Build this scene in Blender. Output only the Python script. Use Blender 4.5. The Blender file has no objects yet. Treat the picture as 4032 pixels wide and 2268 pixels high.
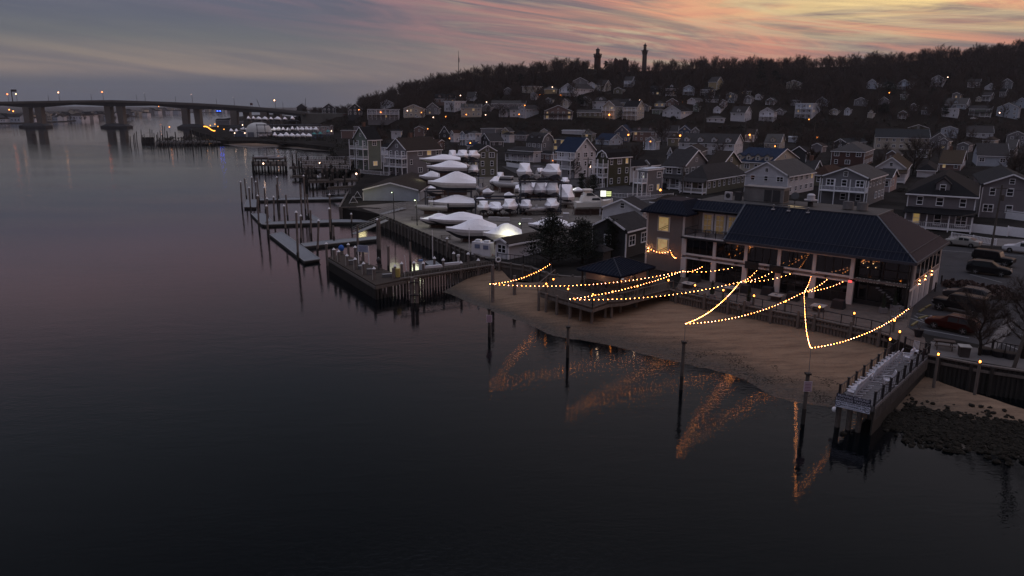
import bpy, math, random, numpy as np
from mathutils import Vector, Matrix, Euler, noise
S = bpy.context.scene
COL = S.collection
rnd = random.Random(7)
# ---------------- camera ----------------
FPX, CX, CY, CAMZ = 2900.0, 2016.0, 1134.0, 23.5
PITCH, ROLL = math.radians(13.87), math.radians(0.27)
cam = bpy.data.objects.new('camera', bpy.data.cameras.new('camera'))
COL.objects.link(cam); S.camera = cam
cam.data.sensor_width = 36.0
cam.data.lens = 36.0 * FPX / 4032.0
cam.data.clip_start = 0.5; cam.data.clip_end = 30000
CR = (Matrix.Rotation(math.pi / 2 - PITCH, 3, 'X') @ Matrix.Rotation(ROLL, 3, 'Z'))
cam.matrix_world = Matrix.Translation((0, 0, CAMZ)) @ CR.to_4x4()
# ---------------- world: dusk sky ----------------
W = bpy.data.worlds.new('World'); S.world = W; W.use_nodes = True
nt = W.node_tree; nt.nodes.clear()
def N(t, **k):
    n = nt.nodes.new(t)
    for a, b in k.items(): setattr(n, a, b)
    return n
def L(a, b): nt.links.new(a, b)
def math_(op, a, b=None, c=None, clamp=False):
    n = N('ShaderNodeMath', operation=op); n.use_clamp = clamp
    for i, v in enumerate((a, b, c)):
        if v is None: continue
        if isinstance(v, (int, float)): n.inputs[i].default_value = v
        else: L(v, n.inputs[i])
    return n.outputs[0]
def ramp(fac, stops, interp='LINEAR'):
    n = N('ShaderNodeValToRGB'); cr = n.color_ramp; cr.interpolation = interp
    while len(cr.elements) < len(stops): cr.elements.new(0.5)
    for e, (p, c) in zip(cr.elements, stops):
        e.position = p; e.color = (*c, 1) if len(c) == 3 else c
    L(fac, n.inputs[0]); return n.outputs[0]
def mix(f, a, b, bt='MIX'):
    n = N('ShaderNodeMix', data_type='RGBA', blend_type=bt)
    for i, v in ((0, f), (6, a), (7, b)):
        if isinstance(v, (int, float)): n.inputs[i].default_value = v
        elif isinstance(v, tuple): n.inputs[i].default_value = (*v, 1)
        else: L(v, n.inputs[i])
    return n.outputs[2]
tc = N('ShaderNodeTexCoord'); sep = N('ShaderNodeSeparateXYZ'); L(tc.outputs['Generated'], sep.inputs[0])
az = math_('ARCTAN2', sep.outputs[0], sep.outputs[1])       # 0 ahead, + right (radians)
el = math_('MAXIMUM', sep.outputs[2], 0.0)
# broad colour by height above the horizon, left (cool) and right (sunset) sides
cool = ramp(el, [(0, (.10, .106, .135)), (.026, (.115, .12, .15)), (.040, (.27, .215, .195)), (.060, (.24, .205, .19)), (.078, (.15, .155, .168)), (.10, (.12, .13, .17)), (.14, (.135, .132, .19)), (.165, (.25, .19, .245)), (.20, (.37, .25, .29)), (.25, (.22, .19, .225)), (.33, (.125, .135, .165)), (.58, (.068, .072, .088)), (.64, (.26, .28, .36)), (.82, (.70, .72, .90))])
warm = ramp(el, [(0, (.34, .23, .20)), (.04, (.27, .19, .18)), (.07, (.21, .165, .18)), (.10, (.27, .175, .18)), (.14, (.22, .17, .19)), (.20, (.24, .17, .19)), (.32, (.21, .19, .21)), (.58, (.12, .12, .135)), (.64, (.27, .27, .34)), (.82, (.72, .70, .84))])
side = ramp(math_('MULTIPLY_ADD', az, .9, .45), [(.15, (0, 0, 0)), (.62, (1, 1, 1))], 'EASE')
base = mix(side, cool, warm)
def streak(sx, sy, tilt, off, detail=6, dist=.9, rough=.6):
    cx = math_('MULTIPLY', az, sx); cy = math_('MULTIPLY', math_('MULTIPLY_ADD', az, tilt, el), sy)
    cb = N('ShaderNodeCombineXYZ'); L(cx, cb.inputs[0]); L(cy, cb.inputs[1]); cb.inputs[2].default_value = off
    n = N('ShaderNodeTexNoise'); n.inputs['Scale'].default_value = 1.0; n.inputs['Detail'].default_value = detail; n.inputs['Roughness'].default_value = rough
    n.inputs['Distortion'].default_value = dist; L(cb.outputs[0], n.inputs['Vector']); return n.outputs[0]
low = ramp(el, [(.30, (1, 1, 1)), (.40, (0, 0, 0))])
# blue-grey cloud bands
s1 = streak(2.4, 34, .10, 3.1)
base = mix(math_('MULTIPLY', ramp(s1, [(.42, (0, 0, 0)), (.62, (.5, .5, .5))]), low), base, mix(side, (.10, .11, .155), (.17, .145, .165)))
# pink and coral bands, stronger to the right and higher up
s2 = streak(2.4, 26, .13, 9.4, 5, 2.0)
pa = ramp(math_('ADD', math_('MULTIPLY_ADD', az, .8, .50), math_('MULTIPLY', el, 3.2)), [(.50, (0, 0, 0)), (1.0, (1, 1, 1))])
hi = ramp(el, [(.0, (.15, .15, .15)), (.06, (.7, .7, .7)), (.10, (1, 1, 1)), (.20, (1, 1, 1)), (.34, (0, 0, 0))])
base = mix(math_('MULTIPLY', math_('MULTIPLY', ramp(s2, [(.40, (0, 0, 0)), (.60, (1, 1, 1))]), pa), hi), base, mix(side, (.33, .19, .225), (.68, .275, .20)))
# thin cream openings between the bands
s4 = streak(3.0, 44, .12, 23.0, 5, 2.2)
base = mix(math_('MULTIPLY', math_('MULTIPLY', ramp(s4, [(.49, (0, 0, 0)), (.70, (.9, .9, .9))]), math_('MULTIPLY_ADD', side, .85, .15)), hi), base, mix(side, (.20, .19, .19), (.56, .44, .30)))
# yellow glow around the set sun on the right, broken by cloud
dx = math_('SUBTRACT', az, .575); dz = math_('SUBTRACT', el, .122)
g = math_('ADD', math_('MULTIPLY', math_('MULTIPLY', dx, dx), 12), math_('MULTIPLY', math_('MULTIPLY', dz, dz), 1100))
glow = math_('POWER', 2.718, math_('MULTIPLY', g, -1.0))
s3 = streak(2.6, 40, .02, 17.0, 6, 1.8)
base = mix(math_('MULTIPLY', glow, math_('MULTIPLY_ADD', ramp(s3, [(.36, (0, 0, 0)), (.58, (1, 1, 1))]), .95, .2), clamp=True), base, (1.0, .72, .32))
# physical twilight sky underneath, sun just above the horizon behind the hill
sky = N('ShaderNodeTexSky', sky_type='NISHITA'); sky.sun_disc = False
SUN_EL, SUN_AZ = math.radians(4), math.radians(74)
sky.sun_elevation = SUN_EL; sky.sun_rotation = SUN_AZ
tot = mix(0.004, base, sky.outputs[0])
bg = N('ShaderNodeBackground'); L(tot, bg.inputs[0]); bg.inputs[1].default_value = 1.0
wo = N('ShaderNodeOutputWorld'); L(bg.outputs[0], wo.inputs[0])
# faint warm light from the afterglow on the right
sl = bpy.data.lights.new('afterglow', 'SUN'); sl.energy = 0.35; sl.angle = math.radians(35); sl.color = (1, .68, .55)
so = bpy.data.objects.new('afterglow', sl); COL.objects.link(so)
sd = Vector((math.sin(SUN_AZ) * math.cos(.28), math.cos(SUN_AZ) * math.cos(.28), math.sin(.28)))
so.rotation_euler = sd.to_track_quat('Z', 'Y').to_euler()
S.view_settings.view_transform = 'Standard'; S.view_settings.look = 'None'
S.view_settings.exposure = 0.0; S.view_settings.gamma = 1.0
S.render.engine = 'CYCLES'
try:
    S.cycles.max_bounces = 4; S.cycles.diffuse_bounces = 2; S.cycles.glossy_bounces = 3
    S.cycles.sample_clamp_indirect = 4.0; S.cycles.use_denoising = True
except Exception: pass
# ---------------- picture <-> world ----------------
def ray(px, py): return CR @ Vector(((px - CX) / FPX, (CY - py) / FPX, -1))
def P(px, py, z=0.0):
    r = ray(px, py); t = (z - CAMZ) / r.z
    return Vector((r.x * t, r.y * t, z))
def PV(px, py, Y):
    r = ray(px, py); t = Y / r.y
    return Vector((r.x * t, Y, CAMZ + r.z * t))
CRi = CR.transposed()
def proj(v):
    q = CRi @ (Vector(v) - Vector((0, 0, CAMZ)))
    return CX + FPX * q.x / -q.z, CY - FPX * q.y / -q.z
def lerp(a, b, t): return a + (b - a) * t
def interp(tab, x):
    if x <= tab[0][0]: return tab[0][1]
    for (a, b), (c, d) in zip(tab, tab[1:]):
        if x <= c: return b + (d - b) * (x - a) / (c - a)
    return tab[-1][1]
def sstep(t): t = min(1, max(0, t)); return t * t * (3 - 2 * t)
# ---------------- materials ----------------
MATS = {}
def mat(name, c, rough=.7, metal=0.0, var=.18, vs=1.5, emit=0, ec=None, bump=0, bs=8, stretch=None, spec=.4):
    if name in MATS: return MATS[name]
    m = bpy.data.materials.new(name); m.use_nodes = True; t = m.node_tree; b = t.nodes['Principled BSDF']
    b.inputs['Base Color'].default_value = (*c, 1); b.inputs['Roughness'].default_value = rough
    b.inputs['Metallic'].default_value = metal; b.inputs['Specular IOR Level'].default_value = spec
    if emit:
        b.inputs['Emission Color'].default_value = (*(ec or c), 1); b.inputs['Emission Strength'].default_value = emit
    if var or bump:
        g = t.nodes.new('ShaderNodeTexCoord'); mp = t.nodes.new('ShaderNodeMapping'); t.links.new(g.outputs['Object'], mp.inputs[0])
        if stretch: mp.inputs['Scale'].default_value = stretch
        n = t.nodes.new('ShaderNodeTexNoise'); n.inputs['Scale'].default_value = vs; n.inputs['Detail'].default_value = 6; n.inputs['Roughness'].default_value = .65
        t.links.new(mp.outputs[0], n.inputs['Vector'])
        if var:
            r = t.nodes.new('ShaderNodeMapRange'); r.inputs['From Min'].default_value = .3; r.inputs['From Max'].default_value = .7
            r.inputs['To Min'].default_value = 1 - var; r.inputs['To Max'].default_value = 1 + var
            t.links.new(n.outputs[0], r.inputs[0])
            x = t.nodes.new('ShaderNodeMix'); x.data_type = 'RGBA'; x.blend_type = 'MULTIPLY'; x.inputs[0].default_value = 1
            x.inputs[6].default_value = (*c, 1); t.links.new(r.outputs[0], x.inputs[7]); t.links.new(x.outputs[2], b.inputs['Base Color'])
        if bump:
            n2 = t.nodes.new('ShaderNodeTexNoise'); n2.inputs['Scale'].default_value = bs; n2.inputs['Detail'].default_value = 4
            t.links.new(mp.outputs[0], n2.inputs['Vector'])
            bn = t.nodes.new('ShaderNodeBump'); bn.inputs['Strength'].default_value = bump; bn.inputs['Distance'].default_value = .08
            t.links.new(n2.outputs[0], bn.inputs['Height']); t.links.new(bn.outputs[0], b.inputs['Normal'])
    MATS[name] = m; return m
def siding(name, c, var=.10, pitch=.16, rough=.7):
    if name in MATS: return MATS[name]
    m = mat(name, c, rough, var=var, vs=.6); t = m.node_tree; b = t.nodes['Principled BSDF']
    g = t.nodes.new('ShaderNodeTexCoord'); s = t.nodes.new('ShaderNodeSeparateXYZ'); t.links.new(g.outputs['Object'], s.inputs[0])
    d = t.nodes.new('ShaderNodeMath'); d.operation = 'DIVIDE'; t.links.new(s.outputs[2], d.inputs[0]); d.inputs[1].default_value = pitch
    f = t.nodes.new('ShaderNodeMath'); f.operation = 'FRACT'; t.links.new(d.outputs[0], f.inputs[0])
    bn = t.nodes.new('ShaderNodeBump'); bn.inputs['Strength'].default_value = .7; bn.inputs['Distance'].default_value = .03
    t.links.new(f.outputs[0], bn.inputs['Height']); t.links.new(bn.outputs[0], b.inputs['Normal'])
    return m
# ---------------- mesh builder ----------------
class MB:
    def __init__(s): s.v = []; s.f = []; s.m = []; s.k = 0
    def add(s, vs, fs):
        o = len(s.v); s.v += [tuple(v) for v in vs]; s.f += [tuple(o + i for i in f) for f in fs]; s.m += [s.k] * len(fs); return s
    def box(s, c, d, rz=0.0, taper=1.0):
        ca, sa = math.cos(rz), math.sin(rz); vs = []
        for z, t in ((-.5, 1), (.5, taper)):
            for x, y in ((-.5, -.5), (.5, -.5), (.5, .5), (-.5, .5)):
                X, Y = x * d[0] * t, y * d[1] * t
                vs.append((c[0] + X * ca - Y * sa, c[1] + X * sa + Y * ca, c[2] + z * d[2]))
        return s.add(vs, [(3, 2, 1, 0), (4, 5, 6, 7), (0, 1, 5, 4), (1, 2, 6, 5), (2, 3, 7, 6), (3, 0, 4, 7)])
    def bar(s, p, q, w=.1, h=None, up=(0, 0, 1)):
        p = Vector(p); q = Vector(q); d = q - p
        if d.length < 1e-6: return s
        u = Vector(up)
        if abs(d.normalized().dot(u)) > .98: u = Vector((0, 1, 0))
        a = d.cross(u).normalized(); b = a.cross(d).normalized(); h = h or w; vs = []
        for e in (p, q):
            for x, y in ((-.5, -.5), (.5, -.5), (.5, .5), (-.5, .5)): vs.append(e + a * x * w + b * y * h)
        return s.add(vs, [(0, 1, 2, 3), (7, 6, 5, 4), (0, 4, 5, 1), (1, 5, 6, 2), (2, 6, 7, 3), (3, 7, 4, 0)])
    def tube(s, p, q, r0, r1=None, n=8, cap=True):
        p = Vector(p); q = Vector(q); d = q - p; r1 = r0 if r1 is None else r1
        u = Vector((0, 0, 1)) if abs(d.normalized().z) < .9 else Vector((1, 0, 0))
        a = d.cross(u).normalized(); b = a.cross(d).normalized(); vs = []
        for e, r in ((p, r0), (q, r1)):
            for i in range(n):
                t = 2 * math.pi * i / n; vs.append(e + a * math.cos(t) * r + b * math.sin(t) * r)
        fs = [(i, (i + 1) % n, n + (i + 1) % n, n + i) for i in range(n)]
        if cap: fs += [tuple(range(n - 1, -1, -1)), tuple(range(n, 2 * n))]
        return s.add(vs, fs)
    def cone(s, c, r, h, n=8): return s.tube(c, (c[0], c[1], c[2] + h), r, .001, n)
    def quad(s, *v): return s.add(v, [tuple(range(len(v)))])
    def prism(s, pts, z0, z1):
        n = len(pts)
        return s.add([(p[0], p[1], z0) for p in pts] + [(p[0], p[1], z1) for p in pts], [tuple(range(n - 1, -1, -1)), tuple(range(n, 2 * n))] + [(i, (i + 1) % n, n + (i + 1) % n, n + i) for i in range(n)])
    def slab(s, a, b, c, d, t=.15):   # quad a b c d thickened downward
        P4 = [Vector(x) for x in (a, b, c, d)]; Q = [p - Vector((0, 0, t)) for p in P4]
        return s.add(P4 + Q, [(0, 1, 2, 3), (7, 6, 5, 4)] + [(i, 4 + i, 4 + (i + 1) % 4, (i + 1) % 4) for i in range(4)])
    def ball(s, c, r, n=8, m=5, sq=(1, 1, 1)):
        vs = []; fs = []
        for j in range(m + 1):
            ph = math.pi * j / m
            for i in range(n):
                th = 2 * math.pi * i / n
                vs.append((c[0] + r * sq[0] * math.sin(ph) * math.cos(th), c[1] + r * sq[1] * math.sin(ph) * math.sin(th), c[2] + r * sq[2] * math.cos(ph)))
        for j in range(m):
            for i in range(n): fs.append((j * n + i, (j + 1) * n + i, (j + 1) * n + (i + 1) % n, j * n + (i + 1) % n))
        return s.add(vs, fs)
    def build(s, name, m, parent=None, smooth=False):
        me = bpy.data.meshes.new(name); me.from_pydata(s.v, [], s.f)
        for x in (m if isinstance(m, (list, tuple)) else [m]): me.materials.append(x)
        if any(s.m): me.polygons.foreach_set('material_index', s.m)
        if smooth: me.polygons.foreach_set('use_smooth', [True] * len(s.f))
        me.update(); return link(name, me, parent)
def link(name, me, parent=None):
    o = bpy.data.objects.new(name, me); COL.objects.link(o)
    if parent: o.parent = parent
    return o
def tag(o, label=None, cat=None, group=None, kind=None):
    for k, v in (('label', label), ('category', cat), ('group', group), ('kind', kind)):
        if v: o[k] = v
    return o
def empty(name, loc=(0, 0, 0), rz=0.0, label=None, cat=None, group=None):
    o = bpy.data.objects.new(name, None); COL.objects.link(o); o.location = loc; o.rotation_euler = (0, 0, rz)
    o.empty_display_size = .2
    return tag(o, label, cat, group)
KIDS = {}
def kids(o): return [c for c in bpy.data.objects if c.parent == o]
def copy_tree(o, label=None, loc=None, rz=None, sc=None, cache={}):
    if o not in cache:
        cache[o] = [(c, kids(c)) for c in kids(o)]
    r = o.copy(); COL.objects.link(r)
    for c, gs in cache[o]:
        d = c.copy(); COL.objects.link(d); d.parent = r
        for g in gs:
            e = g.copy(); COL.objects.link(e); e.parent = d
    if label: r['label'] = label
    if loc is not None: r.location = loc
    if rz is not None: r.rotation_euler = (0, 0, rz)
    if sc is not None: r.scale = (sc, sc, sc) if isinstance(sc, (int, float)) else sc
    return r
def text_mesh(txt, size, ext=.02, bold=0.0, space=1.0):
    c = bpy.data.curves.new('lettering', 'FONT'); c.body = txt; c.size = size; c.extrude = ext; c.offset = bold
    c.align_x = 'CENTER'; c.align_y = 'CENTER'; c.space_character = space; c.resolution_u = 2
    o = bpy.data.objects.new('lettering', c); COL.objects.link(o)
    me = bpy.data.meshes.new_from_object(o); bpy.data.objects.remove(o); return me
# ---- base materials ----
wood = mat('weathered_wood', (.11, .095, .088), .85, var=.3, vs=2, stretch=(3, 3, .5))
wood_dk = mat('wet_dark_wood', (.022, .02, .019), .8, var=.3)
wood_gr = mat('grey_deck_boards', (.115, .11, .12), .9, var=.2, vs=3)
white = mat('white_paint', (.72, .72, .78), .5, var=.06)
black = mat('black_metal', (.012, .012, .016), .5, var=0)
glass = mat('window_glass', (.012, .014, .02), .08, var=0, spec=.6)
lampw = mat('warm_bulb_light', (1, .75, .45), emit=38, ec=(1, .33, .085), var=0)
lampo = mat('orange_lamp_light', (1, .6, .3), emit=7, ec=(1, .27, .04), var=0)
lampp = mat('pale_lamp_light', (1, .9, .8), emit=6, ec=(1, .62, .42), var=0)
lit = mat('lit_window_light', (.9, .7, .4), emit=.16, ec=(1, .66, .20), var=.3)
# ================= TERRAIN =================
HZ = 2987.0
SKY_TAB = [(1000, 418), (1180, 412), (1300, 402), (1400, 388), (1500, 358), (1600, 320), (1700, 293), (1800, 272), (1900, 257), (2000, 247), (2100, 242), (2200, 230), (2300, 222), (2400, 236), (2600, 232), (2700, 224), (2900, 220), (3100, 221), (3300, 216), (3500, 200), (3700, 180), (3900, 160), (4100, 142), (5000, 90)]
FOOT_TAB = [(1100, 640), (1250, 618), (1350, 590), (1450, 510), (1600, 465), (2400, 458), (2700, 462), (3300, 452), (4100, 440), (5000, 430)]
def pxh(x, y): return CX + HZ * x / y
def hill(x, y):
    if y < 200: return 2.2
    p = pxh(x, y); ft = interp(FOOT_TAB, p); R = max(690, ft + 60)
    r = ray(p, interp(SKY_TAB, p)); zr = max(15.5, CAMZ + r.z / r.y * R - 10)
    b1 = min(15.0, zr); z = 2.2 + (b1 - 2.2) * sstep((y - ft) / 52)
    if y > ft + 52: z = b1 + (zr - b1) * min(1, ((y - ft - 52) / max(1, R - ft - 52))) ** .95
    if y > R: z = zr - (y - R) * .02
    return 2.2 + (z - 2.2) * sstep((p - 1085) / 90)
def ground_z(x, y): return hill(x, y)
def G(px, py):     # where the sight line meets the land
    r = ray(px, py)
    if r.z < 0:
        p = P(px, py, 2.2)
        if p.y < 425: return p
    y = 425.0
    while y < 1000:
        z = CAMZ + r.z / r.y * y; x = r.x / r.y * y
        if hill(x, y) >= z: return Vector((x, y, hill(x, y)))
        y += 1.5
    return PV(px, py, 690)
def ss(a): return [P(x, y, 2.2) for x, y in a]
def sheet(name, pts, z, m, kind='structure', thick=0):
    mb = MB()
    if thick: mb.prism([(p[0], p[1]) for p in pts], z - thick, z)
    else: mb.quad(*[(p[0], p[1], z) for p in pts])
    o = mb.build(name, m)
    if kind: o['kind'] = kind
    return o
# water to the horizon
wm = bpy.data.materials.new('river_water'); wm.use_nodes = True; nt = wm.node_tree; b = nt.nodes['Principled BSDF']
b.inputs['Base Color'].default_value = (.001, .002, .003, 1); b.inputs['Roughness'].default_value = .015; b.inputs['IOR'].default_value = 1.33
g = N('ShaderNodeNewGeometry')
def wave(sc, stretch, amp, rot, det=3):
    mp = N('ShaderNodeMapping'); mp.inputs['Scale'].default_value = stretch; mp.inputs['Rotation'].default_value = (0, 0, rot); L(g.outputs['Position'], mp.inputs[0])
    n = N('ShaderNodeTexNoise'); n.inputs['Scale'].default_value = sc; n.inputs['Detail'].default_value = det; n.inputs['Roughness'].default_value = .55; n.inputs['Distortion'].default_value = .4
    L(mp.outputs[0], n.inputs['Vector']); return math_('MULTIPLY', n.outputs[0], amp)
hsum = math_('ADD', math_('ADD', wave(2.3, (.8, 1.6, 1), .0125, .15, 2), wave(.45, (.6, 1.4, 1), .016, -.2, 2)), wave(7.0, (1, 1.4, 1), .0011, .5, 1))
# calmer close inshore and in far reaches, rougher in a wind patch
mp = N('ShaderNodeMapping'); mp.inputs['Scale'].default_value = (1, 2.6, 1); L(g.outputs['Position'], mp.inputs[0])
pn = N('ShaderNodeTexNoise'); pn.inputs['Scale'].default_value = .02; pn.inputs['Detail'].default_value = 3; L(mp.outputs[0], pn.inputs['Vector'])
hs = math_('MULTIPLY', hsum, ramp(pn.outputs[0], [(.35, (.5, .5, .5)), (.65, (1.25, 1.25, 1.25))]))
bn = N('ShaderNodeBump'); bn.inputs['Strength'].default_value = 1.0; bn.inputs['Distance'].default_value = 1.0
L(hs, bn.inputs['Height']); L(bn.outputs[0], b.inputs['Normal'])
wv = []; wf = []
xs = [-9000, -1500, -500, -200, -90, -40, 0, 40, 90, 200, 700]; ys = [-120, 20, 50, 90, 150, 250, 420, 800, 1600, 3500, 12000]
for y in ys:
    for x in xs: wv.append((x, y, 0))
for j in range(len(ys) - 1):
    for i in range(len(xs) - 1): a = j * len(xs) + i; wf.append((a, a + 1, a + 1 + len(xs), a + len(xs)))
tag(MB().add(wv, wf).build('water', wm), kind='structure')
tag(MB().box((0, 4500, -4), (20000, 12000, .5)).build('river_bed', mat('mud', (.03, .028, .025))), kind='structure')
# town land
gm = mat('town_ground', (.024, .022, .021), .95, var=.5, vs=.12, spec=.0)
land = ss([(5200, 1700), (4032, 1455), (3655, 1393), (3503, 1330), (3428, 1304), (3172, 1248), (3000, 1217), (2830, 1180), (2662, 1150), (2560, 1125), (2300, 1092), (2175, 1085), (2090, 1052), (1955, 1031), (1908, 1015), (1775, 958), (1536, 856), (1500, 846), (1335, 817), (1368, 757), (1436, 690), (1400, 650), (1330, 612), (1300, 578), (1200, 568), (1100, 558), (1010, 553), (900, 554), (858, 552), (820, 530), (770, 518), (745, 506), (862, 498), (852, 480), (872, 468), (930, 460), (1010, 452), (1090, 450)])
land += [Vector((-170, 800, 0)), Vector((900, 800, 0)), Vector((900, 300, 0)), Vector((260, 60, 0))]
sheet('ground', land, 2.2, gm, thick=4.5)
# hillside
us = [1080 + i * 34 for i in range(125)]; ysl = [430 + j * 9 for j in range(46)] + [860, 950, 1100]
hv = [((u - CX) / HZ * y, y, hill((u - CX) / HZ * y, y) - (.35 if y < 470 else .02)) for y in ysl for u in us]
n = len(us); hf = [(j * n + i, j * n + i + 1, (j + 1) * n + i + 1, (j + 1) * n + i) for j in range(len(ysl) - 1) for i in range(n - 1)]
tag(MB().add(hv, hf).build('hillside_ground', mat('leaf_litter', (.016, .013, .011), .95, var=.4, vs=.05, spec=0), smooth=True), kind='structure')
# beaches
def catmull(pts, k):
    out = []
    for i in range(len(pts) - 1):
        p0 = pts[max(0, i - 1)]; p1 = pts[i]; p2 = pts[i + 1]; p3 = pts[min(len(pts) - 1, i + 2)]
        for j in range(k):
            t = j / k; out.append(.5 * ((2 * p1) + (p2 - p0) * t + (2 * p0 - 5 * p1 + 4 * p2 - p3) * t * t + (-p0 + 3 * p1 - 3 * p2 + p3) * t ** 3))
    out.append(pts[-1]); return out
sm = bpy.data.materials.new('beach_sand'); sm.use_nodes = True; nt = sm.node_tree; b = nt.nodes['Principled BSDF']
g = N('ShaderNodeNewGeometry'); sp = N('ShaderNodeSeparateXYZ'); L(g.outputs['Position'], sp.inputs[0])
mp = N('ShaderNodeMapping'); mp.inputs['Rotation'].default_value = (0, 0, .65); mp.inputs['Scale'].default_value = (.28, 1.5, 1); L(g.outputs['Position'], mp.inputs[0])
n1 = N('ShaderNodeTexNoise'); n1.inputs['Scale'].default_value = .9; n1.inputs['Detail'].default_value = 9; n1.inputs['Roughness'].default_value = .72; L(mp.outputs[0], n1.inputs['Vector'])
n2 = N('ShaderNodeTexNoise'); n2.inputs['Scale'].default_value = 4; n2.inputs['Detail'].default_value = 9; n2.inputs['Roughness'].default_value = .8; L(g.outputs['Position'], n2.inputs['Vector'])
zz = math_('ADD', sp.outputs[2], math_('MULTIPLY_ADD', n1.outputs[0], .30, -.15))
dry = ramp(n1.outputs[0], [(.30, (.115, .074, .050)), (.5, (.19, .125, .084)), (.7, (.25, .168, .113))])
dry = mix(ramp(n2.outputs[0], [(.54, (0, 0, 0)), (.62, (.55, .55, .55))]), dry, (.075, .055, .042))
wet = mix(ramp(n2.outputs[0], [(.42, (0, 0, 0)), (.60, (1, 1, 1))]), (.085, .068, .055), (.022, .02, .018))
wf_ = ramp(zz, [(.10, (0, 0, 0)), (.46, (1, 1, 1))])
L(mix(wf_, wet, dry), b.inputs['Base Color']); b.inputs['Specular IOR Level'].default_value = .2
L(ramp(zz, [(.0, (.25, .25, .25)), (.22, (.9, .9, .9))]), b.inputs['Roughness'])
bn = N('ShaderNodeBump'); bn.inputs['Strength'].default_value = .6; bn.inputs['Distance'].default_value = .12; L(math_('ADD', n1.outputs[0], math_('MULTIPLY', n2.outputs[0], .6)), bn.inputs['Height']); L(bn.outputs[0], b.inputs['Normal'])
from mathutils.bvhtree import BVHTree
SAND = []
def on_sand(px, py):
    h = SAND[0].ray_cast(Vector((0, 0, CAMZ)), ray(px, py))[0]
    return h if h is not None and h.z > -.05 else P(px, py, 0)
def beach(name, inner, outer, zi, k=6, m=16, ext=.45):
    A = catmull([P(x, y, zi) if x < 3600 else P(x, y + 28, .45) for x, y in inner], k); B = catmull([P(x, y, 0) for x, y in outer], k); v = []; f = []
    for a, c in zip(A, B):
        zi = a.z
        for j in range(m + 1):
            t = -.12 + (1 + .12 + ext) * j / m; q = a.lerp(c, t)
            z = zi * (1 - t) ** 1.0 if t < 1 else -(t - 1) * 1.4
            if 0 < t < 1.2: z += .05 * noise.noise(Vector((q.x * .22, q.y * .22, 0))) + .02 * noise.noise(Vector((q.x * .9, q.y * .9, 3)))
            v.append((q.x, q.y, z))
    for i in range(len(A) - 1):
        for j in range(m): a = i * (m + 1) + j; f.append((a, a + 1, a + m + 2, a + m + 1))
    SAND.append(BVHTree.FromPolygons(v, f))
    return tag(MB().add(v, f).build(name, sm, smooth=True), kind='structure')
beach('beach', [(1940, 1045), (1975, 1085), (2040, 1125), (2200, 1130), (2420, 1155), (2662, 1172), (2745, 1189), (2900, 1227), (3090, 1269), (3221, 1297), (3431, 1340), (3503, 1366), (3650, 1470), (3760, 1520), (3900, 1560), (4100, 1620), (5000, 1850)],
      [(1745, 1148), (1901, 1215), (2047, 1264), (2181, 1322), (2383, 1358), (2560, 1402), (2717, 1438), (2888, 1484), (3021, 1552), (3120, 1585), (3297, 1610), (3420, 1655), (3567, 1714), (3707, 1757), (3876, 1786), (4100, 1830), (5000, 2150)], 1.1)
beach('far_beach', [(880, 553), (1010, 552), (1100, 557), (1200, 567), (1300, 577)], [(880, 568), (983, 582), (1093, 580), (1204, 589), (1300, 596)], .9, k=5, m=8, ext=.2)
# ground coverings
gravel = mat('yard_gravel', (.15, .135, .125), .95, var=.35, vs=.25, spec=.05)
asph = mat('asphalt', (.045, .044, .048), .9, var=.25, vs=.3, spec=.1)
conc = mat('concrete', (.13, .12, .12), .85, var=.18, vs=.5, spec=.1)
paver = mat('patio_pavers', (.10, .080, .072), .85, var=.25, vs=1.2, spec=.1)
sheet('boatyard_ground', ss([(1536, 857), (1775, 959), (1908, 1016), (1990, 1022), (2330, 935), (2480, 850), (2380, 790), (2250, 735), (2050, 700), (1900, 690), (1660, 690), (1640, 790), (1400, 812), (1500, 845)]), 2.206, gravel)
sheet('back_street', ss([(1975, 655), (2120, 648), (2300, 692), (2560, 752), (2680, 800), (2600, 840), (2390, 788), (2260, 732), (2060, 697)]), 2.212, asph)
sheet('parking_lot', ss([(3670, 1020), (3708, 968), (4032, 990), (5200, 1050), (5200, 1600), (4032, 1395), (3800, 1345), (3655, 1318), (3575, 1290), (3590, 1235)]), 2.207, asph)
sheet('patio', ss([(2660, 1140), (2690, 1078), (3345, 1185), (3600, 1200), (3590, 1235), (3575, 1290), (3640, 1330), (3655, 1390), (3503, 1328), (3172, 1246), (2840, 1180)]), 2.215, paver)
sheet('path', ss([(3864, 1378), (3918, 1384), (4010, 1262), (3960, 1255)]), 2.216, conc)
sheet('pavement', ss([(3715, 958), (3740, 930), (5200, 1010), (5200, 1032), (4032, 978)]), 2.32, conc, thick=.13)
sheet('promenade', ss([(3655, 1393), (3665, 1345), (3800, 1362), (4060, 1410), (5200, 1620), (5200, 1700), (4032, 1455)]), 2.222, conc)
lw = mat('road_paint', (.17, .17, .18), .8, var=.3); ly = mat('yellow_road_paint', (.16, .135, .06), .8, var=.2)
for i, (a, c, d, e, w) in enumerate([(3637, 1297, 3816, 1330, .1), (3608, 1235, 3700, 1251, .1), (3585, 1252, 3640, 1270, .1), (3600, 1243, 3636, 1262, .1), (3820, 1080, 3945, 1112, .1), (3700, 985, 4032, 1008, .12), (3930, 1345, 4040, 1388, .1), (3960, 1300, 4080, 1335, .1)]):
    p = P(a, c, 2.228); q = P(d, e, 2.228); n_ = (q - p).cross(Vector((0, 0, 1))).normalized() * w
    tag(MB().quad(p - n_, p + n_, q + n_, q - n_).build('painted_line', lw), kind='structure')
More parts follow.
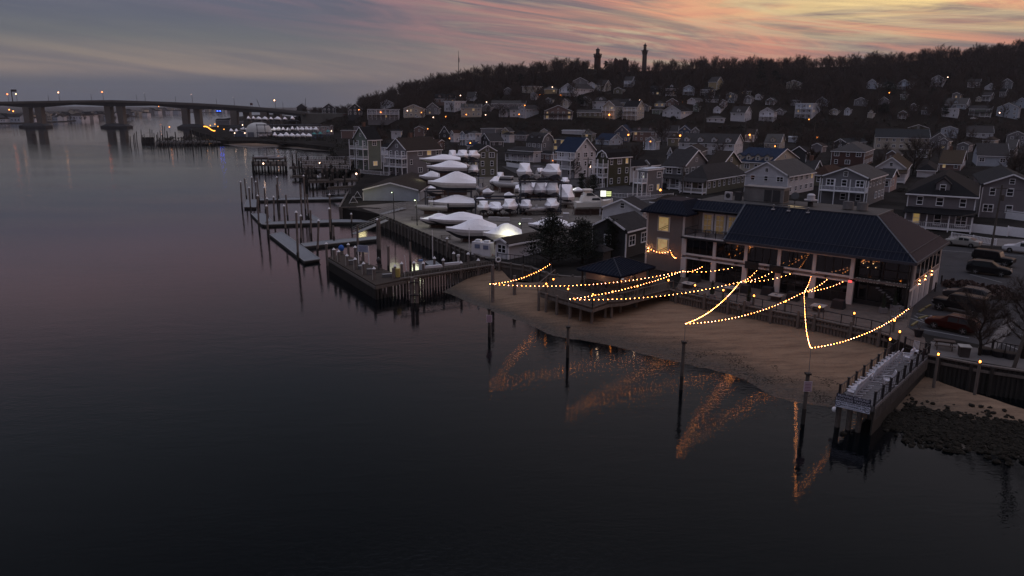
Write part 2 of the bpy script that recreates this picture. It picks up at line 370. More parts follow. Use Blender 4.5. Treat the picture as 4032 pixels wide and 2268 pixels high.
for i, (a, c, d, e, t) in enumerate([(3618, 1253, 3651, 1244, 'beside the red car nose'), (3590, 1281, 3612, 1266, 'nearest the dock gate'), (3620, 1227, 3639, 1215, 'in front of the black off-road car'), (3644, 1211, 3664, 1200, 'nearest the white restaurant wall')]):
    p = P(a, c, 2.29); q = P(d, e, 2.29)
    tag(MB().bar(p, q, .2, .14).build('wheel_stop', ly), 'faded yellow wheel stop ' + t, 'wheel stop', 'yellow wheel stops in the car park')

# ================= TREES =================
bark = mat('bare_bark', (.022, .018, .016), .95, var=.3, spec=.1); twigm = mat('bare_twigs', (.058, .045, .040), .95, var=0, spec=.05)
def bare_tree_arrays(seed, H=13.0, twigs=300, spread=.42, limbs=9, tw=.09, t0=.2):
    r = random.Random(seed); trunk = MB(); crown = MB()
    tr = H * .016 + .06
    pts = [Vector((0, 0, -.4))]
    for i in range(1, 5): pts.append(Vector((r.uniform(-.25, .25) * i * .4, r.uniform(-.25, .25) * i * .4, H * .72 * i / 4)))
    for i in range(4): trunk.tube(pts[i], pts[i + 1], tr * (1 - .2 * i), tr * (1 - .2 * (i + 1)), 5, False)
    ends = []
    for k in range(limbs):
        h = t0 + (.70 - t0) * k / limbs; z = H * h; f = h / .72 * 4; i = min(3, int(f)); b0 = pts[i].lerp(pts[i + 1], f - i)
        a = k * 2.4 + r.uniform(-.5, .5); ln = H * spread * r.uniform(.75, 1.1) * (1.15 - h * .55)
        d = Vector((math.cos(a), math.sin(a), r.uniform(.55, 1.2))).normalized()
        p = b0; rr = tr * .5 * (1.1 - h)
        for s_ in range(3):
            q = p + d * ln / 3; crown.tube(p, q, rr, rr * .6, 3, False); rr *= .6
            d = (d + Vector((r.uniform(-.3, .3), r.uniform(-.3, .3), r.uniform(0, .35)))).normalized(); ends.append((p.lerp(q, .5), d)); ends.append((q, d)); p = q
    ends += [(pts[4], Vector((0, 0, 1))), (pts[3], Vector((0, 0, 1)))]
    for k in range(twigs):
        p, d = r.choice(ends); dd = (d + Vector((r.gauss(0, .6), r.gauss(0, .6), r.gauss(.25, .45)))).normalized()
        ln = H * r.uniform(.07, .17); q = p + dd * ln
        w = dd.cross(Vector((r.uniform(-1, 1), r.uniform(-1, 1), .3))).normalized() * tw
        crown.add([p - w * .5, p + w * .5, q], [(0, 1, 2)])
        for _ in range(2):
            d2 = (dd + Vector((r.gauss(0, .6), r.gauss(0, .6), r.gauss(.1, .5)))).normalized(); m_ = p.lerp(q, r.uniform(.4, .9))
            crown.add([m_ - w * .35, m_ + w * .35, m_ + d2 * ln * .6], [(0, 1, 2)])
    return trunk, crown
TV = []
for s_ in range(5):
    t_, c_ = bare_tree_arrays(s_ + 11, 13, 470, spread=.38, limbs=12, tw=.12, t0=.14)
    mt = bpy.data.meshes.new('trunk'); mt.from_pydata(t_.v, [], t_.f); mt.materials.append(bark)
    mc = bpy.data.meshes.new('crown'); mc.from_pydata(c_.v, [], c_.f); mc.materials.append(twigm)
    TV.append((mt, mc))
def place_tree(loc, sc, rz, v, label, group):
    r = empty('bare_tree', loc, rz, label, 'tree', group); r.scale = (sc, sc, sc)
    link('trunk', TV[v][0], r); link('crown', TV[v][1], r); return r
# ridge line of individual trees
k = 0; p = 1150.0
while p < 4120 and k < 168:
    ft = interp(FOOT_TAB, p); R = max(690, ft + 60) + rnd.choice([rnd.uniform(-8, 8), rnd.uniform(-34, -10)]); x = (p - CX) / HZ * R
    if 1:
        sc = rnd.choice([rnd.uniform(.45, .8), rnd.uniform(.6, 1.1)]) * (.6 if p < 1400 else 1)
        if 2318 < p < 2385 or 2505 < p < 2568 or 2405 < p < 2480: sc = min(sc, .45)
        place_tree((x, R, hill(x, R) - .3), sc, rnd.uniform(0, 6), rnd.randrange(5), 'bare winter tree on the skyline of the hill', 'bare trees along the hill ridge'); k += 1
    p += rnd.uniform(12, 23)
# the wood below the ridge as one mass
def tree_np(v):
    out = []
    for me in TV[v]:
        co = np.empty(len(me.vertices) * 3, np.float32); me.vertices.foreach_get('co', co)
        me.calc_loop_triangles(); tr = np.empty(len(me.loop_triangles) * 3, np.int32); me.loop_triangles.foreach_get('vertices', tr)
        out.append((co.reshape(-1, 3), tr.reshape(-1, 3)))
    (a, b_), (c, d) = out
    return np.vstack([a, c]), np.vstack([b_, d + len(a)])
TN = [tree_np(v) for v in range(5)]
HOUSE_SPOTS = []
def wood_mass(name, spots, label):
    vs = []; fs = []; o = 0
    for (x, y, z, sc, rz, v) in spots:
        co, tr = TN[v]; ca, sa = math.cos(rz), math.sin(rz)
        q = np.empty_like(co); q[:, 0] = (co[:, 0] * ca - co[:, 1] * sa) * sc + x; q[:, 1] = (co[:, 0] * sa + co[:, 1] * ca) * sc + y; q[:, 2] = co[:, 2] * sc + z
        vs.append(q); fs.append(tr + o); o += len(co)
    V = np.vstack(vs).astype(np.float32); T = np.vstack(fs).astype(np.int32)
    me = bpy.data.meshes.new(name); me.vertices.add(len(V)); me.vertices.foreach_set('co', V.ravel())
    me.loops.add(len(T) * 3); me.loops.foreach_set('vertex_index', T.ravel()); me.polygons.add(len(T))
    me.polygons.foreach_set('loop_start', np.arange(0, len(T) * 3, 3, dtype=np.int32)); me.polygons.foreach_set('loop_total', np.full(len(T), 3, np.int32))
    me.materials.append(twigm); me.update(calc_edges=True); return tag(link(name, me), label, 'wood', kind='stuff')
# ================= HOUSES =================
WC = {'w': (.50, .50, .56), 'c': (.36, .33, .29), 'g': (.155, .155, .175), 'd': (.035, .036, .042), 'b': (.05, .075, .13), 'l': (.34, .38, .46), 'n': (.12, .115, .085), 't': (.25, .20, .17), 'k': (.15, .10, .095), 'r': (.075, .035, .032), 'y': (.34, .28, .17), 'o': (.045, .045, .025), 'p': (.30, .23, .24), 'e': (.14, .17, .15), 'v': (.16, .15, .17)}
RC = {'s': (.032, .030, .032), 'b': (.030, .023, .020), 'u': (.014, .023, .048), 'k': (.010, .010, .012), 'g': (.060, .057, .058), 'w': (.45, .47, .52), 'r': (.036, .020, .015), 'o': (.045, .032, .022), 'n': (.018, .021, .025)}
def wallm(c): return siding('siding_' + c, WC[c])
def roofm(c): return mat('shingles_' + c, RC[c], .9, var=.22, vs=1.1, bump=.3, bs=6, spec=.1)
UM = {}
def unit_window(dark=True, kind='w'):
    """unit window facing -y, 1 wide 1 high, centred"""
    key = (dark, kind)
    if key not in UM:
        f = MB(); t = .11
        f.box((-.5, -.03, 0), (t, .10, 1.1)); f.box((.5, -.03, 0), (t, .10, 1.1))
        f.box((0, -.03, .5), (1 - t, .10, t)); f.box((0, -.03, -.5), (1 - t, .14, t))
        if kind == 'w': f.box((0, -.025, 0), (1 - t, .06, .06))
        if kind == 'd': f.box((0, -.025, 0), (.07, .06, 1 - t)); f.box((0, -.025, .0), (1 - t, .04, .05))
        fm = bpy.data.meshes.new('window'); fm.from_pydata(f.v, [], f.f); fm.materials.append(white if dark != 'blk' else black)
        g = MB(); g.box((0, -.005, 0), (1 - t, .02, 1 - t)); gm_ = bpy.data.meshes.new('pane'); gm_.from_pydata(g.v, [], g.f)
        gm_.materials.append({True: glass, False: lit, 'blk': glass}[dark]); UM[key] = (fm, gm_)
    return UM[key]
def window(parent, x, y, z, w, h, rz=0.0, kind='w', lit_=False):
    fm, g = unit_window(not lit_, kind)
    o = link('window', fm, parent); o.location = (x, y, z); o.rotation_euler = (0, 0, rz); o.scale = (w, 1, h)
    p = link('pane', g, o)
    if lit_: o['label'] = 'lit warm window'
    return o
def rail_mb(mb, a, b, h=1.0, n=None, post=.09):
    a = Vector(a); b = Vector(b); Ln = (b - a).length; up = Vector((0, 0, h))
    mb.bar(a + up, b + up, .09, .07); mb.bar(a + up * .12, b + up * .12, .05)
    n = n or max(2, int(Ln / .28))
    for i in range(n + 1):
        q = a.lerp(b, i / n); mb.bar(q, q + up, .05 if 0 < i < n else post)
def roof_geo(W_, D_, he, kind, pitch, ov=.45):
    """body spans x 0..W_, y 0..D_ ; returns list of top quads/tris, wall gable polys, ridge height"""
    q = []; gab = []
    x0, x1, y0, y1 = -ov, W_ + ov, -ov, D_ + ov
    mx = 3.9; wd_ = {'GX': W_, 'GY': D_, 'H': min(W_, D_)}.get(kind)
    if wd_ and pitch * wd_ / 2 > mx and pitch < 1.2: pitch = mx / (wd_ / 2)
    if kind == 'GX':      # ridge along y, gable on the front (y=0)
        hr = he + pitch * W_ / 2; zo = he - pitch * ov; m = W_ / 2
        q += [[(x0, y0, zo), (m, y0, hr), (m, y1, hr), (x0, y1, zo)], [(m, y0, hr), (x1, y0, zo), (x1, y1, zo), (m, y1, hr)]]
        gab += [[(0, 0, he), (W_, 0, he), (m, 0, hr - .05)], [(W_, D_, he), (0, D_, he), (m, D_, hr - .05)]]
    elif kind == 'GY':    # ridge along x, gable on the right side
        hr = he + pitch * D_ / 2; zo = he - pitch * ov; m = D_ / 2
        q += [[(x0, y0, zo), (x1, y0, zo), (x1, m, hr), (x0, m, hr)], [(x1, y1, zo), (x0, y1, zo), (x0, m, hr), (x1, m, hr)]]
        gab += [[(W_, 0, he), (W_, D_, he), (W_, m, hr - .05)], [(0, D_, he), (0, 0, he), (0, m, hr - .05)]]
    elif kind in ('MX', 'MY'):   # gambrel
        if kind == 'MX': w, d = W_, D_
        else: w, d = D_, W_
        k = w * .16; h1 = he + k * 1.9; hr = h1 + (w / 2 - k) * .6
        prof = [(-ov * .5, he - .4), (k, h1), (w / 2, hr), (w - k, h1), (w + ov * .5, he - .4)]
        for (a, za), (b, zb) in zip(prof, prof[1:]):
            if kind == 'MX': q.append([(a, -ov, za), (b, -ov, zb), (b, d + ov, zb), (a, d + ov, za)])
            else: q.append([(-ov, a, za), (d + ov, a, za), (d + ov, b, zb), (-ov, b, zb)])
        gp = [(0, he), (k, h1), (w / 2, hr), (w - k, h1), (w, he)]
        if kind == 'MX': gab += [[(a, 0, z - .05) for a, z in [gp[0], gp[4], gp[3], gp[2], gp[1]]], [(a, D_, z - .05) for a, z in gp]]
        else: gab += [[(W_, a, z - .05) for a, z in gp][::-1], [(0, a, z - .05) for a, z in gp]]
    elif kind == 'H':
        m = min(W_, D_) / 2; hr = he + pitch * m; zo = he - pitch * ov
        if W_ >= D_: a, b = (m, D_ / 2, hr), (W_ - m, D_ / 2, hr)
        else: a, b = (W_ / 2, m, hr), (W_ / 2, D_ - m, hr)
        A, B, C, D = (x0, y0, zo), (x1, y0, zo), (x1, y1, zo), (x0, y1, zo)
        if W_ >= D_: q += [[A, B, b, a], [B, C, b], [C, D, a, b], [D, A, a]]
        else: q += [[A, B, a], [B, C, b, a], [C, D, b], [D, A, a, b]]
    else: hr = he + .3; q += [[(x0 + .2, y0 + .2, hr), (x1 - .2, y0 + .2, hr), (x1 - .2, y1 - .2, hr), (x0 + .2, y1 - .2, hr)]]
    return q, gab, hr
def thick_poly(mb, p, t=.16):
    n = len(p); vs = [Vector(x) for x in p] + [Vector(x) - Vector((0, 0, t)) for x in p]
    mb.add(vs, [tuple(range(n)), tuple(range(2 * n - 1, n - 1, -1))] + [(i, n + i, n + (i + 1) % n, (i + 1) % n) for i in range(n)])
HRECTS = []
def house(pl, pc, pr, yb, ye, roof='GX', wc='w', rc='s', lab='', pitch=.7, yaw=None, x='', dep=8.0, Yd=None, cat='house', fl=None, nm='house', floors=None):
    """nearest vertical corner at pixel pc; left face reaches pl, right face reaches pr"""
    base = PV(pc, yb, Yd) if Yd else G(pc, yb)
    az_ = math.degrees(math.atan2(base.x, base.y))
    if yaw is None: yaw = -40 if base.y < 430 else (-az_ - 12 if pr > pc else -az_ - 3)
    a = math.radians(yaw); ca, sa = math.cos(a), math.sin(a)
    def reach(dx, dy, px):     # distance along (dx,dy) from base to reach pixel column px at base height
        lo, hi_ = 0.0, 60.0; s0 = proj(base)[0] < px
        for _ in range(40):
            m = (lo + hi_) / 2
            if (proj(base + Vector((dx, dy, 0)) * m)[0] < px) == s0: lo = m
            else: hi_ = m
        return lo
    W_ = reach(-ca, -sa, pl); D_ = reach(-sa, ca, pr) if pr > pc else dep
    W_ = min(max(W_, 2.5), 40); D_ = min(max(D_, 4), 26)
    r = ray(pc, ye); he = max(2.4, CAMZ + r.z / r.y * base.y - base.z)
    HRECTS.append((pl - 6, max(pc, pr) + 6, ye - 26, yb + 2, base.y))
    org = base - Vector((ca, sa, 0)) * W_
    h = empty(nm, org, a, lab, cat)
    q, gab, hr = roof_geo(W_, D_, he, roof, pitch)
    w = MB(); z0 = -4.0 if base.y > 420 else -.15
    w.add([(0, 0, z0), (W_, 0, z0), (W_, D_, z0), (0, D_, z0), (0, 0, he), (W_, 0, he), (W_, D_, he), (0, D_, he)], [(0, 1, 5, 4), (1, 2, 6, 5), (2, 3, 7, 6), (3, 0, 4, 7)])
    for g_ in gab: w.add(g_, [tuple(range(len(g_)))])
    if roof == 'F': w.add([(0, 0, he), (W_, 0, he), (W_, D_, he), (0, D_, he)], [(0, 1, 2, 3)])
    w.build('wall', wallm(wc), h)
    rf = MB(); tr = MB()
    for p in q: thick_poly(rf, [(v[0], v[1], v[2] + .17) for v in p])
    rf.build('roof', roofm(rc), h)
    # pale trim: eaves, rakes and corner boards
    zo = he - .12
    if roof in ('H', 'GY', 'F'): tr.box((W_ / 2, -.47, zo + (0 if roof != 'F' else .25) - pitch * .3 * (roof != 'F')), (W_ + .9, .06, .24))
    if roof in ('H', 'GX', 'F', 'MX'): tr.box((W_ + .47, D_ / 2, zo + (0 if roof != 'F' else .25) - pitch * .3 * (roof not in ('F', 'MX'))), (.06, D_ + .9, .24))
    for g_, (fx, fy) in zip(gab[:1], [(0, 0)]):
        off = Vector((0, -.48, .06)) if roof in ('GX', 'MX') else Vector((.48, 0, .06))
        pts = [Vector(v) for v in g_]
        loop = pts[1:] + [pts[0]] if roof in ('GX', 'GY') else [pts[i] for i in (1, 2, 3, 4, 0)] if roof == 'MX' else [pts[i] for i in (0, 1, 2, 3, 4)]
        for u_, v_ in zip(loop, loop[1:]): tr.bar(u_ + off, v_ + off, .08, .26)
    for cx_, cy_ in ((0, 0), (W_, 0), (W_, D_)): tr.box((cx_, cy_, he / 2 - .3), (.16, .16, he - .6))
    tr.build('trim', white, h)
    # windows
    R = random.Random(int(pc * 7 + yb)); nf = floors or max(1, int(round(he / 3.0)))
    near = base.y < 330
    if 'n' not in x:
        for face, Ln in ((0, W_), (1, D_)):
            if face == 1 and pr <= pc: continue
            nc = max(1, int(Ln / (2.9 if near else 3.4)))
            for j in range(nf):
                zc = (j + .58) * he / nf
                for i in range(nc):
                    if R.random() < .12: continue
                    t = (i + .5) * Ln / nc + R.uniform(-.2, .2); ww = R.choice([.95, 1.1, 1.7]) if near else R.choice([1.0, 1.5]); wh = 1.45 if he / nf > 2.5 else he / nf * .5
                    ww = min(ww, Ln / nc * .7)
                    il = R.random() < (.16 if 'L' in x else .05)
                    if face == 0:
                        if ('P' in x and j == 0): wh = 1.9
                        window(h, t, -.02, zc, ww, wh, 0, 'd' if ww > 1.4 else 'w', il)
                    else: window(h, W_ + .02, t, zc, ww, wh, math.pi / 2, 'd' if ww > 1.4 else 'w', il)
        if roof in ('GX', 'MX') and (hr - he) > 1.8: window(h, W_ / 2, -.02, he + (hr - he) * .35, .9, 1.0)
        if roof in ('GY', 'MY') and (hr - he) > 1.8 and pr > pc: window(h, W_ + .02, D_ / 2, he + (hr - he) * .35, .9, 1.0, math.pi / 2)
    # porch / balconies in front
    if 'P' in x or 'B' in x:
        po = MB(); ra = MB(); dd = 2.0
        lv = [he / nf * j for j in range(0 if 'P' in x and 'B' not in x else (0 if nf == 1 else 1), nf)] if 'B' in x else [.4]
        for z_ in lv:
            po.box((W_ / 2, -dd / 2 - .06, z_), (W_, dd, .2))
            rail_mb(ra, (0, -dd, z_ + .1), (W_, -dd, z_ + .1), 1.0, None if near else int(W_ / .6)); rail_mb(ra, (W_, -dd, z_ + .1), (W_, -.1, z_ + .1), 1.0, None if near else 3)
        top = he - .3 if 'B' in x else min(he - .3, 3.1)
        np_ = max(2, int(W_ / 3))
        for i in range(np_ + 1): po.box((.08 + (W_ - .16) * i / np_, -dd, (top - .5) / 2), (.18, .18, top + .5))
        po.build('porch', white, h); ra.build('railing', white, h)
        if 'B' not in x:
            pr_ = MB(); thick_poly(pr_, [(-.3, -dd - .4, top), (W_ + .3, -dd - .4, top), (W_ + .3, -.02, top + .8), (-.3, -.02, top + .8)]); pr_.build('porch_roof', roofm(rc), h)
    if 'C' in x:
        c = MB(); c.box((W_ * .3, D_ * .5, hr + .2), (.9, .9, 2.4)); c.box((W_ * .3, D_ * .5, hr + 1.45), (1.05, 1.05, .16)); c.build('chimney', mat('chimney_brick', (.12, .065, .05), .9, var=.3, vs=6), h)
    nd = sum(ch.isdigit() and int(ch) for ch in x)
    for i in range(nd):      # dormers on the front slope
        cx_ = W_ * (i + .5) / nd; dw = min(2.2, W_ / nd * .6); y_ = .9; zb = he + pitch * .55 if roof in ('GY', 'H') else he
        if roof in ('MY',): zb = he + .6
        dm = MB(); dh = 1.5
        dm.add([(cx_ - dw / 2, y_, zb - .3), (cx_ + dw / 2, y_, zb - .3), (cx_ + dw / 2, y_, zb + dh), (cx_, y_, zb + dh + dw * .42), (cx_ - dw / 2, y_, zb + dh),
                (cx_ - dw / 2, y_ + 2.6, zb + dh), (cx_ + dw / 2, y_ + 2.6, zb + dh), (cx_ - dw / 2, y_ + 2.6, zb - .3), (cx_ + dw / 2, y_ + 2.6, zb - .3)], [(0, 1, 2, 3, 4), (0, 4, 5, 7), (1, 8, 6, 2)])
        do = dm.build('dormer', wallm(wc), h)
        dr = MB(); e = .18
        thick_poly(dr, [(cx_ - dw / 2 - e, y_ - .25, zb + dh - .08), (cx_, y_ - .25, zb + dh + dw * .42 + .1), (cx_, y_ + 3.4, zb + dh + dw * .42 + .1), (cx_ - dw / 2 - e, y_ + 2.6, zb + dh - .08)], .12)
        thick_poly(dr, [(cx_, y_ - .25, zb + dh + dw * .42 + .1), (cx_ + dw / 2 + e, y_ - .25, zb + dh - .08), (cx_ + dw / 2 + e, y_ + 2.6, zb + dh - .08), (cx_, y_ + 3.4, zb + dh + dw * .42 + .1)], .12)
        dr.build('dormer_roof', roofm(rc), do); window(h, cx_, y_ - .03, zb + .75, .9, 1.1)
    if 'S' in x:   # solar / skylight pair
        pass
    h['_W'] = W_; h['_D'] = D_; h['_H'] = he
    return h
HL = [
# town, near to far
(3560, 3822, 3862, 915, 772, 'H', 'v', 'k', 'dark bungalow with white trim and front dormer across the street from the restaurant', .55, -32, 'P1'),
(3852, 4075, 4230, 868, 735, 'GX', 'v', 'n', 'big grey-lilac gabled house at the right edge, behind the utility pole', .45, -28, ''),
(3229, 3409, 3476, 812, 703, 'GX', 'g', 'g', 'grey two-storey house with tan side wall and white recessed balcony behind the restaurant roof', .42, -38, 'B'),
(2930, 3097, 3200, 770, 692, 'GX', 'w', 'g', 'white house with tall glazed triangular gable window and long dark roof', .55, -42, ''),
(2690, 2780, 2930, 765, 705, 'H', 'n', 's', 'olive-grey house with sweeping hipped roof and small lit gable, behind the roof-top fan units', .95, -40, 'P'),
(2610, 2688, 2781, 748, 655, 'GY', 'g', 's', 'large grey house with white-trimmed broad gable and garlanded porch', .75, -40, 'P'),
(2781, 2835, 2908, 740, 650, 'GY', 'n', 'b', 'dark hip-roofed green house wing with small white window gable', .6, -42, ''),
(2509, 2545, 2604, 770, 672, 'F', 'g', 'w', 'grey house raised on posts with a white-railed roof deck', .3, -44, 'B'),
(2462, 2482, 2540, 718, 652, 'GX', 'w', 'k', 'small white gabled house beside the olive gambrel barn house', .95, -50, ''),
(2348, 2391, 2478, 737, 622, 'MX', 'o', 'k', 'tall olive-green gambrel-roofed house with three white balconies on its end', .8, -46, 'BL'),
(2193, 2262, 2341, 702, 597, 'GY', 'w', 'u', 'white three-level balcony house on posts with blue roof', .85, -46, 'B'),
(1845, 1882, 1957, 697, 597, 'GY', 'n', 'k', 'olive-grey two-storey gabled house with white garage door behind the boat rack', .6, -72, 'G'),
(1530, 1604, 1738, 692, 592, 'GX', 'v', 'b', 'long grey house with brown roof and two white balconies beside the boatyard shed', .75, -42, 'BC'),
(1398, 1452, 1502, 668, 548, 'GX', 'e', 'k', 'tall white beach house with pointed gables and stacked decks at the waters edge', 1.0, -44, 'BC'),
(1500, 1532, 1540, 640, 578, 'H', 'w', 'k', 'narrow white house with dark roof squeezed beside the pointed beach house', .6, -40, 'B'),
(2004, 2100, 2128, 640, 594, 'H', 'w', 's', 'long low white porch house with grey roof', .6, -46, 'P'),
(2074, 2132, 2178, 622, 560, 'MY', 'g', 's', 'grey shingled house with paired pointed gables and gambrel end', .9, -46, '2'),
(2175, 2225, 2263, 622, 549, 'H', 'v', 'k', 'plain lilac house with flat dark hip roof and one lit window', .3, -46, 'L'),
(1890, 1930, 1982, 578, 556, 'GX', 'd', 's', 'dark house with wide grey roof and white shutters', .7, -66, ''),
(1730, 1771, 1776, 545, 532, 'GX', 'd', 'k', 'black A-frame cottage with white paired window', 1.5, -8, ''),
(1775, 1788, 1812, 560, 524, 'GX', 'w', 'r', 'white gabled house with rust roof behind the wrapped boats', .9, -50, ''),
(1814, 1832, 1848, 572, 528, 'GX', 'l', 'k', 'pale blue gabled house between white ones behind the grey boats', .8, -46, 'B'),
(1846, 1872, 1892, 575, 525, 'H', 'w', 'g', 'white balcony house under pale grey roof behind the olive-grey house', .5, -46, 'B'),
(1542, 1578, 1582, 545, 515, 'H', 'w', 'k', 'little white lookout house with a row of three windows and dark pyramid roof', .5, -6, ''),
(1977, 2006, 2018, 562, 530, 'H', 'w', 'k', 'white raised house with outside stairs and black roof', .6, -44, ''),
(1975, 2004, 2022, 545, 517, 'GX', 'y', 's', 'small cream gable peeping over grey roofs', .9, -20, ''),
(1895, 1950, 1980, 545, 508, 'F', 'g', 'g', 'long pale grey flat-topped building below the hillside', .3, -20, 'n'),
(2213, 2300, 2308, 533, 521, 'F', 'w', 'w', 'low white-roofed commercial building below the hill road', .2, -10, 'n'),
(2346, 2400, 2450, 572, 552, 'GY', 'l', 'u', 'blue-roofed cottage before the blue townhouses', .7, -56, ''),
(2419, 2476, 2492, 560, 520, 'GX', 'b', 'u', 'navy blue townhouse with white-trimmed gable, left end of the row', .9, -14, ''),
(2492, 2580, 2582, 560, 518, 'GY', 'k', 's', 'dusky brown townhouse beside the navy left end unit', .7, -14, '2'),
(2584, 2666, 2668, 560, 518, 'GY', 'v', 's', 'lilac-brown townhouse in the middle of the terrace, next to the blue unit', .7, -14, '1'),
(2668, 2717, 2720, 558, 515, 'GX', 'b', 'u', 'bright blue townhouse with paired oval windows near the right end', .8, -14, ''),
(2720, 2750, 2756, 556, 515, 'GX', 'g', 's', 'grey gabled townhouse at the right end of the terrace', .9, -14, ''),
(2672, 2888, 2922, 612, 566, 'GY', 'w', 's', 'long white row house with four small arched dormers and pink gable end', .75, -28, '4'),
(2627, 2650, 2664, 634, 612, 'GX', 'l', 'k', 'small pale spire-gabled chapel-like house', 2.2, -40, ''),
(2680, 2760, 2785, 620, 596, 'GX', 'g', 'b', 'brown-roofed hall with carved white gable front', .55, -22, 'n'),
(2530, 2560, 2592, 700, 648, 'GX', 'c', 'k', 'beige gable behind the white roof deck', .9, -46, ''),
(2886, 3030, 3192, 684, 640, 'GY', 'c', 'u', 'blue-roofed double house with cream gable end and four arched dormers', .55, -40, '4'),
(3270, 3398, 3436, 658, 597, 'H', 'r', 'g', 'dark red-brown house with pale blue gable under grey roof', .5, -32, ''),
(3282, 3330, 3436, 590, 562, 'GX', 'd', 'n', 'black-walled house with wide dark green roof', .6, -46, ''),
(3180, 3262, 3329, 735, 688, 'H', 'n', 'r', 'house under a broad rust-brown roof beside the grey balcony house', .7, -42, ''),
(3443, 3654, 3662, 592, 543, 'GY', 'c', 'n', 'long white stucco building with round arch and dark roof', .5, -24, ''),
(3440, 3562, 3590, 722, 664, 'GX', 'w', 'o', 'white gabled house with mossy brown roof behind the pink brick annex', .75, -30, 'P'),
(3472, 3500, 3526, 757, 700, 'GY', 'p', 's', 'pink brick annex right of the grey balcony house', .4, -36, ''),
(3845, 3964, 3970, 657, 614, 'GY', 'l', 's', 'long pale blue house with one shuttered window above the big grey house', .5, -28, ''),
(3697, 3780, 3845, 672, 648, 'GY', 'k', 'o', 'low house with big brown shingle roof and small brick gable', .8, -34, 'C'),
(3572, 3656, 3662, 522, 505, 'GX', 'n', 'o', 'olive-grey low gabled house high above the stucco building', .35, -26, ''),
(3702, 3768, 3776, 545, 508, 'GX', 'l', 's', 'pale blue two-storey house right of the steep grey gable', .35, -28, ''),
(3804, 3908, 3915, 548, 524, 'GY', 'w', 's', 'wide white house with grey roof and two dark doors at the foot of the wood', .6, -28, ''),
(3654, 3735, 3742, 585, 552, 'GX', 'g', 'k', 'steep grey gabled house with tall white windows below the pale blue house', .8, -28, ''),
(3960, 4040, 4060, 575, 535, 'GX', 'g', 's', 'grey gabled house behind bare trees at the right edge', .5, -32, ''),
(3009, 3068, 3088, 590, 562, 'GY', 'c', 'g', 'cream cottage with grey dormer roof by an orange street lamp', .8, -26, '1'),
(3104, 3136, 3138, 562, 542, 'F', 'l', 'w', 'little pale box-shaped building beside the dark slate gable', .2, -20, 'n'),
(3112, 3170, 3185, 660, 598, 'GX', 'd', 'k', 'dark slate gabled house behind the cream gable', .7, -40, 'n'),
(2330, 2462, 2552, 1018, 905, 'GX', 'd', 's', 'black two-storey house with white-framed windows beside the pine trees', .55, -38, ''),
(2372, 2528, 2566, 880, 838, 'GX', 'w', 's', 'white-walled house with low brown gable roof behind the black house', .45, -34, ''),
(2566, 2700, 2740, 850, 812, 'H', 'g', 'b', 'low building with wide brown hip roof just behind the restaurant tower', .5, -40, 'n'),
(3160, 3200, 3232, 700, 672, 'GY', 'n', 's', 'small house with tall chimney and brown roof behind the rust roof', .7, -40, 'C'),
(1690, 1725, 1750, 590, 560, 'GY', 'k', 'r', 'low dark red shop roof behind the long grey house', .5, -40, 'L'),
(1640, 1690, 1700, 575, 548, 'GY', 'g', 'b', 'small brown-roofed house behind the long grey house', .6, -30, ''),
(1840, 1870, 1884, 600, 572, 'GY', 'w', 'u', 'small white house with navy roof left of the pale blue one', .6, -42, ''),
(2118, 2170, 2182, 640, 605, 'H', 'k', 'k', 'dark lean-to house with lit doorway beside the balcony house on posts', .4, -46, 'L'),
(3610, 3680, 3700, 700, 670, 'H', 'w', 'k', 'white garage with dark hip roof under the bare street tree', .6, -30, 'n'),
# hillside
(1449, 1571, 0, 469, 432, 'F', 'g', 'g', 'row of grey flat-roofed condominiums at the left foot of the hill', .3, None, 'B'),
(1590, 1668, 1674, 463, 428, 'GX', 'c', 's', 'cream gabled house lit by a porch lamp, right of the condominiums', .4, None, ''),
(1680, 1728, 1734, 452, 425, 'GX', 'g', 'k', 'grey gabled house left of the flat white block', .8, None, ''),
(1750, 1790, 1834, 442, 400, 'F', 'w', 'w', 'plain white flat-roofed block of flats', .3, -30, ''),
(1816, 1894, 0, 462, 424, 'GY', 'c', 'g', 'cream house with white dormers and an orange lamp', .6, None, '2'),
(1936, 2068, 0, 428, 408, 'GY', 'v', 'g', 'long low grey school-like building above the gabled row', .5, None, ''),
(1965, 1998, 2004, 463, 440, 'GX', 'w', 's', 'narrow white gabled house, leftmost of the lamp-lit trio', .9, None, ''),
(2008, 2038, 0, 463, 432, 'GY', 'w', 's', 'white house in the middle of the lamp-lit trio', .5, None, 'L'),
(2042, 2070, 2120, 469, 428, 'GX', 'l', 's', 'pale blue-white house with front gable at the right of the lamp-lit trio', .8, -34, ''),
(1711, 1792, 0, 412, 388, 'GY', 'k', 'k', 'dark house with two small pointed gables above the white block', .8, None, '2'),
(1984, 2016, 0, 372, 354, 'GX', 'g', 's', 'small grey cottage alone high on the left of the hill', .6, None, ''),
(2057, 2100, 2134, 369, 340, 'F', 'c', 'g', 'tan flat-roofed house with a warm window high on the hill', .3, -26, 'L'),
(1498, 1550, 0, 420, 406, 'GX', 'w', 's', 'tiny white gables above the condominiums', .5, None, ''),
(2143, 2192, 0, 368, 350, 'H', 'y', 'g', 'low cream bungalow lit by a lamp', .5, None, 'L'),
(2208, 2262, 2345, 382, 348, 'GX', 'w', 's', 'rambling white mansion with gables and verandas', .6, -40, 'B'),
(2255, 2313, 0, 350, 320, 'GX', 'g', 's', 'tall grey-lilac house rising behind the white mansion', .5, None, ''),
(2314, 2343, 2348, 352, 332, 'GX', 'w', 's', 'white balcony gable at the right end of the mansion', .6, None, 'B'),
(2350, 2380, 2404, 362, 334, 'GY', 'c', 's', 'cream house with long grey roof right of the mansion', .8, -40, ''),
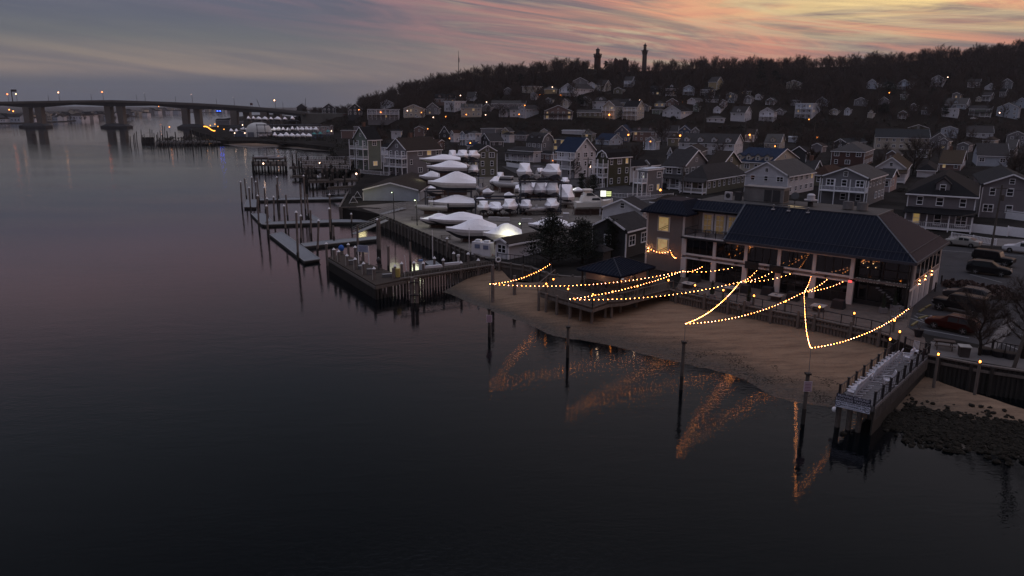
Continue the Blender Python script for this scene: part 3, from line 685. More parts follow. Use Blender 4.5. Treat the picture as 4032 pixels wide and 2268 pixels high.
(2143, 2252, 0, 471, 438, 'GX', 'k', 'b', 'brown house with a wide white-posted porch and pointed gables', .6, None, 'PL'),
(2332, 2396, 0, 434, 398, 'H', 'w', 's', 'white three-storey house with dormer above the twin gables', .7, None, '1'),
(2373, 2420, 2453, 471, 418, 'GX', 'c', 's', 'pale gabled house with tiered balconies and lit windows, by the street lamp', .8, -34, 'BL'),
(2455, 2507, 2534, 473, 420, 'GY', 'c', 'k', 'cream house with three tiers of white balconies right of the street lamp', .9, -34, 'B'),
(2408, 2470, 2484, 430, 403, 'GY', 'c', 's', 'cream gable and grey roof behind the tiered balcony houses', .7, -30, ''),
(2273, 2372, 0, 467, 442, 'GY', 'n', 'g', 'low grey-brown ranch house between porch house and balcony houses', .35, None, ''),
(2560, 2598, 0, 377, 360, 'MY', 'd', 'k', 'dark cottage with white dormer high in the wood', .6, None, '1'),
(2621, 2664, 0, 379, 347, 'H', 'w', 'k', 'white square house with dark pyramid roof and dormer', .7, None, '1P'),
(2689, 2732, 0, 375, 346, 'GX', 'l', 's', 'pale lilac gabled house right of the pyramid-roofed one', .5, None, 'B'),
(2757, 2813, 0, 378, 352, 'H', 'd', 'k', 'dark house wrapped in pale lit balcony rails', .4, None, 'B'),
(2789, 2820, 2844, 356, 322, 'GY', 'y', 's', 'tall yellowish house above the lit balcony rails', .6, -36, ''),
(2576, 2616, 0, 423, 406, 'H', 'w', 's', 'low white sunroom house at the left of the middle terrace', .5, None, ''),
(2622, 2670, 0, 422, 402, 'GX', 'k', 's', 'dusky gabled cottage under an orange lamp', .6, None, ''),
(2706, 2738, 2771, 414, 396, 'GX', 'w', 'g', 'white gabled cottage with grey roof extension to the right', .6, -34, ''),
(2779, 2827, 0, 405, 389, 'GY', 'w', 'k', 'white-windowed dark-roofed cottage below the balcony rails', .6, None, '1'),
(2856, 2890, 2901, 407, 372, 'GX', 'l', 's', 'pale blue narrow tall house with flat gable in the trees', .45, None, ''),
(2608, 2680, 2723, 472, 438, 'GX', 'w', 'k', 'white house with flat tower front and dark side roofs above the townhouses', .7, -36, ''),
(2783, 2851, 0, 484, 465, 'H', 'w', 'g', 'low white bungalow above the townhouse roofs', .3, None, ''),
(2876, 2930, 2956, 480, 443, 'GY', 'w', 's', 'white house with a big lit dormer over the long row house', .7, -36, '1L'),
(2990, 3045, 3056, 479, 440, 'GX', 'w', 's', 'white house with balcony and front gable right of the lit dormer house', .6, None, 'B'),
(3095, 3150, 3156, 354, 326, 'GX', 'c', 's', 'pale house with arched gable alone in the dark wood', .4, None, ''),
(3130, 3195, 3230, 471, 409, 'F', 'l', 'w', 'white-edged flat-roofed modern house with amber window', .3, -34, 'BL'),
(3114, 3150, 0, 418, 396, 'F', 'g', 'w', 'low grey house with white roof edge behind the modern house', .3, None, ''),
(3208, 3258, 0, 420, 398, 'GX', 'l', 'k', 'small white triangle gable in dark trees', .7, None, ''),
(3411, 3450, 3455, 352, 326, 'GX', 'l', 's', 'pale gabled house, left of the upper right-hand group', .8, None, ''),
(3362, 3412, 0, 420, 395, 'GX', 'g', 's', 'dim grey house half hidden by branches on the right slope', .5, None, ''),
(3457, 3498, 0, 417, 395, 'GX', 'g', 's', 'dim house with small white dormer on the right slope', .7, None, ''),
(2908, 2955, 0, 373, 358, 'H', 'n', 'k', 'low dark house with one warm lamp deep in the wood', .5, None, 'L'),
(3456, 3532, 0, 348, 332, 'H', 'e', 'n', 'green-grey low house behind dark evergreens', .4, None, ''),
(3533, 3580, 3607, 354, 326, 'GX', 'l', 'g', 'white twin-gabled villa with balconies on the upper right slope', .6, -40, 'B'),
(3665, 3712, 3728, 342, 308, 'GX', 'w', 's', 'tall white villa with long balconies beside a bright lamp', .6, -34, 'B'),
(3810, 3855, 0, 346, 324, 'GY', 'k', 's', 'dim brown house with balcony among trees on the far right', .6, None, 'B'),
(3876, 3920, 0, 356, 346, 'GX', 'w', 'w', 'white snow-like roofed shed on the far right slope', .8, None, 'n'),
(3940, 3982, 0, 352, 322, 'GX', 'g', 's', 'ghostly grey turreted house at the far right', .7, None, ''),
(3705, 3770, 0, 466, 428, 'F', 'w', 'w', 'white glass-fronted house with two rows of big windows', .3, None, ''),
(3720, 3800, 3817, 432, 410, 'GY', 'l', 'g', 'grey-roofed wide house with small tower gable above the glass-fronted one', .7, None, '1'),
(3813, 3900, 0, 462, 428, 'GY', 'e', 's', 'long green-white house with skylights right of the glass-fronted one', .5, None, 'P'),
(3920, 4005, 4012, 472, 424, 'GX', 'l', 's', 'pale house with broad gable and two rows of many windows', .5, None, ''),
(3975, 4060, 0, 432, 408, 'GX', 'l', 's', 'white gabled house behind the many-windowed one', .7, None, ''),
(3841, 3862, 0, 402, 388, 'GX', 'c', 's', 'tiny cream gable above the skylit house', .8, None, ''),
(1270, 1322, 0, 452, 425, 'GX', 'd', 'g', 'dark blue steep-roofed house left of the bridge end', .75, None, ''),
(1372, 1425, 0, 455, 428, 'GX', 'd', 'g', 'dark blue house with slanting pale roof right of the bridge end', .75, None, ''),
(1168, 1208, 0, 432, 422, 'GX', 'd', 'k', 'low dark house with twin chimneys at the end of the bridge', .7, None, 'n'),
(1180, 1300, 1306, 530, 498, 'GY', 'p', 'b', 'long brown-roofed tan motel beside the far marina', .5, -22, ''),
(1395, 1450, 0, 530, 500, 'F', 'g', 'g', 'flat grey building right of the playground', .3, None, 'n'),
]
for e in HL:
    pl, pc, pr, yb, ye, roof, wc, rc, lab, pitch, yaw, xx = e
    house(pl, pc, pr, yb, ye, roof, wc, rc, lab, pitch, yaw, xx)
# smaller infill houses half hidden among trees, between the described ones
R = random.Random(77)
INF = [(x, y, 'hill') for x, y in [(1470, 448), (1532, 440), (1860, 398), (1925, 440), (2105, 395), (2165, 412), (2230, 425), (2310, 418), (2440, 372), (2480, 345), (2545, 440), (2590, 452), (2745, 440), (2830, 445), (2850, 425), (2990, 395), (3040, 415), (3075, 455), (3290, 452), (3340, 455), (3560, 395), (3600, 440), (3650, 455), (3560, 470), (3770, 395), (3890, 400), (3950, 385), (2390, 452), (3430, 468), (2950, 410)]]
INF += [(x, y, 'town') for x, y in [(1660, 540), (1705, 552), (1905, 540), (2060, 555), (2150, 548), (2260, 560), (2320, 560), (2570, 590), (2660, 575), (2830, 575), (2960, 560), (3060, 625), (3225, 600), (3350, 640), (3520, 640), (3640, 620), (3720, 590), (3800, 600), (3900, 580), (3980, 620)]]
for i, (px, yb, kd) in enumerate(INF):
    if any(a < px < b_ and c + 26 < yb < d for (a, b_, c, d, Y) in HRECTS): continue
    w_ = R.uniform(24, 40) if kd == 'hill' else R.uniform(36, 58); h_ = R.uniform(17, 28) if kd == 'hill' else R.uniform(24, 36)
    e = house(px - w_ * .6, px + w_ * .2, px + w_ * .5, yb, yb - h_, R.choice(['GX', 'GY', 'H', 'GX']), R.choice('gcwlvnke'), R.choice('skbgs'), ('modest house half hidden by branches on the hillside' if kd == 'hill' else 'small roof and walls glimpsed between larger town houses'), R.uniform(.45, .8), None, R.choice(['', 'B', 'L', '1', 'P']))
    e['group'] = 'half-hidden hillside houses' if kd == 'hill' else 'small infill houses in the town'
# woodland fill between and below the houses
spots = []
R = random.Random(5); tries = 0
while len(spots) < 2300 and tries < 26000:
    tries += 1
    p = R.uniform(1160, 4150); ft = interp(FOOT_TAB, p); Rr = max(690, ft + 60); y = ft + (Rr - ft) * (R.random() ** .75) - 4
    x = (p - CX) / HZ * y; z = hill(x, y)
    sc = R.uniform(.55, 1.1) * (.55 if p < 1420 else 1)
    if y < ft + 50: sc *= .5
    bx, by = proj((x, y, z)); tx, ty = proj((x, y, z + 12 * sc)); bad = False
    for (a, b_, c, d, Y) in HRECTS:
        if a < tx < b_ and c < by + 3 and ty < d and y < Y + 3: bad = True; break
        if abs(y - Y) < 9 and a < tx < b_: bad = True; break
    if bad and R.random() < .82: continue
    if (2300 < p < 2390 or 2500 < p < 2570) and y > 640: continue
    spots.append((x, y, z - .3, sc, R.uniform(0, 6.3), R.randrange(5)))
p = 1150.0
while p < 4120:
    ft = interp(FOOT_TAB, p); Rr = max(690, ft + 60) + R.uniform(-16, 14); x = (p - CX) / HZ * Rr; s_ = R.uniform(.35, .85) * (.6 if p < 1400 else 1)
    if 2318 < p < 2385 or 2505 < p < 2568 or 2405 < p < 2480: s_ = min(s_, .4)
    spots.append((x, Rr, hill(x, Rr) - .3, s_, R.uniform(0, 6.3), R.randrange(5))); p += R.uniform(9, 17)
wood_mass('woodland', spots, 'dark bare winter wood covering the hillside')
# ================= RESTAURANT =================
metal = mat('navy_metal_roof', (.006, .009, .019), .5, metal=.0, var=.12, vs=.4, spec=.03)
metal_edge = mat('roof_seam_metal', (.016, .018, .030), .5, metal=.0, var=0, spec=.15)
sid = siding('taupe_siding', (.185, .155, .15)); trimw = mat('pale_trim', (.55, .50, .50), .6, var=.08)
blk = mat('black_cladding', (.010, .010, .012), .6, var=0); bigglass = mat('dark_plate_glass', (.006, .006, .008), .04, var=0, spec=.9)
A0 = Vector((21.9, 92.7, 2.2)); RZ = math.radians(-40)
rest = empty('restaurant', A0, RZ, 'large two-storey waterfront restaurant with navy seamed metal roof, taupe tower and glazed bays', 'restaurant')
def RW(x, y, z): return A0 + Matrix.Rotation(RZ, 3, 'Z') @ Vector((x, y, z))
XL, YD, ze, zt = 26.2, 15.7, 5.6, 9.4
w = MB()
def wallbox(mb, x0, x1, y0, y1, z0, z1): mb.box(((x0 + x1) / 2, (y0 + y1) / 2, (z0 + z1) / 2), (x1 - x0, y1 - y0, z1 - z0))
wallbox(w, 0, 20.3, .12, .5, 2.66, 3.0); wallbox(w, 0, .3, .3, YD, -.2, 5.3); wallbox(w, 26.0, 26.2, 2.2, YD, 2.3, 5.4); wallbox(w, .3, 26, YD - .3, YD, -.2, 5.4)
wallbox(w, -6.4, -.9, 1.7, 8.2, -.2, 7.85)
wallbox(w, -.9, 5.6, 4.3, 4.6, 5.2, 8.4); wallbox(w, 0, 26, .5, 15, 2.7, 2.9); wallbox(w, 0.1, 5.5, .2, 4.3, 4.98, 5.28)
w.add([(5.6, -.2, 5.5), (5.6, 4.3, 5.5), (5.6, 4.3, 8.7)], [(0, 1, 2)]); wallbox(w, -.9, -.2, 4.0, 4.3, 5.3, 8.4)
w.build('wall', sid, rest)
rf = MB(); o_ = .6
def seams(mb, a, b, c, d, step=.45):   # a->b eave, d->c ridge edges; seams run up the slope
    a, b, c, d = map(Vector, (a, b, c, d)); e = (b - a).normalized(); n = (b - a).cross(d - a).normalized()
    if n.z < 0: n = -n
    Le = (b - a).length; s0 = (d - a).dot(e); s1 = (c - a).dot(e); up = d - a - e * s0; k = step
    while k < Le:
        t = 1.0
        if k < s0: t = k / s0
        if k > s1: t = (Le - k) / (Le - s1)
        p = a + e * k + n * .03; mb.bar(p, p + up * t, .05, .07, up=n); k += step
se = MB()
fr = [(5.6, -o_, ze), (XL + o_, -o_, ze), (XL - 5.1, 5.1, zt), (5.6, 5.1, zt)]
rt = [(XL + o_, -o_, ze), (XL + o_, YD + o_, ze), (XL - 5.1, YD - 5.1, zt), (XL - 5.1, 5.1, zt)]
bk = [(XL + o_, YD + o_, ze), (-.6, YD + o_, ze), (2, YD - 5.1, zt), (XL - 5.1, YD - 5.1, zt)]
st = [(-.9, 3.5, 8.33), (5.6, 3.5, 8.33), (5.6, 5.1, zt), (-.9, 5.1, zt)]
for q in (fr, rt, bk, st): thick_poly(rf, q, .2)
for q in (fr, st): seams(se, *q)
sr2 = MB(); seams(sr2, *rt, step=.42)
ev = MB()
for p, q in ((fr[0], fr[1]), (rt[0], rt[1])): ev.bar(Vector(p) - Vector((0, 0, .1)), Vector(q) - Vector((0, 0, .1)), .16, .3)
for p, q in ((fr[1], fr[2]), (fr[3], fr[2]), (rt[2], rt[3]), (fr[0], fr[3]), (st[0], st[1])): ev.bar(Vector(p) + Vector((0, 0, .03)), Vector(q) + Vector((0, 0, .03)), .2, .12)
# snow rail low on the slopes
ev.bar((5.8, .35, ze + .8), (XL - .4, .35, ze + .8), .05); ev.bar((XL - .35, .4, ze + .8), (XL - .35, YD - .3, ze + .8), .05)
r_ = rf.build('roof', metal, rest); sr2.build('roof_seam', mat('seam_painted_sheen', (.16, .125, .13), .4, metal=.3, var=0), r_); se.build('roof_seam', metal_edge, r_); ev.build('gutter', mat('roof_edge_navy', (.03, .035, .05), .5, var=0), r_)  # right-slope seams coloured paler and pinker: sky sheen painted into the metal
# tower roof
tr = MB(); TE = 7.85; T = [(-7.1, 1.0, TE), (-.2, 1.0, TE), (-.2, 8.9, TE), (-7.1, 8.9, TE)]; U = [(-5.2, 2.9, TE + 1.5), (-2.1, 2.9, TE + 1.5), (-2.1, 7.0, TE + 1.5), (-5.2, 7.0, TE + 1.5)]
s2 = MB()
for i in range(4):
    q = [T[i], T[(i + 1) % 4], U[(i + 1) % 4], U[i]]; thick_poly(tr, q, .2)
    if i < 2: seams(s2, *q, step=.42)
thick_poly(tr, U, .1)
t_ = tr.build('tower_roof', metal, rest); s2.build('roof_seam', metal_edge, t_)
fl = MB(); wallbox(fl, -.9, 21.1, 5.1, 12.4, zt - .25, zt + .03); fl.build('flat_roof', mat('flat_roof_membrane', (.045, .042, .042), .8, var=.4, vs=.35), rest)
# white frame of columns and beams
tm = MB()
cols = [0.0, 4.05, 8.1, 12.15, 16.2, 20.3]
for c in cols: wallbox(tm, c - .02, c + .36, -.08, .3, 2.9, 5.45); wallbox(tm, c - .12, c + .5, -.12, .3, 0, 2.55)
for z0, z1 in ((5.12, 5.42), (3.0, 3.2), (2.5, 2.66)): wallbox(tm, .3, 20.3, -.1 + (z0 == 2.5) * .004, .3, z0, z1)
wallbox(tm, 26.0, 26.26, 2.0, 2.2, 0, 5.4); wallbox(tm, 26.0, 26.28, 2.2, 15.6, 2.2, 2.42); wallbox(tm, 26.0, 26.26, 15.4, 15.66, 0, 5.4)
for c in (-6.42, -1.1): wallbox(tm, c, c + .22, 1.62, 1.8, 0, 7.8)
wallbox(tm, -.95, -.85, 1.9, 2.1, 0, 5)
tm.build('column_frame', trimw, rest)
for i in range(5):
    g_ = MB(); x0, x1 = cols[i] + .36, cols[i + 1] - .02; wallbox(g_, x0, x1, .1, .14, 3.2, 5.12)
    o = g_.build('window', bigglass, rest); m_ = MB()
    for k in (1, 2, 3): wallbox(m_, x0 + (x1 - x0) * k / 4 - .03, x0 + (x1 - x0) * k / 4 + .03, .04, .1, 3.2, 5.12)
    m_.build('mullion', blk, o)
    g_ = MB(); x0 += .14; x1 -= .1; wallbox(g_, x0, x1, .2, .24, 0, 2.5); o = g_.build('folding_door', bigglass, rest); m_ = MB()
    for k in range(5): wallbox(m_, x0 + (x1 - x0) * k / 4 - .03, x0 + (x1 - x0) * k / 4 + .03, .14, .2, 0, 2.5)
    wallbox(m_, x0, x1, .135, .2, 1.15, 1.22); m_.build('mullion', blk, o)
# recessed black glazed corner
g_ = MB(); wallbox(g_, 20.7, 26.0, 1.2, 1.26, 0, 5.5); wallbox(g_, 26.04, 26.1, .2, 2.0, 2.5, 5.4); g_.build('corner_glazing', bigglass, rest)
m_ = MB()
for x_ in (20.7, 22.0, 23.4, 24.8, 26.0): wallbox(m_, x_ - .05, x_ + .05, 1.08, 1.2, 0, 5.4)
wallbox(m_, 20.7, 26.05, 1.0, 1.2, 2.45, 3.0); wallbox(m_, 20.7, 26.05, 1.09, 1.2, 4.1, 4.18); wallbox(m_, 26.0, 26.14, .1, .2, 0, 5.5); wallbox(m_, 26.0, 26.14, 1.1, 1.18, 2.4, 5.4); wallbox(m_, 20.7, 26.1, .9, 1.1, 0, .5)
m_.build('glazing_frame', blk, rest)
b_ = MB(); b_.bar((26.3, .5, 2.35), (26.3, 2.1, 2.35), .05, .25); b_.build('white_band', trimw, rest)
sg = link('sign_lettering', text_mesh('PROVING   GROUND', .50, .03, .012, 1.15), rest); sg.location = (23.4, .93, 2.73); sg.rotation_euler = (math.pi / 2, 0, 0)
sg.data.materials.append(mat('sign_letter_pale', (.55, .5, .5), .5, emit=.12, ec=(.8, .72, .75), var=0))
em = MB(); em.box((23.1, .93, 2.70), (.42, .05, .16)); em.box((23.1, .93, 2.86), (.22, .05, .14)); em.box((23.1, .93, 2.97), (.07, .05, .1)); em.build('sign_emblem', MATS['sign_letter_pale'], sg.parent)
# outside stair with pale nosings
sr = MB(); 
for k in range(11): wallbox(sr, 23.0 + k * .30, 23.30 + k * .30, .25, .85, 2.2 - k * .2 - .05, 2.2 - k * .2)
sr.build('stair_tread', mat('stair_nosing', (.16, .15, .16), .8, var=0), rest)
# lamps inside the upper floor
for x_, y_, z_ in ((21.3, 1.9, 4.6), (21.8, 2.4, 4.2), (22.3, 1.8, 4.7), (22.6, 2.8, 4.3)):
    b_ = MB(); b_.ball((x_, .97, z_), .05, 6, 4); b_.build('pendant_lamp', mat('pendant_glow', (1, .7, .35), emit=1.6, ec=(1, .6, .25), var=0), rest)
# tower windows (lit) and balcony doors
for z_, h_ in ((6.3, 1.75), (3.35, 1.8)):
    f = MB(); wallbox(f, -4.75, -2.95, 1.6, 1.7, z_ - h_ / 2 - .15, z_ + h_ / 2 + .15); o = f.build('window', trimw, rest); o['label'] = 'lit stairwell window'
    f = MB(); wallbox(f, -4.6, -3.1, 1.56, 1.6, z_ - h_ / 2, z_ + h_ / 2); f.build('pane', lit, o)
    f = MB(); f.bar((-4.5, 1.55, z_ - h_ / 2 + .1), (-3.2, 1.55, z_ - .1), .05, .06); f.bar((-4.2, 1.55, z_ - h_ / 2 + .05), (-3.2, 1.55, z_ - .35), .04, .05)
    wallbox(f, -3.16, -3.1, 1.54, 1.56, z_ - h_ / 2, z_ + h_ / 2); wallbox(f, -4.6, -4.55, 1.54, 1.56, z_ - h_ / 2, z_ + h_ / 2); f.build('stair_rail', blk, o)
for x0, l in ((.5, 1), (2.2, 1), (3.9, 1)):
    f = MB(); wallbox(f, x0 - .15, x0 + 1.35, 4.2, 4.3, 5.3, 7.9); o = f.build('balcony_door', trimw, rest)
    f = MB(); wallbox(f, x0 + .1, x0 + 1.1, 4.15, 4.2, 5.4, 7.7); f.build('pane', mat('dim_interior', (.3, .2, .1), emit=.045, ec=(1, .62, .25), var=.5, vs=1.6), o)
    f = MB(); wallbox(f, x0 + .57, x0 + .63, 4.11, 4.15, 5.4, 7.7); wallbox(f, x0 + .1, x0 + 1.1, 4.112, 4.15, 6.3, 6.36); wallbox(f, x0 + .1, x0 + 1.1, 4.112, 4.15, 7.1, 7.16); f.build('mullion', trimw, o)
bl = MB(); gl = MB()
for k in range(5): wallbox(bl, .05 + k * 1.37, .13 + k * 1.37, .02, .12, 5.28, 6.35)
bl.bar((.05, .07, 6.35), (5.6, .07, 6.35), .07); bl.bar((.09, .07, 6.35), (.09, 3.6, 6.35), .07); wallbox(bl, -.3, 5.7, -.35, .1, 5.1, 5.3)
o = bl.build('balcony_railing', blk, rest); wallbox(gl, .15, 5.6, .05, .08, 5.35, 6.28)
gm2 = mat('rail_glass', (.05, .05, .06), .1, var=0); gm2.node_tree.nodes['Principled BSDF'].inputs['Alpha'].default_value = .35; gl.build('glass_panel', gm2, o)
for x_, y_ in ((2.2, 2.2), (4.3, 2.4)):
    t = empty('bistro_table', RW(x_, y_, 5.3), RZ, 'dark round table on the restaurant balcony, ' + ('near the tower' if x_ < 3 else 'near the big roof'), 'table', 'tables on the balcony')
    m_ = MB(); m_.tube((0, 0, .72), (0, 0, .76), .42, n=12); m_.build('table_top', mat('table_grey', (.08, .08, .09), .5), t); m_ = MB(); m_.tube((0, 0, .02), (0, 0, .72), .04); m_.tube((0, 0, 0), (0, 0, .03), .25, n=10); m_.build('pedestal', black, t)
# right wall: windows, sconces, white panels
for k in range(6):
    y0 = 2.6 + k * 2.05; f = MB(); wallbox(f, 26.18, 26.26, y0, y0 + 1.9, 3.0, 5.15); o = f.build('window', trimw, rest); f = MB(); wallbox(f, 26.26, 26.29, y0 + .16, y0 + 1.74, 3.14, 5.02); f.build('pane', bigglass, o)
f = MB(); wallbox(f, 26.0, 26.2, 2.2, 15.5, 0, 2.2); f.build('ground_floor_wall', mat('white_panel_wall', (.42, .41, .45), .6, var=.1), rest)
for k in range(4):
    y0 = 3.2 + k * 2.7; f = MB(); wallbox(f, 26.2, 26.25, y0, y0 + 1.6, .05, 2.0); o = f.build('service_door', mat('service_door_' + ('dark' if k == 3 else 'grey'), (.03, .035, .05) if k == 3 else (.30, .30, .34), .6), rest)
def sconce(parent, loc, rz, strength=1):
    b_ = MB(); b_.box((0, 0, 0), (.12, .12, .3)); b_.box((.0, 0, .0), (.16, .16, .06)); o = b_.build('sconce', black, parent); o.location = loc; o.rotation_euler = (0, 0, rz)
    for s_ in (-1, 1):
        c_ = MB(); c_.cone((0, 0, .15 if s_ > 0 else -.24), .07, .09, 6); c_.build('bulb', lampw, o)
    return o
for y0 in (4.6, 7.6, 10.9):
    sconce(rest, (26.36, y0, 2.62), 0)
    for s_ in (1, -1):
        l_ = bpy.data.lights.new('sconce_light', 'SPOT'); l_.energy = 14; l_.color = (1, .58, .25); l_.spot_size = math.radians(70); l_.spot_blend = .6; l_.shadow_soft_size = .03
        lo = bpy.data.objects.new('sconce_light', l_); COL.objects.link(lo); lo.parent = rest; lo.location = (26.4, y0, 2.62 + .2 * s_); lo.rotation_euler = (math.pi if s_ > 0 else 0, 0, 0)
sconce(rest, (-5.95, 1.6, 2.6), 0)
l_ = bpy.data.lights.new('sconce_light', 'POINT'); l_.energy = 10; l_.color = (1, .6, .25); l_.shadow_soft_size = .05
lo = bpy.data.objects.new('sconce_light', l_); COL.objects.link(lo); lo.parent = rest; lo.location = (-5.9, 1.35, 2.7)
f = MB(); wallbox(f, 20.25, 20.62, -.16, -.1, 2.5, 2.72); f.build('exit_light', mat('red_glow', (1, .1, .1), emit=1.6, ec=(1, .08, .08), var=0), rest)
for x_, z_ in ((9.2, 2.55), (12.2, 2.5)):
    f = MB(); wallbox(f, x_ - .8, x_ + .8, -.4, -.2, z_ - .1, z_ + .75); f.build('wall_screen', blk, rest)
for x_ in (2.4, 7.2, 10.9, 14.0, 17.8): f = MB(); f.box((x_, -.25, 2.82), (.3, .3, .16)); f.build('speaker', black, rest)
# roof-top plant
def rooft(name, x, y, label, cat, parts, grp=None):
    e = empty(name, RW(x, y, zt + .03), RZ, label, cat, grp)
    for nm_, mb_, mm in parts: mb_.build(nm_, mm, e)
    return e
whm = mat('fan_white', (.40, .39, .42), .5, var=.1); bgm = mat('plant_grey', (.14, .135, .14), .6, var=.2); lst = mat('plant_dark', (.03, .03, .035), .7)
b1 = MB(); b1.box((0, 0, .55), (.95, .4, 1.05)); b2 = MB(); b2.tube((0, -.2, .6), (0, -.24, .6), .33, n=14); rooft('condenser_unit', 2.3, 7.4, 'white single-fan condenser standing near the left end of the flat roof', 'condenser', [('casing', b1, whm), ('fan_grille', b2, lst)])
b1 = MB(); b1.box((0, 0, .6), (.8, .5, 1.1)); rooft('condenser_unit', 3.5, 7.7, 'dark condenser just right of the white fan unit', 'condenser', [('casing', b1, lst)])
b1 = MB(); b1.box((0, 0, .95), (5.2, 2.0, 1.8)); b1.box((0, 0, 1.9), (5.4, 2.2, .12)); b2 = MB(); [b2.box((x_, -1.02, .9), (.95, .05, 1.5)) for x_ in (.6, 1.7)]; b2.box((2.62, 0, .9), (.05, 1.5, 1.4)); rooft('air_handler', 6.6, 9.2, 'big boxy grey air handling unit with louvred doors on the flat roof', 'air handler', [('casing', b1, bgm), ('louvre_door', b2, lst)])
b1 = MB(); b1.tube((0, 0, 0), (0, 0, .7), .33); b2 = MB(); b2.tube((0, 0, .7), (0, 0, .85), .75, .8, 14); b2.tube((0, 0, .85), (0, 0, 1.35), .5, .45, 14); b2.ball((0, 0, 1.35), .5, 12, 6, (1, 1, .5)); rooft('exhaust_fan', 12.6, 8.2, 'white mushroom-shaped exhaust fan on its dark curb', 'exhaust fan', [('curb', b1, lst), ('hood', b2, whm)])
for i, x_ in enumerate((17.0, 18.6)):
    b1 = MB(); b1.tube((0, 0, .1), (0, 0, .95), .62, n=16); b2 = MB(); b2.tube((0, 0, .95), (0, 0, 1.0), .64, .5, 16); rooft('heat_pump', x_, 8.3, ('left' if i == 0 else 'right') + ' one of two round-cornered grey heat pumps on the roof', 'heat pump', [('casing', b1, bgm), ('fan_guard', b2, lst)], 'twin heat pumps on the flat roof')
b1 = MB(); b1.tube((0, 0, 0), (0, 0, 1.0), .05); b2 = MB(); b2.tube((0, -.1, 1.0), (.05, -.25, 1.1), .45, .5, 14); rooft('satellite_dish', 10.4, 9.0, 'dark satellite dish beside the air handler', 'satellite dish', [('mast', b1, lst), ('dish', b2, lst)])
for i, x_ in enumerate((9.4, 11.3, 13.6)):
    b1 = MB(); b1.box((0, 0, .0), (.35, .5, .1)); b2 = MB(); b2.tube((0, 0, 0), (0, 0, .55), .09); b2.cone((0, 0, .55), .16, .1)
    e = rooft('roof_vent', x_, 4.6, ['small pale roof vent, left of three', 'small pale roof vent, middle of three', 'roof vent with a pale flashing plate, right of three'][i], 'roof vent', [('flashing', b1, whm), ('pipe', b2, bgm)], 'vents along the top of the navy roof'); e.location.z = 2.2 + zt - .25
pd = MB(); pd.prism([(8.0, 6.6), (9.6, 6.3), (11.5, 6.7), (12.3, 7.2), (10, 7.4), (8.4, 7.1)], zt + .032, zt + .04); o = pd.build('roof_puddle', mat('puddle', (.02, .02, .025), .03, var=0, spec=1), rest)
pd = MB(); pd.prism([(9.0, 5.5), (12.6, 5.35), (12.9, 5.75), (9.4, 5.95)], zt + .032, zt + .04); pd.build('roof_puddle', MATS['puddle'], rest)

# ================= BULKHEADS =================
def bulkhead(pts, zt_, zb, label, post_step=2.6, post_top=.6, rail=False, m=wood, capm=wood, cap=True, post_r=.15, batten=.34, cat='seawall'):
    e = empty('seawall', pts[0], 0, label, cat); inv = -Vector(pts[0]); wl = MB(); po = []; cp = MB(); rl = MB()
    for a, b in zip(pts, pts[1:]):
        a = Vector((a[0], a[1], 0)) + Vector((inv.x, inv.y, 0)); b = Vector((b[0], b[1], 0)) + Vector((inv.x, inv.y, 0)); d = (b - a); Ln = d.length; d.normalize(); nrm = Vector((d.y, -d.x, 0))
        if (nrm.dot(-(Vector((a.x, a.y, 0)) + Vector((pts[0][0], pts[0][1], 0))))) < 0: nrm = -nrm
        z0, z1 = zb + inv.z, zt_ + inv.z
        wl.bar(a + Vector((0, 0, (z0 + z1) / 2)) + nrm * .05, b + Vector((0, 0, (z0 + z1) / 2)) + nrm * .05, .1, z1 - z0)
        k = batten / 2
        while k < Ln: c = a + d * k + nrm * .13; wl.box((c.x, c.y, (z0 + z1) / 2 - .05), (.17, .17, z1 - z0 - .1), math.atan2(d.y, d.x)); k += batten
        if cap: cp.bar(a + Vector((0, 0, z1 + .06)) + nrm * .1, b + Vector((0, 0, z1 + .06)) + nrm * .1, .42, .13)
        cp.bar(a + Vector((0, 0, z1 - .45)) + nrm * .26, b + Vector((0, 0, z1 - .45)) + nrm * .26, .14, .22)
        if rail: rail_mb(rl, a + Vector((0, 0, z1 + .12)), b + Vector((0, 0, z1 + .12)), .95, max(2, int(Ln / 1.4)), .06)
        k = post_step * .4
        while k < Ln: c = a + d * k + nrm * .42; po.append((c, z0, z1 + post_top)); k += post_step
    wl.build('plank_wall', m, e)
    cp.build('cap_timber', capm, e)
    if rl.v: rl.build('railing', black, e)
    for c, z0, z1 in po:
        t = MB(); t.tube((c.x, c.y, z0), (c.x, c.y, z1), post_r, post_r * .95, 8); t.build('post', m, e)
    return e
def pp(a, z): return [P(x, y, z) for x, y in a]
bulkhead(pp([(2640, 1142), (2745, 1166), (2900, 1196), (3000, 1217), (3172, 1248), (3310, 1278), (3428, 1302), (3503, 1322)], 2.3), 2.3, .3, 'timber bulkhead with black railing between the beach and the restaurant patio', 2.9, .65, True)
bulkhead(pp([(1955, 1031), (2090, 1052), (2175, 1084), (2300, 1094)], 2.3), 2.3, .3, 'wooden bulkhead holding the marina office yard above the beach', 2.0, .35, False)
bulkhead(pp([(1500, 846), (1536, 857), (1620, 893), (1775, 959), (1908, 1015)], 2.3), 2.3, -1, 'dark timber bulkhead running back along the marina basin', 1.9, .1, False, wood)
bulkhead(pp([(1335, 817), (1420, 817), (1500, 820)], 2.3), 2.3, -1, 'planked bulkhead in front of the blue-gabled shed', 1.6, .2, False)
bulkhead(pp([(1368, 757), (1335, 817)], 2.3), 2.3, -1, 'short return bulkhead at the left of the shed yard', 1.6, .2, False, wood_dk)
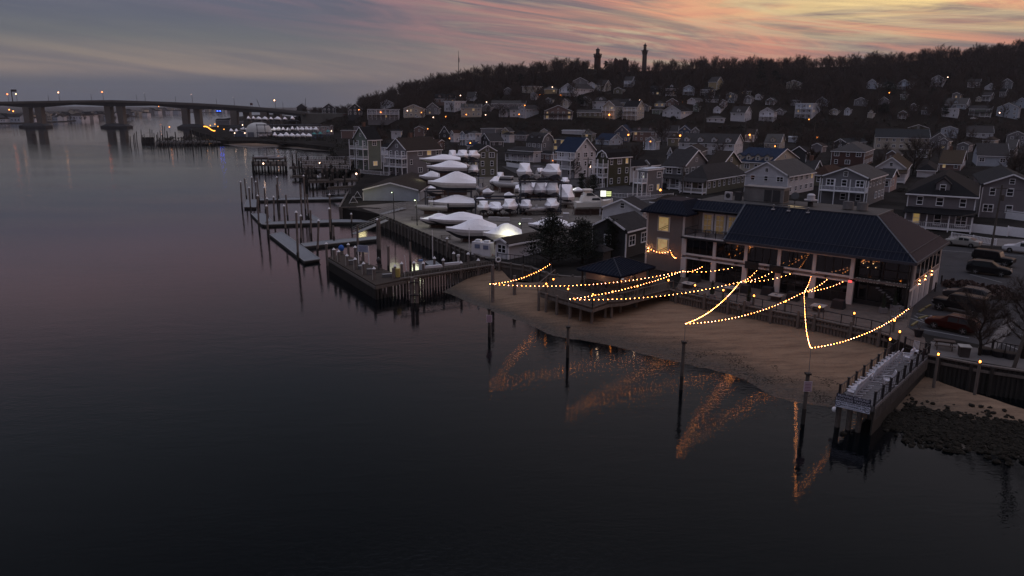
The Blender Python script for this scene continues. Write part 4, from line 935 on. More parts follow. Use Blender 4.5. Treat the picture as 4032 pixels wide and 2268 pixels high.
bulkhead(pp([(3655, 1398), (3855, 1436), (4032, 1462), (4400, 1530)], 2.45), 2.45, -.1, 'heavy pier-front bulkhead with pale braces right of the dock', 2.4, .1, False, wood_dk, wood)
# lantern posts
glow = mat('lantern_glow', (1, .6, .25), emit=12, ec=(1, .27, .04), var=0)
LP = [(2179, 1099, 'on the deck rail left of the bar, beside the white pole'), (2151, 1117, 'on the leftmost tall deck pile'), (2237, 1137, 'at the left corner of the bar deck'), (2335, 1159, 'at the front corner of the bar deck'), (2412, 1148, 'right of the front corner of the bar deck'), (2510, 1126, 'on the railing in front of the bar'), (2632, 1103, 'where the deck railing meets the patio'), (2737, 1123, 'above the pale puddle on the sand'),
      (2848, 1142, 'by the leftmost fire table'), (2969, 1164, 'between the second and third hub poles'), (3093, 1186, 'where the long strand crosses the railing'), (3227, 1208, 'in front of the square stone table'), (3364, 1233, 'near the right end of the patio bulkhead'), (3522, 1261, 'under the end of the last light strand'), (3543, 1305, 'beside the dock gate'), (3505, 1335, 'at the corner where dock and bulkhead meet'), (3695, 1394, 'first on the pier right of the dock'), (3859, 1423, 'farthest right, on the pier by the bare tree')]
lproto = None
for px, py, s_ in LP:
    q = P(px, py, 3.4); lab = 'post with orange lantern ' + s_
    if lproto is None:
        e = empty('lantern_post', (q.x, q.y, 0), 0, lab, 'lantern', 'orange lanterns on timber posts')
        b_ = MB(); b_.tube((0, 0, .1), (0, 0, 3.22), .13, .12); b_.build('post', wood, e)
        b_ = MB(); b_.box((0, 0, 3.25), (.22, .22, .05)); b_.cone((0, 0, 3.52), .15, .1, 6); b_.bar((.09, 0, 3.25), (.09, 0, 3.52), .02); b_.bar((-.09, 0, 3.25), (-.09, 0, 3.52), .02); b_.build('lantern_cage', black, e)
        b_ = MB(); b_.ball((0, 0, 3.39), .085, 8, 6, (1, 1, 1.2)); b_.build('flame_lamp', glow, e); lproto = e
    else:
        e = copy_tree(lproto, lab, (q.x, q.y, 0))
# ================= BAR DECK + GAZEBO =================
dz = 2.42
dk = pp([(2118, 1150), (2333, 1213), (2393, 1192), (2460, 1186), (2535, 1166), (2650, 1138), (2600, 1085), (2300, 1085), (2185, 1092)], dz)
deckb = mat('brown_deck_boards', (.055, .044, .038), .9, var=.25, vs=3, spec=.1)
e = empty('timber_deck', dk[1], 0, 'raised wooden bar deck on piles standing over the sand', 'deck'); off = dk[1]
b_ = MB(); b_.prism([(p.x - off.x, p.y - off.y) for p in dk], -.25, 0); b_.build('deck_boards', deckb, e)
b_ = MB()
for a, c in zip(dk[:5], dk[1:6]): b_.bar(a - off + Vector((0, 0, -.35)), c - off + Vector((0, 0, -.35)), .16, .32)
b_.build('edge_beam', wood, e)
b_ = MB()
for a, c in [(dk[8], dk[0])] + list(zip(dk[:5], dk[1:6])): rail_mb(b_, a - off, c - off, 1.0, max(2, int((a - c).length / 1.3)), .09)
b_.build('railing', wood, e)
for px, py, zz in [(2121, 1221, .5), (2150, 1227, .5), (2192, 1237, .5), (2245, 1250, .5), (2286, 1262, .4), (2330, 1275, .3), (2383, 1248, .6), (2407, 1246, .7), (2442, 1226, .8), (2500, 1205, .9), (2160, 1170, .9), (2250, 1190, .9), (2340, 1200, .9)]:
    q = P(px, py, zz) - off; b_ = MB(); b_.tube((q.x, q.y, zz - off.z - .8), (q.x, q.y, .25 if py > 1201 else -.25), .17, .16); b_.build('pile', wood, e)
gz = empty('bar_pavilion', (12.5, 86.2, dz), math.radians(-42), 'square beach bar pavilion with navy metal hip roof on the raised deck', 'pavilion')
gw, gd, gh = 6.3, 7.4, 2.35
b_ = MB(); s_ = MB(); T = [(-gw / 2, -gd / 2, gh), (gw / 2, -gd / 2, gh), (gw / 2, gd / 2, gh), (-gw / 2, gd / 2, gh)]; a, c = (0, -.7, gh + 1.25), (0, .7, gh + 1.25)
for q in ([T[0], T[1], a], [T[1], T[2], c, a], [T[2], T[3], c], [T[3], T[0], a, c]): thick_poly(b_, q, .22)
o = b_.build('roof', metal, gz); seams(s_, T[0], T[1], a, a, .45); seams(s_, T[1], T[2], c, a, .45); seams(s_, T[3], T[0], a, c, .45)
for p, q in ((T[0], a), (T[1], a), (T[2], c), (T[3], c), (a, c)): s_.bar(Vector(p) + Vector((0, 0, .04)), Vector(q) + Vector((0, 0, .04)), .14, .08)
s_.build('roof_seam', metal_edge, o)
b_ = MB(); [b_.box((x_, y_, gh / 2), (.16, .16, gh)) for x_ in (-gw / 2 + .5, gw / 2 - .5) for y_ in (-gd / 2 + .5, 0, gd / 2 - .5)]; b_.build('post', mat('dark_bronze', (.03, .024, .022), .6), gz)
b_ = MB(); b_.box((0, 0, 1.7), (gw - 1.5, gd - 1.7, 1.05)); b_.build('roller_shutter', mat('tan_shutter', (.30, .23, .20), .7, var=.06), gz)
b_ = MB(); b_.box((0, 0, .5), (gw - 1.4, gd - 1.6, 1.0)); b_.box((0, 0, 1.06), (gw - .8, gd - 1.0, .08)); b_.build('bar_counter', mat('stone_bar', (.10, .085, .08), .8, var=.4, vs=5), gz)
b_ = MB(); [b_.box((gw / 2 - .1, -gd / 2 + .35 + k * .22, gh - .35), (.14, .14, .14)) for k in (0, 1)]; b_.build('flood_lamp', mat('lamp_housing_pale', (.5, .5, .52), .4, emit=.15, ec=(.9, .9, 1), var=0), gz)
def rot(rz, x, y): return (x * math.cos(rz) - y * math.sin(rz), x * math.sin(rz) + y * math.cos(rz))
st0 = None
for i, (x_, y_) in enumerate([(-2.0, -4.1), (-1.0, -4.15), (0.1, -4.1), (1.3, -4.15), (3.6, -2.4), (3.65, -1.0), (3.6, .6), (3.65, 2.0)]):
    q = Matrix.Rotation(math.radians(-42), 3, 'Z') @ Vector((x_, y_, 0)) + Vector((12.5, 86.2, dz)); lb = 'dark bar stool number %d around the beach bar counter' % (i + 1)
    lb = 'dark metal bar stool at the ' + ('left' if i < 4 else 'right') + ' side of the beach bar, ' + ['far left', 'second', 'third', 'nearest the corner', 'nearest the front corner', 'second back', 'third back', 'farthest back'][i]
    if st0 is None:
        st0 = empty('bar_stool', q, 0, lb, 'bar stool', 'stools around the beach bar'); b_ = MB(); b_.box((0, 0, .72), (.38, .38, .05)); b_.build('seat', black, st0)
        b_ = MB(); [b_.bar((sx * .16, sy * .16, .7), (sx * .2, sy * .2, 0), .035) for sx in (-1, 1) for sy in (-1, 1)]; b_.build('leg_frame', black, st0); b_ = MB(); b_.box((0, .18, 1.0), (.36, .04, .4)); b_.build('backrest', black, st0)
    else: copy_tree(st0, lb, q, rnd.uniform(0, 6))
# ================= STRING LIGHTS =================
bulb_me = None
def pole(top, zb, label, r=.04):
    e = empty('light_pole', (top.x, top.y, zb), 0, label, 'pole', None); b_ = MB(); b_.tube((0, 0, 0), (0, 0, top.z - zb + .1), r, r * .8, 6); b_.build('shaft', mat('galvanised', (.2, .2, .21), .5, metal=.4, var=0), e)
    b_ = MB(); b_.ball((0, 0, top.z - zb + .12), r * 1.6, 6, 4); b_.build('finial', black, e); return e
ws = mat('strand_wire', (.02, .02, .02), .6, var=0)
pk = mat('pink_bulb_light', (1, .7, .7), emit=32, ec=(1, .36, .17), var=0); am = mat('amber_bulb_light', (1, .6, .2), emit=36, ec=(1, .27, .045), var=0)
BM = []
for mm in (lampw, lampw, pk, am):
    b_ = MB(); b_.ball((0, 0, -.06), .029, 6, 5, (1, 1, 1.15)); me = bpy.data.meshes.new('bulb'); me.from_pydata(b_.v, [], b_.f); me.materials.append(mm); BM.append(me)
def strand(a, b, n, label, sag=.03):
    a = Vector(a); b = Vector(b); e = empty('string_lights', a, 0, label, 'string lights', 'bulb strands between poles and restaurant'); d = b - a; Ln = d.length
    f = lambda t: d * t - Vector((0, 0, 4 * sag * Ln * t * (1 - t)))
    w_ = MB(); [w_.bar(f(i / 24), f((i + 1) / 24), .02) for i in range(24)]; w_.build('wire', ws, e)
    for i in range(n):
        o = link('bulb', BM[rnd.randrange(4)], e); o.location = f((i + .3) / n)
    return e
T1, T2, T3, T4 = PV(1926, 1116, 73.9), PV(2240, 1176, 67.4), PV(2698, 1272, 59.2), PV(3193, 1367, 52.3)
H1 = PV(2685, 1066, P(2685, 1171, 2.2).y); H2 = PV(2914, 1108, P(2914, 1222, 2.2).y); H3 = PV(3167, 1147, P(3167, 1250, 2.2).y)
for t_, s_ in ((H1, 'thin pale pole on the bulkhead nearest the bar deck, holding a fan of lights'), (H2, 'middle hub pole on the patio bulkhead holding a fan of lights'), (H3, 'right hub pole on the patio bulkhead holding a fan of lights')): pole(t_, 2.2, s_)
E0 = PV(2170, 1036, P(2172, 1091, 2.3).y); pole(E0, 2.2, 'thin white pole behind the bar deck where the first strand ends')
E9 = PV(3583, 1210, P(3565, 1290, 2.2).y); pole(E9, 2.2, 'thin pole by the car park where the last strand ends')
def onwall(px, py):      # point on the restaurant front plane
    r = ray(px, py); n_ = Vector((-.643, -.766, 0)); q = A0 + n_ * .3; t = (q - Vector((0, 0, CAMZ))).dot(n_) / r.dot(n_); return Vector((0, 0, CAMZ)) + r * t
strand(T1, E0, 24, 'leftmost light strand rising from the sign pile to the white pole', .03)
strand(T1, H1, 47, 'long sagging strand from the sign pile past the pavilion roof', .035)
strand(T2, H1, 36, 'upper strand from the second water pole to the first hub pole', .02)
strand(T2, H2, 40, 'lower strand from the second water pole running over the sand', .03)
strand(T3, H2, 44, 'steeper strand of the pair meeting low over the beach at the third water pole', .035)
strand(T3, H3, 38, 'flatter strand of the pair from the third water pole to the right hub', .035)
strand(T4, H3, 42, 'near-vertical looking strand from the fourth water pole up to the right hub', .04)
strand(T4, E9, 38, 'rightmost strand from the fourth water pole to the car park pole', .03)
for h_, (x_, y_), n, s_ in ((H1, (2771, 1045), 9, 'short strand from the first hub up to the tower side of the restaurant'), (H1, (2895, 1049), 12, 'short strand from the first hub to the second bay'), (H2, (2985, 1057), 8, 'short strand from the middle hub to the left speaker'), (H2, (3048, 1064), 10, 'short strand from the middle hub to the second wall screen'), (H2, (3122, 1073), 12, 'short strand from the middle hub to the fourth column'), (H3, (3195, 1082), 11, 'short steep strand above the right hub'), (H3, (3262, 1094), 10, 'short strand from the right hub to the last speaker'), (H3, (3326, 1104), 13, 'short strand from the right hub to the red exit light')):
    strand(h_, onwall(x_, y_), n, s_, .03)
strand(RW(-5.9, 1.3, 3.0), RW(-2.5, 1.2, 2.9), 8, 'short loose strand hanging on the tower wall', .12)
strand(RW(-2.5, 1.2, 3.1), RW(-1.2, .6, 2.3), 7, 'little V-shaped strand on the tower wall', .2)
# piles in the water that carry the poles
pbk = mat('tidal_pile', (.075, .065, .06), .85, var=.4, vs=2)
for t_, zp, lab, sgn in ((T1, 2.9, 'timber pile with a pale notice, first of the four in the shallows', 1), (T2, 3.0, 'timber pile near the bar deck, second of the four in the shallows', 0), (T3, 4.2, 'tall blocky pile, third of the four in the shallows', 0), (T4, 4.0, 'timber pile with a notice, rightmost of the four in the shallows', 1)):
    e = empty('mooring_pile', (t_.x, t_.y, 0), 0, lab, 'pile'); b_ = MB(); b_.tube((0, 0, -1.5), (0, 0, zp), .15, .14, 10); b_.build('shaft', pbk, e); b_ = MB(); b_.tube((0, 0, -1.4), (0, 0, 1.25), .16, .155, 10); b_.build('tide_band', wood_dk, e)
    b_ = MB(); b_.tube((.12, 0, zp - 2.2), (0, 0, t_.z + .05), .03, .02, 6); b_.build('light_mast', MATS['galvanised'], e); b_ = MB(); b_.box((0, 0, zp + .05), (.4, .4, .14)); b_.build('cap', wood_dk, e)
    if sgn:
        b_ = MB(); b_.box((0, -.2, zp - .9), (.62, .03, .8)); s__ = b_.build('notice_board', mat('notice_white', (.42, .36, .42), .6, var=0), e); b_ = MB()
        for k in range(6): b_.box((0, -.222, zp - .6 - k * .12), (.5 - .06 * (k % 2), .01, .05))
        b_.build('notice_lines', mat('notice_lines_purple', (.16, .06, .12) if t_.x < 10 else (.1, .1, .16), .6, var=0), s__)
# ================= DOCK WITH ROCKING CHAIRS =================
dA, dB, dC, dD = P(3530, 1383, 2.3), P(3303, 1568, 2.3), P(3441, 1600, 2.3), P(3655, 1400, 2.3)
e = empty('dock', dB, 0, 'narrow pier with black railings and white rocking chairs running into the water', 'pier'); off = dB
b_ = MB(); b_.prism([(p.x - off.x, p.y - off.y) for p in (dA, dB, dC, dD)], -.22, 0); o = b_.build('deck_boards', wood_gr, e); b_ = MB(); dv = (dA - dB); n = int(dv.length / .5)
for i in range(n): b_.bar(dB.lerp(dA, i / n) - off + Vector((0, 0, .004)), dC.lerp(dD, i / n) - off + Vector((0, 0, .004)), .025, .006)
b_.build('board_gap', wood_dk, o)
b_ = MB(); a, c = dC - off, dD - off; b_.bar(a + Vector((0, 0, -1.6)), c + Vector((0, 0, -1.6)), .12, 3.0); n = int((c - a).length / .42)
b_.build('sheet_wall', wood_dk, e); b_ = MB()
for i in range(n): q = a.lerp(c, i / n); b_.box((q.x + .12, q.y - .1, -.6), (.08, .08, .9))
b_.build('batten', wood, e)
b_ = MB()
for p, q in ((dB, dC), (dA, dB), (dC, dD)): b_.bar(p - off + Vector((0, 0, -.2)), q - off + Vector((0, 0, -.2)), .2, .4)
b_.build('edge_beam', wood_gr, e)
for p, q in ((dA, dB), (dC, dD), (P(3560, 1372, 2.3), P(3640, 1398, 2.3))):
    n = max(1, int((q - p).length / 1.85)); b_ = MB()
    for z_ in (.98, .12): b_.bar(p - off + Vector((0, 0, z_)), q - off + Vector((0, 0, z_)), .045)
    for i in range(n * 4 + 1): c = p.lerp(q, i / (n * 4)) - off; b_.bar(c, c + Vector((0, 0, .98)), .018)
    b_.build('railing', black, e)
    for i in range(n + 1): c = p.lerp(q, i / n) - off; t = MB(); t.box((c.x, c.y, .55), (.13, .13, 1.1)); t.box((c.x, c.y, 1.12), (.17, .17, .05)); t.build('rail_post', black, e)
for f_ in (.06, .38, .66): q = dB.lerp(dC, f_) - off; b_ = MB(); b_.tube((q.x, q.y + .1, -4), (q.x, q.y + .1, -.2), .2, .19, 9); b_.build('pile', pbk, e)
b_ = MB(); b_.box((0, 0, 0), (.01, .01, .01))
# sign on the end
sl_, sr_ = P(3297, 1590, 1.72), P(3431, 1622, 1.72); sv = sr_ - sl_; sw = sv.length; srz = math.atan2(sv.y, sv.x)
sgn = empty('takeout_sign', (sl_ + sr_) / 2 + Vector((sv.y, -sv.x, 0)).normalized() * .52, srz, 'two-tone navy and white takeout sign fixed to the end of the dock', 'sign')
H_ = PV(3437, 1570, sr_.y).z - sr_.z
b_ = MB(); b_.box((0, 0, H_ * .25), (sw, .06, H_ * .5)); b_.build('lower_panel', mat('sign_pale', (.62, .65, .78), .6, var=.06), sgn)
b_ = MB(); b_.box((0, 0, H_ * .75), (sw, .07, H_ * .5)); b_.build('upper_panel', mat('sign_navy', (.012, .012, .03), .6, var=0), sgn)
b_ = MB(); b_.box((0, .06, H_ * .5), (sw, .05, .08)); [b_.box((x_, .1, H_ * .3), (.09, .09, H_ * 1.5)) for x_ in (-sw * .46, sw * .46)]; b_.build('sign_frame', black, sgn)
inkw = mat('sign_ink_white', (.42, .42, .50), .6, var=0); inkd = mat('sign_ink_dark', (.03, .035, .07), .6, var=0)
for t_, z_, s_, m_ in (('PROVING GROUND', .875, .235, inkw), ('DOCKSIDE TAKEOUT', .635, .235, inkw), ('CALL 732-872-2286 OR', .41, .165, inkd), ('BOAT CHANNEL # 68', .22, .165, inkd)):
    me = text_mesh(t_, s_ * H_, .006, .004); me.materials.append(m_); o = link('lettering', me, sgn); o.location = (.0, -.045, z_ * H_); o.rotation_euler = (math.pi / 2, 0, 0)
b_ = MB(); b_.box((0, -.036, .07 * H_), (sw * .62, .012, .03)); b_.build('fine_print', mat('fine_print_grey', (.16, .17, .24), .6, var=0), sgn)
for x_ in (-.42, .42):
    b_ = MB(); n = 20
    for i in range(n): a, c = 2 * math.pi * i / n, 2 * math.pi * (i + 1) / n; b_.bar((sw * x_ + .17 * H_ * math.cos(a), -.04, H_ * (.25 + .17 * math.sin(a))), (sw * x_ + .17 * H_ * math.cos(c), -.04, H_ * (.25 + .17 * math.sin(c))), .012, .05)
    o = b_.build('round_emblem', inkd, sgn); me = text_mesh('PG', .17 * H_, .006, .004); me.materials.append(inkd); q = link('emblem_letters', me, o); q.location = (sw * x_, -.045, .25 * H_); q.rotation_euler = (math.pi / 2, 0, 0)
q = P(3287, 1612, 1.3); e = empty('buoy_fender', q, 0, 'white round fender hanging below the left end of the takeout sign', 'fender'); b_ = MB(); b_.ball((0, 0, 0), .22, 10, 8); b_.build('ball', white, e); b_ = MB(); b_.tube((0, 0, .2), (0, .1, 1.0), .02); b_.build('rope', black, e)
wch = mat('white_rocker', (.52, .52, .58), .5, var=.05)
ch0 = None; dn = (dC - dB).normalized(); crz = math.atan2(dn.y, dn.x)
CH = [(3521, 1424, 'farthest along the left rail, near the gate'), (3504, 1432, 'second from the gate along the left rail'), (3492, 1443, 'third from the gate along the left rail'), (3478, 1454, 'fourth from the gate along the left rail'), (3466, 1464, 'fifth from the gate along the left rail'), (3452, 1474, 'sixth from the gate along the left rail'), (3441, 1485, 'seventh from the gate along the left rail'), (3427, 1497, 'eighth from the gate along the left rail'), (3396, 1523, 'fifth from the sign end of the left rail'), (3386, 1532, 'fourth from the sign end of the left rail'), (3374, 1542, 'third from the sign end of the left rail'), (3363, 1551, 'second from the sign end of the left rail'), (3350, 1561, 'nearest the sign end of the left rail'), (3568, 1423, 'alone beside the gate at the land end'), (3492, 1516, 'alone by the right rail')]
for i, (px, py, s_) in enumerate(CH):
    q = P(px, py, 2.32); lb = 'white rocking chair ' + s_
    if ch0 is None:
        ch0 = e = empty('rocking_chair', q, crz, lb, 'rocking chair', 'white rocking chairs on the dock')
        b_ = MB(); [b_.box((-.02 + k * .1, 0, .42 - k * .008), (.085, .52, .03)) for k in range(-2, 3)]; b_.build('seat', wch, e)
        b_ = MB(); [b_.bar((.24, y_ * .12, .40), (.52, y_ * .12, 1.18), .03, .085) for y_ in (-2, -1, 0, 1, 2)]; b_.bar((.52, -.3, 1.18), (.52, .3, 1.18), .05, .12); b_.build('backrest', wch, e)
        for s in (-1, 1):
            b_ = MB(); b_.bar((-.32, s * .31, .66), (.34, s * .31, .68), .09, .03); b_.build('arm', wch, e)
            b_ = MB(); b_.bar((-.24, s * .28, .04), (-.24, s * .28, .66), .045); b_.bar((.22, s * .28, .05), (.50, s * .28, 1.18), .045); b_.build('leg', wch, e)
            b_ = MB(); pr_ = [(-.5, .10), (-.25, .03), (.05, .01), (.4, .05), (.72, .17)]; [b_.bar((a, s * .28, z), (c, s * .28, z2), .04, .05) for (a, z), (c, z2) in zip(pr_, pr_[1:])]; b_.build('rocker', wch, e)
    else: copy_tree(ch0, lb, q, crz + rnd.uniform(-.15, .15) + (0.25 if i > 12 else 0))
# ---- patio furniture ----
ft0 = None
for i, (px, py) in enumerate([(2708, 1132), (2880, 1150), (3055, 1180), (3222, 1222)]):
    q = P(px, py, 2.24); lb = 'square pale-topped fire table on the patio, ' + ['beside the first hub pole', 'left of the middle hub pole', 'between the middle and right hub poles', 'right of the right hub pole'][i]
    if ft0 is None:
        ft0 = e = empty('fire_table', q, RZ, lb, 'fire table', 'square fire tables along the patio edge'); b_ = MB(); b_.box((0, 0, .25), (.9, .9, .5)); b_.build('base', mat('table_base_dark', (.035, .03, .03), .7), e)
        b_ = MB(); [b_.box(c, s) for c, s in (((0, .45, .54), (1.4, .5, .08)), ((0, -.45, .54), (1.4, .5, .08)), ((.45, 0, .54), (.5, .4, .08)), ((-.45, 0, .54), (.5, .4, .08)))]; b_.build('table_top', mat('table_stone', (.28, .25, .24), .7, var=.15), e)
    else: copy_tree(ft0, lb, q)
pl0 = None; evg = mat('evergreen_leaf', (.018, .026, .016), .9, var=.4, vs=4)
for i, (px, py) in enumerate([(2802, 1178), (2945, 1206), (2922, 1092), (3048, 1122), (3185, 1148), (3475, 1232), (3520, 1222)]):
    q = P(px, py, 2.24); lb = 'cone-shaped evergreen in a white planter, ' + ['at the rail by the leftmost fire table', 'at the rail right of the middle hub pole', 'against the third white column', 'against the fourth white column', 'behind the right hub pole', 'left of the stair foot', 'right of the stair foot'][i]
    if pl0 is None:
        pl0 = e = empty('potted_evergreen', q, 0, lb, 'potted plant', 'cone evergreens in planters'); b_ = MB(); b_.box((0, 0, .3), (.62, .62, .6)); [b_.box((0, -.32, z_), (.66, .03, .07)) for z_ in (.1, .3, .5)]; b_.build('planter', mat('planter_pale', (.16, .15, .16), .7), e)
        b_ = MB()
        R = random.Random(2)
        for k in range(160):
            t = R.random(); a = R.uniform(0, 6.3); rr = .34 * (1 - t) ** .7 * R.uniform(.6, 1.05); c = Vector((rr * math.cos(a), rr * math.sin(a), .6 + 1.5 * t)); d = Vector((math.cos(a) * .6, math.sin(a) * .6, 1)).normalized() * .16; w_ = d.cross(Vector((math.cos(a), math.sin(a), 0))).normalized() * .06
            b_.add([c - w_, c + w_, c + d], [(0, 1, 2)])
        b_.tube((0, 0, .6), (0, 0, 2.0), .22, .03, 7); b_.build('foliage', evg, e)
    else: copy_tree(pl0, lb, q)
for i, (px, py) in enumerate([(2735, 1108), (2930, 1150), (3022, 1160), (3122, 1180), (3300, 1212)]):
    q = P(px, py, 2.24); e = empty('covered_furniture', q, RZ, 'black-covered patio furniture stack, ' + ['leftmost by the deck', 'by the middle hub pole', 'right of the middle hub pole', 'left of the right hub pole', 'rightmost near the stairs'][i], 'covered furniture', 'black covers on patio furniture'); b_ = MB(); b_.box((0, 0, .45), (1.3, 1.1, .9), 0, .86); b_.build('cover', black, e); b_ = MB(); b_.box((0, 0, .03), (1.36, 1.16, .06)); b_.build('hem', wood_dk, e)
for x_, y_ in ((-3.1, -1.5), (0, -3.6), (3.0, 0)):
    l_ = bpy.data.lights.new('bar_light', 'POINT'); l_.energy = 9; l_.color = (1, .62, .38); l_.shadow_soft_size = .08; lo = bpy.data.objects.new('bar_light', l_); COL.objects.link(lo); lo.parent = gz; lo.location = (x_ * .97, y_ * .97, 2.1)
# ================= MARINA =================
pilm = mat('grey_pile', (.125, .105, .10), .9, var=.35, vs=1.5); capw = mat('white_pile_cap', (.60, .60, .64), .5, var=0)
def pile_lean(px0, y0, zt_, px1, y1, cap, label, grp='mooring piles in the marina', r=.17, mm=None, zb=None):
    """top seen at (px0,y0); foot at the waterline seen at (px1,y1)"""
    b = P(px1, y1, 0 if zb is None else zb); t = PV(px0, y0, b.y); h = min(max(t.z - b.z, .8), 9.5); tx = max(-.8, min(.8, t.x - b.x))
    e = empty('mooring_pile', b, 0, label, 'pile', grp); m_ = MB(); m_.tube((-tx * .2, 0, -1.6), (tx, 0, h), r * 1.08, r, 8); m_.build('shaft', mm or pilm, e)
    if zb is None: m_ = MB(); m_.tube((0, 0, -1), (tx * .25, 0, min(1.3, h * .4)), r * 1.14, r * 1.12, 8); m_.build('tide_band', wood_dk, e)
    if cap: m_ = MB(); m_.cone((tx, 0, h - .02), r * 1.5, .34, 8); m_.build('cap', capw, e)
    return e
PL = [(947, 716, 953, 818, 1, 'farthest left of all'), (962, 703, 972, 790, 0, 'uncapped, behind the outermost float'), (991, 698, 994, 781, 1, 'capped, at the back of the outer float'), (1011, 698, 1022, 800, 0, 'leaning, at the back left'), (1007, 716, 1008, 783, 1, 'capped, beside the leaning one at the back left'), (980, 739, 988, 836, 1, 'standing in the outer square float'), (1041, 739, 1046, 846, 1, 'between the two upper walkways, left'),
      (1014, 771, 1020, 905, 1, 'stout, at the near edge of the second float'), (1051, 782, 1055, 868, 1, 'capped, behind the second float'), (1049, 811, 1056, 932, 1, 'at the outer end of the long float'), (1077, 776, 1080, 873, 1, 'capped, in the second walkway'), (1088, 726, 1093, 806, 0, 'dark, by the blue box'), (1090, 698, 1099, 790, 1, 'leaning and capped at the first walkway'), (1125, 767, 1134, 871, 0, 'uncapped, in the middle of the basin'),
      (1118, 811, 1126, 924, 1, 'capped, in front of the second walkway'), (1166, 836, 1174, 1024, 1, 'tall, through the long float'), (1184, 850, 1185, 965, 1, 'capped, beside the long float'), (1181, 728, 1190, 866, 0, 'uncapped, right of the middle of the basin'), (1195, 693, 1204, 845, 1, 'tallest at the back of the basin'), (1208, 766, 1216, 864, 0, 'uncapped, beside the tallest'), (1222, 828, 1226, 946, 0, 'thin, by the small triangular float'),
      (1297, 767, 1304, 888, 1, 'capped, near the shed bulkhead'), (1296, 822, 1302, 940, 1, 'capped, before the shed bulkhead'), (1254, 869, 1249, 1010, 1, 'bent, right of the long float'), (1383, 843, 1385, 892, 1, 'short, under the shed bulkhead'), (1312, 888, 1316, 957, 0, 'uncapped, behind the third walkway'), (1407, 885, 1409, 1000, 0, 'tall dark, behind the pier head'), (1485, 865, 1488, 1012, 1, 'capped twin by the gangway'), (1493, 862, 1496, 1014, 0, 'uncapped twin by the gangway'),
      (1529, 970, 1530, 1080, 0, 'blunt, beside the pier head'), (1614, 953, 1617, 1062, 0, 'blunt, in the dark basin'), (1171, 937, 1173, 1026, 0, 'short rusty-brown, in the long float')]
for a in PL: pile_lean(*a[:2], 0, a[2], a[3], a[4], 'round timber marina pile, ' + a[5])
flt = mat('float_deck', (.17, .18, .20), .85, var=.15, vs=2); fdk = mat('float_side', (.03, .03, .03), .8)
def float_dock(px, label, z=.45, curb=True):
    q = pp(px, z); e = empty('floating_dock', q[0], 0, label, 'floating dock', 'floating docks of the marina'); off = q[0]; pts = [(p.x - off.x, p.y - off.y) for p in q]
    b_ = MB(); b_.prism(pts, -.12, 0); b_.build('deck', flt, e); b_ = MB(); b_.prism([(x * .985 + .02, y * .985 + .02) for x, y in pts], -.6, -.125); b_.build('float', fdk, e)
    if curb:
        b_ = MB(); n = len(pts)
        for i in range(n): b_.bar((*pts[i], .03), (*pts[(i + 1) % n], .03), .12, .07)
        b_.build('edge_strip', mat('rub_rail_pale', (.24, .24, .25), .7, var=.2), e)
    return e
float_dock([(971, 786), (1009, 785), (1008, 816), (961, 816)], 'small square float at the far left tip of the marina')
float_dock([(1022, 781), (1372, 775), (1376, 783), (1022, 789)], 'narrow floating walkway farthest back')
float_dock([(989, 841), (1039, 839), (1074, 872), (1032, 884)], 'short wide float at the end of the second walkway')
float_dock([(1045, 874), (1332, 864), (1500, 866), (1500, 875), (1330, 875), (1038, 885)], 'second floating walkway reaching the shed bulkhead')
float_dock([(1062, 923), (1109, 912), (1261, 1020), (1199, 1029)], 'long pale float nearest the open river')
float_dock([(1185, 959), (1252, 950), (1492, 930), (1495, 940), (1200, 971)], 'third floating walkway behind the pier head')
float_dock([(1222, 842), (1263, 865), (1234, 868), (1207, 846)], 'little triangular float in the middle of the basin')
float_dock([(1673, 1030), (1708, 1025), (1737, 1045), (1700, 1052)], 'short float tucked behind the pier stem')
def gangway(a, b, label, w=1.3):
    a = Vector(a); b = Vector(b); e = empty('gangway', a, 0, label, 'gangway', 'aluminium gangways'); d = b - a; s = Vector((d.y, -d.x, 0)).normalized() * w / 2; al = mat('aluminium', (.24, .24, .25), .5, metal=.2, var=.1)
    m_ = MB(); m_.slab(-s, s, d + s, d - s, .12); m_.build('walkway', al, e)
    for sg in (-1, 1):
        m_ = MB()
        for h in (.45, .8, 1.1): m_.bar(s * sg + Vector((0, 0, h)), d + s * sg + Vector((0, 0, h)), .05)
        n = int(d.length / 1.1)
        for i in range(n + 1): m_.bar(s * sg + d * i / n, s * sg + d * i / n + Vector((0, 0, 1.1)), .045)
        m_.build('handrail', al, e)
gangway(P(1392, 920, .5), P(1524, 866, 2.5), 'long gangway climbing from the third walkway to the bulkhead corner')
gangway(P(1258, 768, .5), P(1372, 760, 2.4), 'gangway at the back by the shed yard')
gangway(P(1505, 842, 2.3), P(1592, 818, 2.6), 'raised ramp with railings beside the picnic table')
